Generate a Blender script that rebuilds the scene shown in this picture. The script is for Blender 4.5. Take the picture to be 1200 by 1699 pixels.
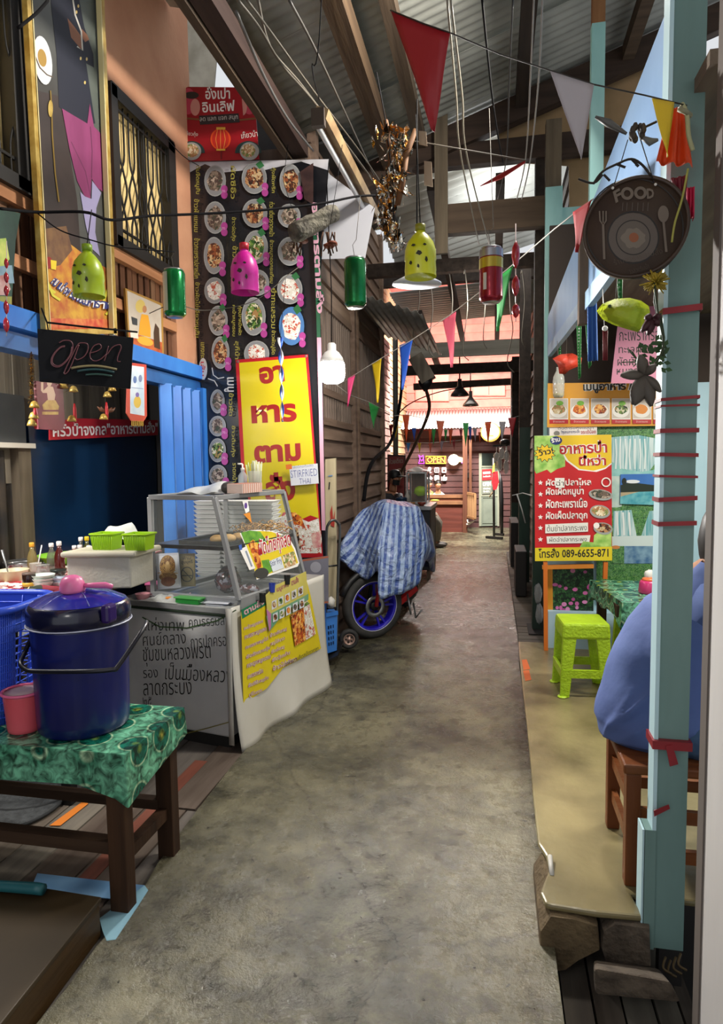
import bpy, bmesh, math, random
from mathutils import Vector, Matrix
random.seed(7)
for o in list(bpy.data.objects): bpy.data.objects.remove(o)
SC = bpy.context.scene
COL = SC.collection
V = Vector
R_ = math.radians
# ------------------------------------------------------------------ camera
FPX, CX, CY, HC = 1080.0, 600.0, 849.5, 1.6
_yaw = math.atan(220/FPX); _pit = math.atan(84/math.hypot(FPX, 220)); _rol = 0.0132
_f0 = V((-math.sin(_yaw), math.cos(_yaw), 0)); _r0 = V((math.cos(_yaw), math.sin(_yaw), 0)); _u0 = V((0, 0, 1))
DF = _f0*math.cos(_pit) - _u0*math.sin(_pit); _u1 = _u0*math.cos(_pit) + _f0*math.sin(_pit)
DR = _r0*math.cos(_rol) - _u1*math.sin(_rol); DU = _u1*math.cos(_rol) + _r0*math.sin(_rol)
CAM = V((0, 0, HC))
cd = bpy.data.cameras.new('camera'); cam = bpy.data.objects.new('camera', cd); COL.objects.link(cam)
cd.sensor_fit = 'HORIZONTAL'; cd.sensor_width = 36; cd.lens = 36*FPX/1200; cd.clip_start = .02; cd.clip_end = 200
cam.matrix_world = Matrix(((DR.x, DU.x, -DF.x, 0), (DR.y, DU.y, -DF.y, 0), (DR.z, DU.z, -DF.z, HC), (0, 0, 0, 1)))
SC.camera = cam
# survey helpers: where a sight line of the photograph meets a known plane of the place
def ray(x, y): return DF*FPX + DR*(x-CX) - DU*(y-CY)
def ay(x, y, Y): d = ray(x, y); return CAM + d*(Y/d.y)
def ax(x, y, X): d = ray(x, y); return CAM + d*(X/d.x)
def az(x, y, Z): d = ray(x, y); return CAM + d*((Z-HC)/d.z)
# ------------------------------------------------------------------ world, exposure, lights
SC.view_settings.view_transform = 'Standard'; SC.view_settings.look = 'None'
SC.view_settings.exposure = 0.0; SC.view_settings.gamma = 1.0; SC.view_settings.use_curve_mapping = False
w = bpy.data.worlds.new('night_sky'); SC.world = w; w.use_nodes = True
bg = w.node_tree.nodes['Background']; bg.inputs[0].default_value = (.93, .96, 1, 1); bg.inputs[1].default_value = .8
def lamp(name, kind, loc, energy, color=(1, 1, 1), size=.1, rot=None, sizey=None, spread=None):
    l = bpy.data.lights.new(name, kind); l.energy = energy; l.color = color
    if kind == 'AREA':
        l.size = size
        if sizey: l.shape = 'RECTANGLE'; l.size_y = sizey
    else: l.shadow_soft_size = size
    o = bpy.data.objects.new(name, l); COL.objects.link(o); o.location = loc
    if rot: o.rotation_euler = rot
    return o
lamp('eatery_ceiling_light', 'AREA', (1.5, 3.7, 2.6), 60, (1, .94, .82), .9, (0, 0, 0), .25)
lamp('kitchen_light', 'AREA', (-2.55, 2.35, 2.25), 42, (1, .95, .88), .5, (R_(25), 0, 0), .15)
sp = lamp('bulb_fill_spot', 'SPOT', (-1.0, 4.3, 2.32), 430, (1, .97, .92), .09); sp.data.spot_size = R_(92); sp.data.spot_blend = .7  # added spot beside the bulb, throws extra light on the right wall
sp.rotation_euler = (V((.45, 1.9, 1.25))-V(sp.location)).to_track_quat('-Z', 'Y').to_euler()
lamp('front_fill_light', 'POINT', (-1.1, -.9, 2.7), 30, (1, .96, .9), .25)  # added fill from behind the camera for surfaces that face it
lamp('alley_mid_fill', 'POINT', (-.2, 7.2, 3.3), 16, (1, .95, .9), .12)  # added fill halfway along the alley, not a lamp of the place
lamp('court_flood_light', 'AREA', (-.6, 12.6, 3.9), 620, (1, .95, .88), 1.2, (R_(62), 0, 0), .4)
lamp('court_floor_fill', 'AREA', (-.5, 13.3, 3.2), 240, (1, .94, .88), .4, (0, 0, 0), .4)  # added fill to brighten the court floor
lamp('pale_roof_fill', 'POINT', (.1, 7.6, 4.1), 45, (.95, .98, 1), .2)  # added fill that brightens the pale roof sheets from below
lamp('left_wall_fill', 'AREA', (.3, 3.5, 4.05), 100, (1, .93, .84), .3, (0, R_(62), 0), .3)  # added fill aimed at the left house wall from under the roof
# ------------------------------------------------------------------ materials
def lin(h):
    h = h.lstrip('#'); c = [int(h[i:i+2], 16)/255 for i in (0, 2, 4)]
    return tuple(x/12.92 if x <= .04045 else ((x+.055)/1.055)**2.4 for x in c) + (1,)
_mc = {}
def _new(name):
    m = bpy.data.materials.new(name); m.use_nodes = True
    nt = m.node_tree; return m, nt, nt.nodes['Principled BSDF']
def mat(h, rough=.6, metal=0, h2=None, scale=6, detail=5, bump=0, spec=.5, sx=1, sy=1, sz=1, emit=0, alpha=1, trans=0, lo=.35, hi=.65, bscale=None, coat=0):
    """procedural surface: one colour, or two mixed by a noise field in object space"""
    key = (h, rough, metal, h2, scale, detail, bump, spec, sx, sy, sz, emit, alpha, trans, lo, hi, bscale, coat)
    if key in _mc: return _mc[key]
    m, nt, b = _new('surface_'+h.lstrip('#')); N = nt.nodes; L = nt.links
    b.inputs['Base Color'].default_value = lin(h); b.inputs['Roughness'].default_value = rough
    b.inputs['Metallic'].default_value = metal; b.inputs['Specular IOR Level'].default_value = spec
    b.inputs['Coat Weight'].default_value = coat
    if trans: b.inputs['Transmission Weight'].default_value = trans
    if alpha < 1: b.inputs['Alpha'].default_value = alpha
    if emit: b.inputs['Emission Color'].default_value = lin(h); b.inputs['Emission Strength'].default_value = emit
    if h2 or bump:
        tc = N.new('ShaderNodeTexCoord'); mp = N.new('ShaderNodeMapping'); mp.inputs['Scale'].default_value = (sx, sy, sz)
        nz = N.new('ShaderNodeTexNoise'); nz.inputs['Scale'].default_value = scale; nz.inputs['Detail'].default_value = detail
        L.new(tc.outputs['Object'], mp.inputs[0]); L.new(mp.outputs[0], nz.inputs[0])
        if h2:
            rp = N.new('ShaderNodeValToRGB'); rp.color_ramp.elements[0].position = lo; rp.color_ramp.elements[1].position = hi
            rp.color_ramp.elements[0].color = lin(h); rp.color_ramp.elements[1].color = lin(h2)
            L.new(nz.outputs[0], rp.inputs[0]); L.new(rp.outputs[0], b.inputs['Base Color'])
        if bump:
            bp = N.new('ShaderNodeBump'); bp.inputs['Strength'].default_value = bump; bp.inputs['Distance'].default_value = .02
            src = nz
            if bscale:
                src = N.new('ShaderNodeTexNoise'); src.inputs['Scale'].default_value = bscale; src.inputs['Detail'].default_value = 4
                L.new(mp.outputs[0], src.inputs[0])
            L.new(src.outputs[0], bp.inputs['Height']); L.new(bp.outputs[0], b.inputs['Normal'])
    _mc[key] = m; return m
def wood(h, h2, axis='y', rough=.75, bump=.35, scale=5):
    s = {'x': (.08, 1, 1), 'y': (1, .08, 1), 'z': (1, 1, .08)}[axis]
    return mat(h, rough, h2=h2, scale=scale*3, detail=7, bump=bump, sx=s[0], sy=s[1], sz=s[2], lo=.3, hi=.7, spec=.3)
def emis(h, s): return mat(h, .5, emit=s)
def cells(name, cols, scale, rough=.5, bump=0):
    """many small patches of several colours: food, foil, petals"""
    m, nt, b = _new(name); N = nt.nodes; L = nt.links
    tc = N.new('ShaderNodeTexCoord'); vo = N.new('ShaderNodeTexVoronoi'); vo.inputs['Scale'].default_value = scale
    nz = N.new('ShaderNodeTexNoise'); nz.inputs['Scale'].default_value = scale*.7
    mx = N.new('ShaderNodeMix'); mx.data_type = 'VECTOR'; mx.inputs[0].default_value = .06
    L.new(tc.outputs['Object'], nz.inputs[0]); L.new(tc.outputs['Object'], mx.inputs[4]); L.new(nz.outputs[1], mx.inputs[5]); L.new(mx.outputs[1], vo.inputs[0])
    sp = N.new('ShaderNodeSeparateColor'); L.new(vo.outputs['Color'], sp.inputs[0])
    rp = N.new('ShaderNodeValToRGB'); rp.color_ramp.interpolation = 'CONSTANT'; e = rp.color_ramp.elements
    e[0].color = lin(cols[0]); e[0].position = 0; e[1].color = lin(cols[1]); e[1].position = 1/len(cols)
    for i, c in enumerate(cols[2:], 2): k = e.new(i/len(cols)); k.color = lin(c)
    L.new(sp.outputs[0], rp.inputs[0]); L.new(rp.outputs[0], b.inputs['Base Color']); b.inputs['Roughness'].default_value = rough
    if bump:
        bp = N.new('ShaderNodeBump'); bp.inputs['Strength'].default_value = bump; bp.inputs['Distance'].default_value = .01
        L.new(vo.outputs['Distance'], bp.inputs['Height']); L.new(bp.outputs[0], b.inputs['Normal'])
    return m
def glass(name='clear_glass', h='#ffffff', alpha=.14, rough=.03):
    m, nt, b = _new(name); b.inputs['Base Color'].default_value = lin(h); b.inputs['Roughness'].default_value = rough
    b.inputs['Alpha'].default_value = alpha; b.inputs['Specular IOR Level'].default_value = .8; return m
def foil(name, cols, scale=60, rough=.22):
    m = cells(name, cols, scale, rough, .9); m.node_tree.nodes['Principled BSDF'].inputs['Metallic'].default_value = .85; return m
GREEN_CLOTH = None
def oilcloth():
    m, nt, b = _new('green_flowered_oilcloth'); N = nt.nodes; L = nt.links
    tc = N.new('ShaderNodeTexCoord'); vo = N.new('ShaderNodeTexVoronoi'); vo.inputs['Scale'].default_value = 6.5; vo.inputs['Randomness'].default_value = .25
    nz = N.new('ShaderNodeTexNoise'); nz.inputs['Scale'].default_value = 22; nz.inputs['Detail'].default_value = 6; nz.inputs['Distortion'].default_value = 1.5
    L.new(tc.outputs['Object'], vo.inputs[0]); L.new(tc.outputs['Object'], nz.inputs[0])
    r1 = N.new('ShaderNodeValToRGB'); e = r1.color_ramp.elements
    e[0].position = 0; e[0].color = lin('#c2b04a'); e[1].position = .09; e[1].color = lin('#6f8a3a')
    for p, c in ((.16, '#0c4f40'), (.36, '#0e5a48'), (.39, '#9ab894'), (.43, '#3f7f63'), (.62, '#63a283')): k = e.new(p); k.color = lin(c)
    mx = N.new('ShaderNodeMix'); mx.data_type = 'RGBA'; mx.blend_type = 'OVERLAY'; mx.inputs[0].default_value = .75
    L.new(vo.outputs['Distance'], r1.inputs[0]); L.new(r1.outputs[0], mx.inputs[6])
    r2 = N.new('ShaderNodeValToRGB'); r2.color_ramp.elements[0].position = .35; r2.color_ramp.elements[1].position = .65; L.new(nz.outputs[0], r2.inputs[0]); L.new(r2.outputs[0], mx.inputs[7])
    L.new(mx.outputs[2], b.inputs['Base Color']); b.inputs['Roughness'].default_value = .25; return m
def stripes(name, h, h2, freq, rough=.4, wrinkle=.6, axis='X'):
    m, nt, b = _new(name); N = nt.nodes; L = nt.links
    tc = N.new('ShaderNodeTexCoord'); wv = N.new('ShaderNodeTexWave'); wv.bands_direction = axis; wv.inputs['Scale'].default_value = freq
    wv.inputs['Distortion'].default_value = .6; wv.inputs['Detail Scale'].default_value = .6
    rp = N.new('ShaderNodeValToRGB'); rp.color_ramp.elements[0].position = .42; rp.color_ramp.elements[1].position = .58
    rp.color_ramp.elements[0].color = lin(h); rp.color_ramp.elements[1].color = lin(h2)
    L.new(tc.outputs['UV'], wv.inputs[0]); L.new(wv.outputs[0], rp.inputs[0])
    wn = N.new('ShaderNodeTexNoise'); wn.inputs['Scale'].default_value = 16; wn.inputs['Detail'].default_value = 6; wr = N.new('ShaderNodeValToRGB'); wr.color_ramp.elements[0].position = .45; wr.color_ramp.elements[1].position = .7; wr.color_ramp.elements[1].color = (.45, .45, .45, 1)
    wm = N.new('ShaderNodeMix'); wm.data_type = 'RGBA'; wm.inputs[7].default_value = lin('#b4c4da'); L.new(tc.outputs['Object'], wn.inputs[0]); L.new(wn.outputs[0], wr.inputs[0]); L.new(wr.outputs[0], wm.inputs[0]); L.new(rp.outputs[0], wm.inputs[6]); L.new(wm.outputs[2], b.inputs['Base Color'])
    nz = N.new('ShaderNodeTexNoise'); nz.inputs['Scale'].default_value = 9; nz.inputs['Detail'].default_value = 5; nz.inputs['Distortion'].default_value = 1
    bp = N.new('ShaderNodeBump'); bp.inputs['Strength'].default_value = wrinkle; bp.inputs['Distance'].default_value = .06
    L.new(tc.outputs['Object'], nz.inputs[0]); L.new(nz.outputs[0], bp.inputs['Height']); L.new(bp.outputs[0], b.inputs['Normal'])
    b.inputs['Roughness'].default_value = rough; return m
# ------------------------------------------------------------------ mesh builder
_tm = {}
def text_data(s, bold):
    k = (s, bold)
    if k not in _tm:
        c = bpy.data.curves.new('t', 'FONT'); c.body = s; c.resolution_u = 2; c.offset = bold
        o = bpy.data.objects.new('t', c); me = bpy.data.meshes.new_from_object(o)
        vs = [v.co.copy() for v in me.vertices]; fs = [tuple(p.vertices) for p in me.polygons]
        x0, x1 = min(v.x for v in vs), max(v.x for v in vs); y0, y1 = min(v.y for v in vs), max(v.y for v in vs)
        _tm[k] = ([((v.x-x0)/(x1-x0), (v.y-y0)/(y1-y0)) for v in vs], fs)
        bpy.data.objects.remove(o); bpy.data.meshes.remove(me); bpy.data.curves.remove(c)
    return _tm[k]
def frame(d, up=V((0, 0, 1))):
    d = d.normalized(); s = d.cross(up)
    if s.length < 1e-4: s = d.cross(V((0, 1, 0)))
    s.normalize(); return d, s, s.cross(d).normalized()
class MB:
    def __init__(s): s.v = []; s.f = []; s.m = []; s.sm = []; s.uv = {}
    def add(s, vs, fs, m, smooth=False):
        n = len(s.v); s.v += [V(v) for v in vs]; s.f += [tuple(i+n for i in f) for f in fs]; s.m += [m]*len(fs); s.sm += [smooth]*len(fs); return s
    def box(s, lo, hi, m):
        (a, b, c), (d, e, f) = lo, hi
        return s.add([(a, b, c), (d, b, c), (d, e, c), (a, e, c), (a, b, f), (d, b, f), (d, e, f), (a, e, f)],
                     [(0, 3, 2, 1), (4, 5, 6, 7), (0, 1, 5, 4), (1, 2, 6, 5), (2, 3, 7, 6), (3, 0, 4, 7)], m)
    def hexa(s, p, m):   # eight corners: bottom four then top four
        return s.add(p, [(0, 3, 2, 1), (4, 5, 6, 7), (0, 1, 5, 4), (1, 2, 6, 5), (2, 3, 7, 6), (3, 0, 4, 7)], m)
    def beam(s, a, b, w, h, m, up=V((0, 0, 1))):
        a, b = V(a), V(b); d, sd, u = frame(b-a, up); x = sd*(w/2); y = u*(h/2)
        return s.hexa([a-x-y, a+x-y, b+x-y, b-x-y, a-x+y, a+x+y, b+x+y, b-x+y], m)
    def tube(s, pts, r, m, n=7, closed=False):
        pts = [V(p) for p in pts]; N = len(pts); vs = []; fs = []
        rr = r if isinstance(r, (list, tuple)) else [r]*N
        pu = None
        for i, p in enumerate(pts):
            d = (pts[(i+1) % N]-pts[i-1]) if closed or 0 < i < N-1 else (pts[1]-pts[0] if i == 0 else pts[-1]-pts[-2])
            if d.length < 1e-9: d = V((0, 0, 1))
            d.normalize()
            if pu is None: _, sd, u = frame(d)
            else:
                u = pu - d*pu.dot(d)
                if u.length < 1e-5: _, sd, u = frame(d)
                u.normalize(); sd = d.cross(u)
            pu = u
            for k in range(n):
                t = 2*math.pi*k/n; vs.append(p + (sd*math.cos(t)+u*math.sin(t))*rr[i])
        for i in range(N if closed else N-1):
            j = (i+1) % N
            for k in range(n): fs.append((i*n+k, i*n+(k+1) % n, j*n+(k+1) % n, j*n+k))
        if not closed: fs += [tuple(range(n))[::-1], tuple(range((N-1)*n, N*n))]
        return s.add(vs, fs, m, True)
    def lathe(s, prof, c, m, n=24, ax=None, sx=1, sy=1, cap=True, rotz=0):
        c = V(c); vs = []; fs = []
        if ax is None: X, Y, Z = V((math.cos(rotz), math.sin(rotz), 0)), V((-math.sin(rotz), math.cos(rotz), 0)), V((0, 0, 1))
        else: Z, X, Y = frame(V(ax))
        for r, z in prof:
            for k in range(n):
                t = 2*math.pi*k/n; vs.append(c+X*(r*sx*math.cos(t))+Y*(r*sy*math.sin(t))+Z*z)
        for i in range(len(prof)-1):
            for k in range(n): fs.append((i*n+k, i*n+(k+1) % n, (i+1)*n+(k+1) % n, (i+1)*n+k))
        if cap: fs += [tuple(range(n))[::-1], tuple(range((len(prof)-1)*n, len(prof)*n))]
        return s.add(vs, fs, m, True)
    def ball(s, c, r, m, nu=14, nv=9, rough=0):
        r = V((r, r, r)) if not hasattr(r, '__len__') else V(r); c = V(c); vs = []; fs = []
        for j in range(nv+1):
            p = math.pi*j/nv
            for i in range(nu):
                t = 2*math.pi*i/nu; k = 1+rough*random.uniform(-1, 1)
                vs.append(c+V((r.x*math.sin(p)*math.cos(t)*k, r.y*math.sin(p)*math.sin(t)*k, r.z*math.cos(p)*k)))
        for j in range(nv):
            for i in range(nu): fs.append((j*nu+i, j*nu+(i+1) % nu, (j+1)*nu+(i+1) % nu, (j+1)*nu+i))
        return s.add(vs, fs, m, True)
    def prism(s, poly, ext, m, smooth=False):
        n = len(poly); poly = [V(p) for p in poly]; ext = V(ext)
        return s.add(poly+[p+ext for p in poly], [tuple(range(n))[::-1], tuple(range(n, 2*n))]+[(i, (i+1) % n, n+(i+1) % n, n+i) for i in range(n)], m, smooth)
    def flat(s, poly, m): return s.add(poly, [tuple(range(len(poly)))], m)
    def grid(s, fn, nu, nv, m, smooth=True, wrap=False):
        vs = [fn(i/nu, j/nv) for j in range(nv+1) for i in range(nu+(0 if wrap else 1))]; W = nu if wrap else nu+1
        base = len(s.f)
        fs = [(j*W+i, j*W+(i+1) % W, (j+1)*W+(i+1) % W, (j+1)*W+i) for j in range(nv) for i in range(nu)]
        s.add(vs, fs, m, smooth)
        k = base
        for j in range(nv):
            for i in range(nu): s.uv[k] = [(i/nu, j/nv), ((i+1)/nu, j/nv), ((i+1)/nu, (j+1)/nv), (i/nu, (j+1)/nv)]; k += 1
        return s
    def text(s, t, bl, br, tl, m, bold=.0):
        co, fs = text_data(t, bold); bl, br, tl = V(bl), V(br), V(tl); x = br-bl; y = tl-bl
        return s.add([bl+x*a+y*b for a, b in co], fs, m)
    def build(s, name, parent=None, origin=None, bevel=0, sub=0, solid=0, label=None):
        me = bpy.data.meshes.new(name)
        root = parent
        if parent is not None: off = V(parent['_o'])
        elif origin is not None: off = V(origin)
        else:
            xs = [v.x for v in s.v]; ys = [v.y for v in s.v]; zs = [v.z for v in s.v]
            off = V(((min(xs)+max(xs))/2, (min(ys)+max(ys))/2, min(zs)))
        me.from_pydata([v-off for v in s.v], [], s.f)
        ms = []
        for x in s.m:
            if x not in ms: ms.append(x)
        for x in ms: me.materials.append(x)
        me.polygons.foreach_set('material_index', [ms.index(x) for x in s.m]); me.polygons.foreach_set('use_smooth', s.sm)
        if s.uv:
            ul = me.uv_layers.new(name='UVMap')
            for k, q in s.uv.items():
                for li, c in zip(me.polygons[k].loop_indices, q): ul.data[li].uv = c
        me.validate(); me.update()
        o = bpy.data.objects.new(name, me); COL.objects.link(o)
        if parent is not None: o.parent = parent
        else: o.location = off
        o['_o'] = list(off)
        if bevel:
            b = o.modifiers.new('bevel', 'BEVEL'); b.width = bevel; b.segments = 2; b.limit_method = 'ANGLE'; b.angle_limit = R_(40)
        if solid:
            b = o.modifiers.new('solid', 'SOLIDIFY'); b.thickness = solid; b.offset = 0
        if sub:
            b = o.modifiers.new('sub', 'SUBSURF'); b.levels = sub; b.render_levels = sub
        if label: o['label'] = label
        return o
def thing(name, label, cat, loc, group=None):
    o = bpy.data.objects.new(name, None); COL.objects.link(o); o.location = V(loc); o['_o'] = list(V(loc)); o.empty_display_size = .1
    return tag(o, label, cat, group)
def tag(o, label, cat, group=None):
    o['label'] = label; o['category'] = cat
    if group: o['group'] = group
    return o
def struct(o, label=None):
    o['kind'] = 'structure'
    if label: o['label'] = label
    return o
def copy_tree(o, delta, label=None, par=None):
    c = o.copy(); COL.objects.link(c)
    if par is None: c.location = o.location + V(delta)
    else: c.parent = par
    if label: c['label'] = label
    for ch in list(o.children): copy_tree(ch, (0, 0, 0), None, c)
    return c
class Face:
    """printed or painted work on a flat face of the place; points are survey sights on to that face"""
    def __init__(s, mb, p0, n, base=.0): s.mb = mb; s.p = V(p0); s.n = V(n).normalized(); s.l = base
    def at(s, x, y, up=0):
        d = ray(x, y); q = s.p + s.n*(s.l+up); return CAM + d*((q-CAM).dot(s.n)/d.dot(s.n))
    def poly(s, pts, m, st=.00025): s.l += st; s.mb.flat([s.at(*p) for p in pts], m)
    def slab(s, pts, m, th=.004): s.mb.prism([s.at(*p) for p in pts], s.n*-th, m)
    def rect(s, x0, y0, x1, y1, m): s.poly([(x0, y0), (x1, y0), (x1, y1), (x0, y1)], m)
    def ell(s, cx, cy, rx, ry, m, rot=0, n=24, a0=0, a1=360):
        c, k = math.cos(R_(rot)), math.sin(R_(rot)); P = []
        full = a1-a0 >= 360
        for i in range(n if full else n+1):
            t = R_(a0+(a1-a0)*i/n); a, b = rx*math.cos(t), ry*math.sin(t); P.append((cx+a*c-b*k, cy+a*k+b*c))
        s.poly(P, m)
    def line(s, pts, w, m, closed=False):
        s.l += .00015
        P = [V((p[0], p[1])) for p in pts]; N = len(P); L = []; Rr = []
        for i in range(N):
            d = (P[(i+1) % N]-P[i-1]) if closed or 0 < i < N-1 else (P[1]-P[0] if i == 0 else P[-1]-P[-2])
            d.normalize(); nn = V((-d.y, d.x))*(w/2); L.append(P[i]+nn); Rr.append(P[i]-nn)
        vs = [s.at(*p) for p in L+Rr]
        s.mb.add(vs, [(i, (i+1) % N, N+(i+1) % N, N+i) for i in range(N if closed else N-1)], m)
    def text(s, t, bl, br, h, m, bold=0, ol=None, olb=.05):
        """baseline from bl to br, letters h high (photo measure, upright to the baseline)"""
        d = V((br[0]-bl[0], br[1]-bl[1])); d.normalize(); tl = (bl[0]+d.y*h, bl[1]-d.x*h)
        if ol is not None:
            s.l += .0002; s.mb.text(t, s.at(*bl), s.at(*br), s.at(*tl), ol, bold+olb)
        s.l += .0003; s.mb.text(t, s.at(*bl), s.at(*br), s.at(*tl), m, bold)
    def text3(s, t, bl, br, tl, m, bold=0):
        s.l += .0003; s.mb.text(t, s.at(*bl), s.at(*br), s.at(*tl), m, bold)
def fan(pts): return pts
def sag(a, b, n=10, d=.1):
    a, b = V(a), V(b); return [a.lerp(b, i/n)-V((0, 0, d*4*(i/n)*(1-i/n))) for i in range(n+1)]
def smooth_pts(pts, n=6):
    pts = [V(p) for p in pts]; out = []
    for i in range(len(pts)-1):
        p0 = pts[max(i-1, 0)]; p1 = pts[i]; p2 = pts[i+1]; p3 = pts[min(i+2, len(pts)-1)]
        for k in range(n):
            t = k/n; out.append(.5*((2*p1)+(p2-p0)*t+(2*p0-5*p1+4*p2-p3)*t*t+(3*p1-p0-3*p2+p3)*t**3))
    return out+[pts[-1]]
NY = V((0, -1, 0))     # faces that look back along the alley
PX_ = V((1, 0, 0))     # faces that look across the alley from the left
WHITE = mat('#e6e6e2', .5); BLACK = mat('#0b0b0e', .5); DARK = mat('#1c1a19', .6); STEEL = mat('#8d8f90', .35, .85, h2='#a9abac', scale=12)
RED = mat('#b0141c', .5); YEL = mat('#e9c81a', .45); CABLE = mat('#0e0d10', .9, spec=.2); WIREC = mat('#5d574c', .7)
FOOD = {'brown': cells('braised_food_print', ['#5a2f1c', '#8a4a2a', '#b98a5c', '#33201a', '#c9b48a'], 55),
        'green': cells('greens_food_print', ['#2f5a22', '#6b8a3a', '#d9d2b4', '#a07a4a', '#1e3318'], 55),
        'orange': cells('fried_food_print', ['#c8641e', '#e09238', '#a8401a', '#f0b860', '#6a2a14'], 55),
        'pale': cells('noodle_food_print', ['#d8c49a', '#e8dcc0', '#a87a50', '#7a8a4a', '#c09468'], 55),
        'grey': cells('soup_food_print', ['#6a5a4e', '#8a7a6a', '#4a3a34', '#b0a090', '#394030'], 55),
        'rice': cells('rice_food_print', ['#e4e2da', '#d8d4c8', '#f0eee8', '#b84a34', '#cfcabc'], 70)}
# ================================================================== THE SETTING
XW = -2.32       # house wall on the left
KX = -2.85      # back of the kitchen recess
XS = -1.42       # timber wall further along on the left
def concrete_mat():
    m, nt, b = _new('worn_wet_concrete'); N = nt.nodes; L = nt.links
    tc = N.new('ShaderNodeTexCoord')
    def noise(sc, det=6, dist=0, rough=.6):
        n = N.new('ShaderNodeTexNoise'); n.inputs['Scale'].default_value = sc; n.inputs['Detail'].default_value = det
        n.inputs['Distortion'].default_value = dist; n.inputs['Roughness'].default_value = rough; L.new(tc.outputs['Object'], n.inputs[0]); return n
    def ramp(src, p0, c0, p1, c1):
        r = N.new('ShaderNodeValToRGB'); r.color_ramp.elements[0].position = p0; r.color_ramp.elements[1].position = p1
        r.color_ramp.elements[0].color = c0; r.color_ramp.elements[1].color = c1; L.new(src, r.inputs[0]); return r
    big = noise(.9, 5, .6); mid = noise(5, 8, .4, .7); fine = noise(38, 6, 0, .7)
    c1 = ramp(big.outputs[0], .38, lin('#605f50'), .62, lin('#918d76'))
    c2 = ramp(mid.outputs[0], .36, lin('#4a4a48'), .55, lin('#c8c4b8'))
    mx = N.new('ShaderNodeMix'); mx.data_type = 'RGBA'; mx.blend_type = 'MULTIPLY'; mx.inputs[0].default_value = .75
    L.new(c1.outputs[0], mx.inputs[6]); L.new(c2.outputs[0], mx.inputs[7])
    sc_ = noise(13, 9, .3, .75); sp = ramp(sc_.outputs[0], .38, lin('#34322e'), .47, (1, 1, 1, 1))
    m2 = N.new('ShaderNodeMix'); m2.data_type = 'RGBA'; m2.blend_type = 'MULTIPLY'; m2.inputs[0].default_value = .42
    L.new(mx.outputs[2], m2.inputs[6]); L.new(sp.outputs[0], m2.inputs[7])
    vo = N.new('ShaderNodeTexVoronoi'); vo.feature = 'DISTANCE_TO_EDGE'; vo.inputs['Scale'].default_value = .42
    wp = N.new('ShaderNodeMix'); wp.data_type = 'VECTOR'; wp.inputs[0].default_value = .13
    L.new(tc.outputs['Object'], wp.inputs[4]); L.new(mid.outputs[1], wp.inputs[5]); L.new(wp.outputs[1], vo.inputs[0])
    cr = ramp(vo.outputs['Distance'], .0, (.3, .29, .27, 1), .0035, (1, 1, 1, 1))
    m3 = N.new('ShaderNodeMix'); m3.data_type = 'RGBA'; m3.blend_type = 'MULTIPLY'; m3.inputs[0].default_value = .7
    pit = noise(24, 3, .8, .5); pr = ramp(pit.outputs[0], .27, lin('#1c1a18'), .295, (1, 1, 1, 1)); pm = N.new('ShaderNodeMix'); pm.data_type = 'RGBA'; pm.blend_type = 'MULTIPLY'; pm.inputs[0].default_value = .85; L.new(m2.outputs[2], pm.inputs[6]); L.new(pr.outputs[0], pm.inputs[7])
    dk = noise(1.7, 6, 1.2, .65); dr = ramp(dk.outputs[0], .42, (.62, .62, .6, 1), .54, (1, 1, 1, 1)); dm = N.new('ShaderNodeMix'); dm.data_type = 'RGBA'; dm.blend_type = 'MULTIPLY'; dm.inputs[0].default_value = .8; L.new(pm.outputs[2], dm.inputs[6]); L.new(dr.outputs[0], dm.inputs[7])
    L.new(dm.outputs[2], m3.inputs[6]); L.new(cr.outputs[0], m3.inputs[7]); L.new(m3.outputs[2], b.inputs['Base Color'])
    rr = ramp(big.outputs[0], .35, (.2, .2, .2, 1), .62, (.44, .44, .44, 1)); r3 = ramp(sc_.outputs[0], .45, (.55, .55, .55, 1), .56, (1, 1, 1, 1)); m4 = N.new('ShaderNodeMix'); m4.data_type = 'RGBA'; m4.blend_type = 'MULTIPLY'; m4.inputs[0].default_value = 1; L.new(rr.outputs[0], m4.inputs[6]); L.new(r3.outputs[0], m4.inputs[7]); L.new(m4.outputs[2], b.inputs['Roughness'])
    ad = N.new('ShaderNodeMath'); ad.operation = 'MULTIPLY_ADD'; ad.inputs[1].default_value = .35
    L.new(fine.outputs[0], ad.inputs[0]); L.new(mid.outputs[0], ad.inputs[2])
    bp = N.new('ShaderNodeBump'); bp.inputs['Strength'].default_value = .55; bp.inputs['Distance'].default_value = .03
    L.new(ad.outputs[0], bp.inputs['Height']); L.new(bp.outputs[0], b.inputs['Normal']); b.inputs['Specular IOR Level'].default_value = .55
    return m
CONC = concrete_mat()
PLASTER = mat('#bc8666', .85, h2='#cc9876', scale=2.5, bump=.2, bscale=25)
def slope(x): return 4.32+.33*(x+.87)     # roof sheet height
def planks(mb, axis, lo, hi, wd, z, th, mats, gap=.008, jz=.004):
    """boards laid side by side; each with its own tone"""
    (x0, y0), (x1, y1) = lo, hi
    a, e = (x0, x1) if axis == 'y' else (y0, y1)
    while a < e-1e-6:
        q = min(a+wd*random.uniform(.85, 1.15), e); dz = random.uniform(-jz, jz)
        if axis == 'y': mb.box((a+gap/2, y0, z-th+dz), (q-gap/2, y1, z+dz), random.choice(mats))
        else: mb.box((x0, a+gap/2, z-th+dz), (x1, q-gap/2, z+dz), random.choice(mats))
        a = q
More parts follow.
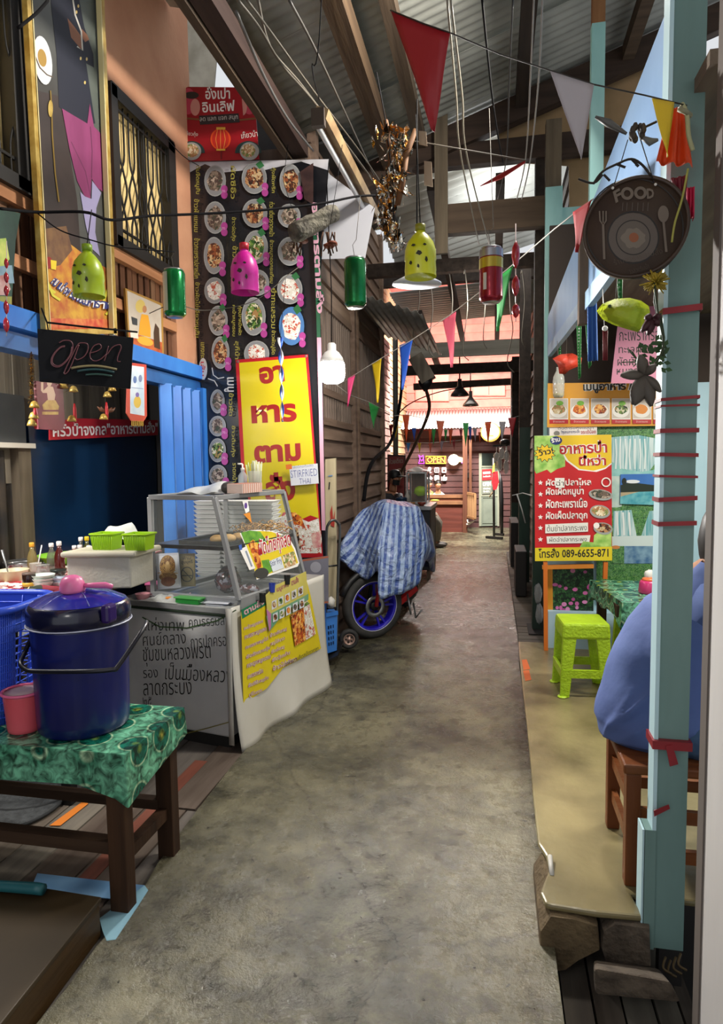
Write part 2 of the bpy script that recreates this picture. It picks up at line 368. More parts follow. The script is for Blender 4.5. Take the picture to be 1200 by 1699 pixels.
def siding(mb, p, u, n, width, z0, z1, bh, mats, lap=.018):
    """lapped weatherboards; u along the wall, n out of it"""
    p, u, n = V(p), V(u), V(n); z = z0
    while z < z1-.01:
        t = min(z+bh, z1); m = random.choice(mats)
        a, b = p+V((0, 0, z)), p+u*width+V((0, 0, z)); c, d = p+u*width+V((0, 0, t)), p+V((0, 0, t))
        mb.hexa([a, b, b+n*(lap+.012), a+n*(lap+.012), d, c, c+n*.006, d+n*.006], m); z = t
def corrugated(mb, fn, nx, waves, m, amp=.012, th=0):
    """fn(s,t)->point and normal direction; t runs across the waves"""
    nv = waves*6
    mb.grid(lambda s, t: fn(s, t)[0]+fn(s, t)[1]*(amp*math.sin(2*math.pi*waves*t)), nx, nv, m, True)
# ---- floor
edge = [(60, 1699), (110, 1640), (160, 1570), (196, 1530), (236, 1478), (262, 1432), (306, 1372), (352, 1312), (400, 1252), (470, 1178), (536, 1108)]
pts = [az(x, y, 0) for x, y in edge]
mb = MB(); P = [V((-1.16, -1.2, 0))]+pts+[V((-1.3, 5.0, 0)), V((-1.5, 5.1, 0)), V((-2.2, 16.6, 0)), V((.75, 16.6, 0)), V((.2, 5.2, 0)), V((.2, 1.9, 0)), V((.22, -1.2, 0))]
mb.prism(P, (0, 0, -.12), CONC); struct(mb.build('floor'))
mb = MB(); WD = [wood('#55504a', '#847c70', 'y'), wood('#4a4540', '#77706a', 'y'), wood('#5c5148', '#8a8072', 'y'), wood('#4d4038', '#6e6258', 'y')]
y = -1.2
for (a, b_) in ((-1.2, 2.72), (2.73, 5.0)): planks(mb, 'y', (-4.2, a), (-1.36 if a > 0 else -1.3, b_), .19, -.02, .05, WD)
mb.box((-1.6, 1.9, -.019), (-1.53, 3.2, -.015), wood('#8a5040', '#6e4236', 'y'))
mb.box((-4.2, -1.2, -.5), (-1.2, 5, -.14), DARK); struct(mb.build('floor_left'))
mb = MB(); mb.box((-3, -2, -.62), (2.6, 17, -.5), DARK); struct(mb.build('floor_ground'))
# platform on the right with a broken nosing
SLAB = mat('#5a5138', .3, h2='#8a7f5a', scale=2.4, bump=.12, bscale=18, detail=7, spec=.5)
mb = MB(); z = .13
rim = [(912, 1503), (1075, 1521)]
e2 = [az(x, yy, z) for x, yy in ((862, 1090), (868, 1150), (874, 1200), (880, 1262), (884, 1312), (889, 1362), (893, 1398), (906, 1418), (912, 1440), (903, 1462), (897, 1480), (905, 1498))]
P = [V((2.6, 5.35, z)), V((.2, 5.35, z))]+e2+[az(915, 1501, z), az(990, 1513, z), az(1068, 1520, z), V((.46, 2.235, z)), V((2.6, 2.235, z))]
mb.prism(P, (0, 0, -.022), SLAB); struct(mb.build('floor_right', bevel=.008))
mb = MB(); WB = [wood('#4a4640', '#6e6a60', 'y'), wood('#3d3833', '#5e574e', 'y')]
planks(mb, 'y', (.215, -1.0), (.62, 2.5), .085, -.11, .05, WB); struct(mb.build('floor_planks'))
mb = MB(); planks(mb, 'x', (.21, 5.4), (.62, 11), .2, .09, .05, [wood('#4a443c', '#6e665a', 'x'), wood('#3a352e', '#5a5248', 'x')]); struct(mb.build('floor_boardwalk'))
# masonry lumps under the broken edge
def lump(name, corners, depth, label, m):
    mb = MB(); n = len(corners); P = [ay(x, yy, 2.12) for x, yy in corners]
    c = sum(P, V())/n
    ring = [[V((q.x, q.y, min(q.z, .106))) for q in (p+(p-c)*k+V((0, dy, 0)) for p in P)] for k, dy in ((-.04, -.012), (0, .0), (0, depth))]
    vs = [q for r in ring for q in r]; fs = [tuple(range(n))[::-1]]
    for i in range(2): fs += [(i*n+k, i*n+(k+1) % n, (i+1)*n+(k+1) % n, (i+1)*n+k) for k in range(n)]
    mb.add(vs, fs, m); return tag(mb.build(name), label, 'stone block', 'broken masonry under the platform')
ROCK = mat('#4a3c28', .9, h2='#6a5a40', scale=9, bump=1, bscale=30)
ROCK2 = mat('#3e352c', .9, h2='#5a5044', scale=14, bump=1, bscale=30)
lump('masonry_block', [(913, 1508), (950, 1514), (992, 1532), (996, 1572), (960, 1590), (938, 1606), (905, 1612), (894, 1598), (896, 1540)], .35, 'brown broken masonry block at the platform corner nearest the alley', ROCK)
lump('masonry_block', [(1000, 1540), (1020, 1528), (1078, 1526), (1080, 1600), (1005, 1596), (997, 1570)], .35, 'darker masonry block under the platform beside the blue post', ROCK2)
mb = MB(); mb.hexa([ay(x, yy, Y) for x, yy, Y in ((988, 1650, 1.93), (1130, 1664, 1.93), (1120, 1640, 2.1), (985, 1630, 2.1), (986, 1606, 1.93), (1112, 1628, 1.93), (1092, 1606, 2.1), (985, 1592, 2.1))], ROCK2)
tag(mb.build('kerb_stone', bevel=.01), 'long grey kerb stone lying below the masonry blocks', 'stone')
# ---- house wall on the left
def wallx(mb, y0, y1, z0, z1, m, x=XW, th=.12): mb.box((x-th, y0, z0), (x, y1, z1), m)
mb = MB()
wy0, wy1, wz0, wz1 = 3.77, 4.57, 2.97, 3.93
wallx(mb, -1.2, 2.2, 2.97, 7, PLASTER); wallx(mb, 3.0, wy0, 2.97, 7, PLASTER); wallx(mb, 2.2, 3.0, 4.1, 7, PLASTER)
wallx(mb, wy1, 4.92, 2.3, 7, PLASTER); wallx(mb, wy0, wy1, wz1, 7, PLASTER)
struct(mb.build('wall_left'))
mb = MB(); SL = [wood('#5a3a28', '#7a543a', 'z'), wood('#4c3022', '#6a4630', 'z'), wood('#6a4a34', '#86644a', 'z')]
y = -1.2
while y < 4.57:
    mb.box((XW-.1, y, 2.3), (XW-.03-random.uniform(0, .012), min(y+.055, 4.57), 2.97), random.choice(SL)); y += .075
RAIL = wood('#a8734e', '#c08a62', 'y')
mb.box((XW-.12, -1.2, 2.3), (XW-.085, 4.57, 2.97), DARK)
for z_ in (2.93, 2.62, 2.36): mb.box((XW-.06, -1.2, z_-.035), (XW+.005, 4.57, z_+.03), RAIL)
struct(mb.build('wall_left_slats'))
FR = mat('#1d1a17', .6); CREAM = mat('#ecd090', .8, h2='#d0b474', scale=3)
IRON = mat('#15130f', .5, .3)
def window(name, y0, y1, z0, z1, bars, mull):
    mb = MB(); mb.box((XW-.06, y0, z0), (XW-.045, y1, z1), CREAM); o = struct(mb.build(name))
    mb = MB()
    for a, b_, c, d in ((y0-.01, y0+.06, z0, z1), (y1-.09, y1+.01, z0, z1), (y0, y1, z0-.01, z0+.06), (y0, y1, z1-.07, z1+.01)): mb.box((XW-.09, a, c), (XW+.035, b_, d), FR)
    mb.box((XW-.08, mull-.03, z0), (XW-.01, mull+.03, z1), FR); mb.build('window_frame', o)
    g = MB(); n = bars
    for i in range(n):
        ya = y0+.09+(y1-y0-.2)*i/(n-1); s = -1 if i % 2 else 1
        q = [V((XW+.012, ya, z1-.08)), V((XW+.012, ya, z0+(z1-z0)*.62)), V((XW+.012, ya+s*.035, z0+(z1-z0)*.52)), V((XW+.012, ya+s*.075, z0+(z1-z0)*.4)), V((XW+.012, ya+s*.035, z0+(z1-z0)*.28)), V((XW+.012, ya, z0+(z1-z0)*.18)), V((XW+.012, ya, z0+.05))]
        g.tube(smooth_pts(q, 4), .007, IRON, 5)
    for zz in (.12, .88): g.beam((XW+.012, y0+.05, z0+(z1-z0)*zz), (XW+.012, y1-.08, z0+(z1-z0)*zz), .014, .014, IRON)
    g.build('window_grille', o); return o
window('window_1', wy0, wy1, wz0, wz1, 11, 4.2)
window('window_2', 2.2, 3.0, 2.97, 4.1, 9, 2.55)
BLUE = mat('#2a6cc4', .45, h2='#3a84d8', scale=5, sz=.3); BLUE2 = mat('#1d4f8e', .5, h2='#2a68ac', scale=5)
mb = MB()
mb.box((XW-.08, -1.2, 2.27), (XW+.07, 5.02, 2.37), BLUE); mb.box((XW-.08, -1.2, 2.17), (XW+.03, 5.02, 2.255), BLUE2)
struct(mb.build('trim_1'), 'blue painted lintel beam')
# kitchen recess below the lintel
mb = MB(); GW = [wood('#6e675a', '#948a78', 'z'), wood('#5a544a', '#7c7464', 'z'), wood('#4e4940', '#6c665a', 'z')]
y = 1.8
while y < 5.1: mb.box((KX-.1, y, 1.5), (KX-.05-random.uniform(0, .01), y+.19, 2.3), random.choice(GW)); y += .195
mb.box((KX-.14, -1.2, -.1), (KX-.1, 5.3, 2.4), DARK); mb.box((KX-.1, 5.2, -.1), (XW-.1, 5.26, 2.4), DARK); struct(mb.build('wall_left_boards'))
mb = MB(); mb.box((KX-.1, -1.2, 2.32), (XW-.08, 5.26, 2.36), wood('#4a443c', '#625a50', 'y')); struct(mb.build('ceiling_kitchen'))
mb = MB(); mb.box((KX-.05, 1.8, 1.745), (KX-.02, 3.6, 2.04), mat('#3e4143', .6, h2='#4c4e4e', scale=4)); mb.box((KX-.06, 1.8, 1.715), (KX+.03, 3.62, 1.745), mat('#c4beb0', .6))
struct(mb.build('trim_2'), 'grey board with a cream ledge')
mb = MB(); CORD = mat('#2c2a28', .55, .4, h2='#463c30', scale=6)
corrugated(mb, lambda s, t: (V((KX-.06, 1.8+1.8*t, .0+1.7*s)), V((1, 0, 0))), 1, 18, CORD, .02); mb.box((KX-.07, 3.5, 0), (KX-.0, 3.61, 1.72), wood('#4a4236', '#6a5f4e', 'z')); struct(mb.build('wall_left_iron'))
mb = MB(); NAVY = mat('#0c2c4c', .28, h2='#0a2038', scale=1.2, bump=.06)
mb.grid(lambda s, t: V((KX-.02+.006*math.sin(t*9)+.004*math.sin(s*14), 3.62+1.56*s, .0+1.87*t)), 16, 12, NAVY); mb.box((KX-.045, 3.62, .0), (KX-.032, 5.18, 1.87), NAVY)
tag(mb.build('wall_sheet'), 'dark navy blue smooth sheet covering the wall behind the kitchen counter', 'sheet')
# ---- banner wall, then the timber houses further along on the left
TW = [wood('#6a5648', '#8a7462', 'y'), wood('#5c4a3e', '#7c685a', 'y'), wood('#77604e', '#937c68', 'y')]
mb = MB(); mb.box((XW-.1, 4.95, 0), (XS, 5.05, 4.0), wood('#4c4038', '#6a5a4e', 'z')); struct(mb.build('wall_banner'))
mb = MB(); siding(mb, (XS, 5.05, 0), (0, 1, 0), (1, 0, 0), 3.2, 0, 1.95, .15, TW); siding(mb, (XS, 5.05, 0), (0, 1, 0), (1, 0, 0), 3.2, 2.95, 4.4, .16, TW)
mb.box((XS-.1, 5.05, 0), (XS, 8.25, 4.4), DARK)
BARM = wood('#6e6056', '#8c7c70', 'z')
y = 5.1
while y < 8.2: mb.box((XS, y, 1.95), (XS+.02, y+.035, 2.95), BARM); y += .085
for zz in (1.95, 2.2, 2.93): mb.box((XS, 5.05, zz-.03), (XS+.035, 8.25, zz+.03), TW[0])
for yy in (5.12, 6.5, 6.62, 8.2): mb.box((XS, yy-.05, 0), (XS+.06, yy+.05, 4.4), random.choice(TW))
struct(mb.build('wall_left_timber'))
mb = MB(); PINKW = [mat('#8a6a62', .8, h2='#9c7c72', scale=9), mat('#7c5c56', .8, h2='#8e6e66', scale=9)]
siding(mb, (-2.0, 8.3, 0), (0, 1, 0), (1, 0, 0), 4.4, 0, 3.9, .14, PINKW); mb.box((-2.1, 8.3, 0), (-2.0, 12.7, 3.9), DARK); mb.box((-2.1, 8.25, 0), (XS, 8.3, 4.2), DARK); struct(mb.build('wall_left_house'))
mb = MB(); TAN = [mat('#b08a68', .75, h2='#c09a78', scale=8), mat('#a47c5c', .75, h2='#b68e6c', scale=8)]
siding(mb, (-2.15, 12.7, 0), (0, 1, 0), (1, 0, 0), 3.8, 0, 5.2, .15, TAN); mb.box((-2.25, 12.7, 0), (-2.15, 16.5, 5.2), DARK); struct(mb.build('wall_left_court'))
# small lean-to of corrugated iron on the left
CI = mat('#8c8a84', .5, .55, h2='#6c6a64', scale=3, bump=.05)
A, B, Cc = ay(572, 484, 6.3), ay(640, 480, 6.3), ay(695, 556, 8.6)
mb = MB(); corrugated(mb, lambda s, t: (V((-1.42+.75*t*1.0, 6.3+2.3*s, 3.28-.02*s-.28*t)), V((.2, 0, 1))), 2, 9, CI, .014)
struct(mb.build('ceiling_lean_to', solid=.004))
# ---- main roof
RM = mat('#a4a69e', .6, 0, h2='#7c7e78', scale=2.2, detail=8, bump=.05, bscale=40)
mb = MB()
yy = -1.0; k = 0
while yy < 5.8:
    y1 = min(yy+1.0, 5.95); dz = .02*(k % 2)+random.uniform(-.006, .006)
    wv = max(3, round((y1-yy)/.085))
    corrugated(mb, lambda s, t: (V((-1.62+4.0*s, yy-.03+(y1-yy+.06)*t, slope(-1.62+4.0*s)+dz+.015*t)), V((0, 0, 1))), 3, wv, RM, .006)
    yy = y1; k += 1
struct(mb.build('ceiling', solid=.003))
WR = mat('#d8d8d0', .5, h2='#c4c4ba', scale=2)  # light on the further roof is put into this pale colour
mb = MB(); corrugated(mb, lambda s, t: (V((-1.3+3.0*s, 6.3+3.4*t, 4.62+.26*(-1.3+3.0*s+.87)-.10*(3.4*t))), V((0, 0, 1))), 2, 20, WR, .03); struct(mb.build('ceiling_pale', solid=.003))
mb = MB(); corrugated(mb, lambda s, t: (V((-1.5+2.2*s, 9.6+2.2*t, 4.05+.1*s)), V((0, 0, 1))), 1, 16, WR, .02); struct(mb.build('ceiling_court', solid=.003))
mb = MB(); DS = mat('#3c3d3b', .6, .3, h2='#26282a', scale=3)
for i in range(3): mb.hexa([(-2.3, 5.2+.9*i, 4.0+.1*i), (-1.1, 5.2+.9*i, 4.15+.1*i), (-1.1, 6.1+.9*i, 4.2+.1*i), (-2.3, 6.1+.9*i, 4.05+.1*i), (-2.3, 5.2+.9*i, 4.02+.1*i), (-1.1, 5.2+.9*i, 4.17+.1*i), (-1.1, 6.1+.9*i, 4.22+.1*i), (-2.3, 6.1+.9*i, 4.07+.1*i)], DS)
fc = Face(mb, (0, 5.35, 0), NY); fc.slab([(296, 140), (420, 175), (560, 300), (296, 300)], DS, .01); fc = Face(mb, (0, 5.3, 0), NY); fc.slab([(296, -30), (392, -30), (362, 60), (352, 178), (296, 168)], mat('#b8b2a2', .8, h2='#8e8878', scale=4), .02); fc.ell(334, 50, 7, 7, mat('#3c3a36', .8)); struct(mb.build('ceiling_left_sheets'))
mb = MB(); mb.hexa([(-2.3, 2.6, 4.9), (-1.75, 2.6, 4.75), (-1.75, 4.6, 4.75), (-2.3, 4.6, 4.9), (-2.3, 2.6, 4.93), (-1.75, 2.6, 4.78), (-1.75, 4.6, 4.78), (-2.3, 4.6, 4.93)], mat('#b8b2a2', .8, h2='#8e8878', scale=4)); struct(mb.build('ceiling_left_board'))
# roof timbers
BW = wood('#3c3127', '#584a3b', 'y'); BD = wood('#241d18', '#3a3028', 'y'); BX = wood('#2a201a', '#43342a', 'x'); BXL = wood('#43362a', '#5e4e3e', 'x'); BZ = wood('#4c4336', '#6c604e', 'z')
BLT = mat('#9ccbc8', .55, h2='#7fb2b0', scale=6, sz=.25)
def beam(name, a, b, w_, h_, m, up=V((0, 0, 1))):
    mb = MB(); mb.beam(a, b, w_, h_, m, up); return struct(mb.build(name))
beam('roof_beam_edge', (-1.44, 1.2, 3.97), (-1.44, 4.95, 3.97), .11, .12, wood('#2c201d', '#42322c', 'y'))
beam('roof_batten_edge', (-1.53, 1.2, 3.96), (-1.53, 4.95, 3.96), .05, .14, BW)
beam('roof_purlin_left', (-.88, -1, 4.2), (-.88, 5.8, 4.2), .12, .15, wood('#3c2e22', '#584632', 'y'))
beam('roof_purlin_centre', (-.62, 2.4, 4.33), (-.62, 5.8, 4.33), .09, .1, BW)
beam('roof_purlin_middle', (.22, -1, 4.58), (.22, 5.8, 4.58), .1, .13, BD)
beam('roof_purlin_right', (1.05, -1, 4.85), (1.05, 5.8, 4.85), .09, .12, BXL)
beam('roof_rafter', (-1.6, 5.85, slope(-1.6)-.14), (2.2, 5.85, slope(2.2)-.14), .1, .2, BX)
beam('roof_rafter_near', (-1.6, 3.0, slope(-1.6)-.06), (.1, 3.0, slope(.1)-.06), .06, .09, BD)
beam('roof_tie_upper', (-.95, 5.9, 4.22), (1.3, 5.9, 4.22), .1, .18, BX)
beam('roof_tie_lower', (-.5, 5.78, 3.65), (.46, 5.78, 3.65), .1, .24, BXL)
beam('roof_strut_left', (-.44, 5.72, 3.36), (-.44, 5.72, 4.62), .11, .04, BZ, V((0, 1, 0)))
a = ay(745, 400, 5.72)
beam('roof_strut_right', (.46, 5.6, 3.72), (.46, 5.6, 4.28), .12, .1, BZ, V((0, 1, 0)))
mb = MB(); fc = Face(mb, (0, 6.0, 0), NY); GP = mat('#a88a64', .85, h2='#86704e', scale=2.2, bump=.1)
fc.slab([(822, 192), (900, 150), (1010, 105), (1125, 60), (1125, 470), (946, 470), (944, 275), (835, 268), (826, 228)], GP, .012); struct(mb.build('wall_gable'))
beam('trim_3', (.46, 5.52, 1.5), (.46, 5.52, 3.74), .13, .06, BLT, V((0, 1, 0)))
beam('trim_4', (.5, 5.53, 3.5), (1.2, 5.53, 3.5), .04, .16, BLT)
beam('trim_5', (.59, 4.2, 2.6), (.59, 4.2, 4.12), .075, .06, BLT, V((0, 1, 0)))
beam('trim_6', (.59, 4.2, 4.12), (.59, 4.2, 4.75), .072, .055, wood('#6a4428', '#86603e', 'z'), V((0, 1, 0)))
beam('roof_cross_beam', (-1.5, 9.0, 4.08), (.7, 9.0, 4.08), .14, .2, BD)
beam('roof_cross_board', (-1.25, 10.0, 3.27), (.7, 10.0, 3.27), .05, .22, wood('#8a8678', '#a8a294', 'x'))
beam('roof_cross_pole', (-1.45, 11.0, 3.12), (.7, 11.0, 3.12), .1, .16, BD)
beam('roof_cross_pole_far', (-1.5, 12.5, 3.02), (.7, 12.5, 3.06), .1, .12, BD)
beam('roof_cross_beam_mid', (-1.45, 7.4, 3.74), (.6, 7.4, 3.74), .1, .14, BD)
for i, (x0, z0, y0, y1) in enumerate([(-.55, 4.05, 6, 12), (.05, 4.05, 6, 12), (-1.0, 3.6, 9, 12.4)]): beam('roof_joist_'+'abc'[i], (x0, y0, z0), (x0, y1, z0-.3), .08, .1, BD)
# ---- right side: light blue fascia over the eatery, posts
FASC = mat('#7da4d2', .55, h2='#8db2da', scale=3, sx=.2)
mb = MB(); fc = Face(mb, (.516, 2.2, 0), (-3.2, -.1, 0))
fc.slab([(1119, -16), (1112, 420), (1010, 440), (962, 500), (909, 575), (909, 527)], FASC, .012); struct(mb.build('trim_7'), 'light blue fascia board')
mb = MB(); fc = Face(mb, (.50, 2.2, 0), (-3.2, -.1, 0)); fc.slab([(1060, 395), (1040, 420), (985, 496), (909, 592), (909, 575), (985, 465)], mat('#86abd0', .5, h2='#a3c4dc', scale=5), .03); struct(mb.build('trim_8'), 'light blue plank under the fascia')
beam('trim_9', (.46, 3.62, 2.3), (.46, 3.62, 2.82), .06, .07, wood('#4a3c30', '#6e5c4a', 'z'), V((0, 1, 0)))
PT = mat('#708e8a', .55, h2='#5c7974', scale=4, sz=.2, bump=.05); PE = mat('#b4d4dc', .5)
mb = MB(); 
mb.hexa([(.505, 2.14, .02), (.6, 2.14, .02), (.6, 2.2, .02), (.505, 2.2, .02), (.508, 2.14, 3.1), (.6, 2.14, 3.1), (.6, 2.2, 3.1), (.508, 2.2, 3.1)], PT)
mb.box((.497, 2.13, .42), (.509, 2.2, 3.1), PE); mb.box((.474, 2.13, .02), (.509, 2.2, .42), PT); mb.box((.468, 2.13, .02), (.476, 2.2, .42), PE)
mb.box((.53, 2.15, -.2), (.6, 2.19, .02), DARK)
post = struct(mb.build('trim_10'), 'pale green painted timber post')
WHT = mat('#c9c6c4', .75, h2='#d6d4d2', scale=2.5, bump=.12, bscale=9, sz=.3)
mb = MB(); mb.box((.575, -1.2, -.5), (.75, 1.9, 4.6), WHT); mb.box((.57, 1.88, -.5), (.6, 1.93, 4.6), mat('#6a625c', .8)); struct(mb.build('wall_right_near'))
LB = mat('#a9cfe0', .5, h2='#b8dae8', scale=2)
mb = MB(); mb.box((.42, 5.3, .13), (2.4, 5.34, 2.16), LB); mb.box((.42, 5.36, .13), (2.4, 5.4, 3.4), mat('#3a3029', .8)); struct(mb.build('wall_partition'))
mb = MB(); mb.box((2.4, 1.9, 0), (2.46, 5.4, 2.7), wood('#4a4038', '#6a5e52', 'z')); struct(mb.build('wall_eatery_side'))
mb = MB(); mb.box((.57, 2.0, 2.66), (2.46, 5.3, 2.7), wood('#5c5044', '#7c6e5e', 'y')); struct(mb.build('ceiling_eatery'))
# dark timber wall and green posts beyond the eatery
GPOST = mat('#1c3a2c', .55, h2='#16281f', scale=5, sz=.2)
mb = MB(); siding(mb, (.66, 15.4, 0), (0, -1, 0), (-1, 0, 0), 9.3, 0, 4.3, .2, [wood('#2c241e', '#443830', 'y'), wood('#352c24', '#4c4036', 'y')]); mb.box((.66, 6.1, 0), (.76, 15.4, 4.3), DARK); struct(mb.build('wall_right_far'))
def post2(name, x, y_, w_, zs, ztop):
    mb = MB(); mb.box((x-w_/2, y_-w_/2, .05), (x+w_/2, y_+w_/2, zs), GPOST); mb.box((x-w_/2, y_-w_/2, zs), (x+w_/2, y_+w_/2, ztop), BD); return struct(mb.build(name))
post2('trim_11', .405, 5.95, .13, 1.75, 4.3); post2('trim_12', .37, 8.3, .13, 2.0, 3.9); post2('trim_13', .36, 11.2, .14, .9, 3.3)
mb = MB(); mb.box((.3, 12.2, 0), (.66, 12.35, 3.4), wood('#3c2c22', '#58463a', 'z')); mb.box((.34, 13.6, 0), (.66, 13.75, 3.4), wood('#2c201a', '#40322a', 'z')); struct(mb.build('wall_right_bay'))
mb = MB(); mb.box((.3, 5.72, -.05), (.62, 6.1, .1), mat('#1a1816', .8)); mb.box((.24, 5.62, -.05), (.6, 5.74, .06), ROCK2); struct(mb.build('trim_14'), 'dark footing stone under the green post')
# ================================================================== LEFT SIDE: TABLE, COOLER, KITCHEN COUNTER, FOOD CART
OIL = oilcloth(); LEGW = wood('#2c1c11', '#462e1c', 'z'); LEGX = wood('#2e1e13', '#4a3626', 'x')
ZT = .596
t = thing('table', 'low dark wooden table under the green oilcloth, left foreground', 'table', (-1.95, 2.2, 0))
for x in (-1.315, -2.2):
    for y, zz in ((2.03, -.02), (2.37, -.02)):
        mb = MB(); mb.box((x-.035, y-.03, zz), (x+.035, y+.03, ZT-.03), LEGW); mb.build('leg', t, bevel=.004)
mb = MB(); mb.box((-2.24, 2.0, ZT-.035), (-1.28, 2.41, ZT-.012), LEGX); mb.build('tabletop', t)
mb = MB(); mb.box((-2.2, 2.02, .2), (-1.34, 2.07, .245), LEGX); mb.build('stretcher', t)
mb = MB(); mb.box((-1.34, 2.03, .16), (-1.3, 2.37, .205), LEGW); mb.build('stretcher', t)
mb = MB(); mb.box((-2.2, 2.33, .2), (-1.34, 2.37, .24), LEGX); mb.build('stretcher', t)
mb = MB(); mb.hexa([(-2.2, 2.03, .3), (-2.2, 2.07, .3), (-1.7, 2.4, .53), (-1.7, 2.36, .53), (-2.2, 2.03, .34), (-2.2, 2.07, .34), (-1.7, 2.4, .57), (-1.7, 2.36, .57)], LEGX); mb.build('brace', t)
mb = MB(); x0, x1, y0, y1 = -2.25, -1.255, 1.985, 2.43
ring = [(x0, y0), (-2.1, y0), (-1.8, y0), (-1.45, y0), (-1.3, y0), (x1, y0), (x1, 2.1), (x1, 2.25), (x1, y1), (-2.0, y1), (x0, y1)]
drop = [.13, .12, .13, .12, .16, .19, .165, .14, .11, .12, .13]; n = len(ring)
top = [V((a, b, ZT)) for a, b in ring]; low = [V((a+(a-(-2))*.008, b+(b-2.2)*.03, ZT-d)) for (a, b), d in zip(ring, drop)]
mb.flat(top, OIL); mb.add(top+low, [(i, n+i, n+(i+1) % n, (i+1) % n) for i in range(n)], OIL)
tag(mb.build('tablecloth', bevel=.006, solid=.002), 'green flowered oilcloth on the low table in the left foreground', 'tablecloth')
# dark stained wet mark is left to the cloth pattern; cooler box
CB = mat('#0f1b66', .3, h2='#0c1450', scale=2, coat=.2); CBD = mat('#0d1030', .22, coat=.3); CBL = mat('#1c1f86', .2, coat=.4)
cc = V((-1.56, 2.2, ZT))
t = thing('cooler', 'big navy blue round water cooler with domed lid and bail handle', 'cooler', cc)
mb = MB(); mb.lathe([(.155, 0), (.165, .012), (.168, .05), (.176, .4), (.178, .41)], cc, CB, 36, cap=True); mb.build('body', t)
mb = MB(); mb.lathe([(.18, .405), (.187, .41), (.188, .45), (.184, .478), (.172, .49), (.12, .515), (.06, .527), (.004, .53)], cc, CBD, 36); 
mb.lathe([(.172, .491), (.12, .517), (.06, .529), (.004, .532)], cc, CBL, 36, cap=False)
for k in range(6):
    a = k*math.pi/3+.3; mb.tube([cc+V((r*math.cos(a), r*math.sin(a), zz)) for r, zz in ((.05, .53), (.1, .523), (.165, .496))], .002, mat('#8088c8', .3), 4)
lid = mb.build('lid', t)
mb = MB(); mb.tube([cc+V((.1885*math.cos(k*.1745), .1885*math.sin(k*.1745), .412)) for k in range(36)], .003, mat('#b8bcd0', .3), 5, True); mb.build('rim_seal', lid)
mb = MB(); mb.box(tuple(cc+V((.16, -.11, .43))), tuple(cc+V((.195, -.05, .5))), mat('#2a1258', .3)); mb.build('latch', lid, bevel=.012, label='purple latch')
mb = MB(); H = [(243, 1032, 2.19), (236, 1046, 2.1), (197, 1104, 1.995), (185, 1111, 1.98), (140, 1114, 1.96), (60, 1114, 1.98), (42, 1110, 1.985), (34, 1100, 2.0), (40, 1085, 2.06), (58, 1045, 2.16)]
mb.tube(smooth_pts([ay(*p) for p in H], 5), .0085, mat('#0b0d1c', .4), 8); mb.build('handle', t)
PK = mat('#d8689c', .35, h2='#e27aa8', scale=4)
c = cc+V((-.004, -.03, .528))
t = thing('ladle', 'pink plastic water dipper lying upside down on the blue cooler lid', 'dipper', c)
mb = MB(); mb.lathe([(.043, 0), (.046, .01), (.044, .035), (.034, .055), (.018, .064), (.003, .066)], c, PK, 20); mb.build('bowl', t)
mb = MB(); mb.tube([c+V((.04, .01, .025)), c+V((.08, .02, .024)), c+V((.12, .03, .024)), c+V((.145, .036, .018))], [.008, .011, .012, .009], PK, 8); mb.build('handle', t)
# small pink ribbed bucket
PB = mat('#d8525e', .35, h2='#e0606c', scale=3); PRIM = mat('#e86a92', .35)
c = V((-1.76, 2.12, ZT)); t = thing('bucket', 'small pink plastic bucket beside the navy cooler', 'bucket', c)
prof = [(.056, 0), (.06, .004)]
for k in range(9): prof += [(.0605+.0012*k, .012+.015*k), (.0625+.0012*k, .019+.015*k)]
mb = MB(); mb.lathe(prof+[(.072, .15), (.068, .15), (.054, .01)], c, PB, 28); mb.build('body', t)
mb = MB(); mb.tube([c+V((.075*math.cos(k*.2244), .075*math.sin(k*.2244), .152)) for k in range(28)], .006, PRIM, 6, True); mb.lathe([(.073, .15), (.03, .158), (.002, .158)], c, mat('#e8c8cc', .3, alpha=.75), 24); mb.build('rim', t)
# blue laundry basket with pierced walls
BB = mat('#3353cf', .35, h2='#3c62dc', scale=3)
c = V((-2.03, 2.22, ZT)); t = thing('basket', 'large bright blue pierced plastic basket at the left edge of the table', 'basket', c)
def rrect(hx, hy, r, z, rot=.12, n=6):
    P = []
    for sx, sy, a0 in ((1, 1, 0), (-1, 1, 90), (-1, -1, 180), (1, -1, 270)):
        for k in range(n+1):
            a = R_(a0+90*k/n); x, y = sx*(hx-r)+r*math.cos(a), sy*(hy-r)+r*math.sin(a); P.append(c+V((x*math.cos(rot)-y*math.sin(rot), x*math.sin(rot)+y*math.cos(rot), z)))
    return P
mb = MB(); NR = 28
rows = [(z, rrect(.165+.055*z/.46, .12+.05*z/.46, .07, z)) for z in [i*.46/30 for i in range(31)]]
def interp(P, f):
    f = f*len(P); i = int(f) % len(P); return P[i].lerp(P[(i+1) % len(P)], f-int(f))
for i in range(2, 29, 2): mb.tube([rows[i][1][k] for k in range(NR)], .0035, BB, 4, True)
for k in range(72): mb.tube([interp(rows[i][1], k/72) for i in (0, 10, 20, 30)], .0035, BB, 4)
for a, b in ((0, 3), (24, 30)): mb.add(rows[a][1]+rows[b][1], [(k, (k+1) % NR, NR+(k+1) % NR, NR+k) for k in range(NR)], BB, True)
mb.flat(rows[0][1], BB); mb.build('body', t)
mb = MB(); mb.tube(rrect(.232, .185, .08, .465), .016, BB, 8, True); mb.build('rim', t)
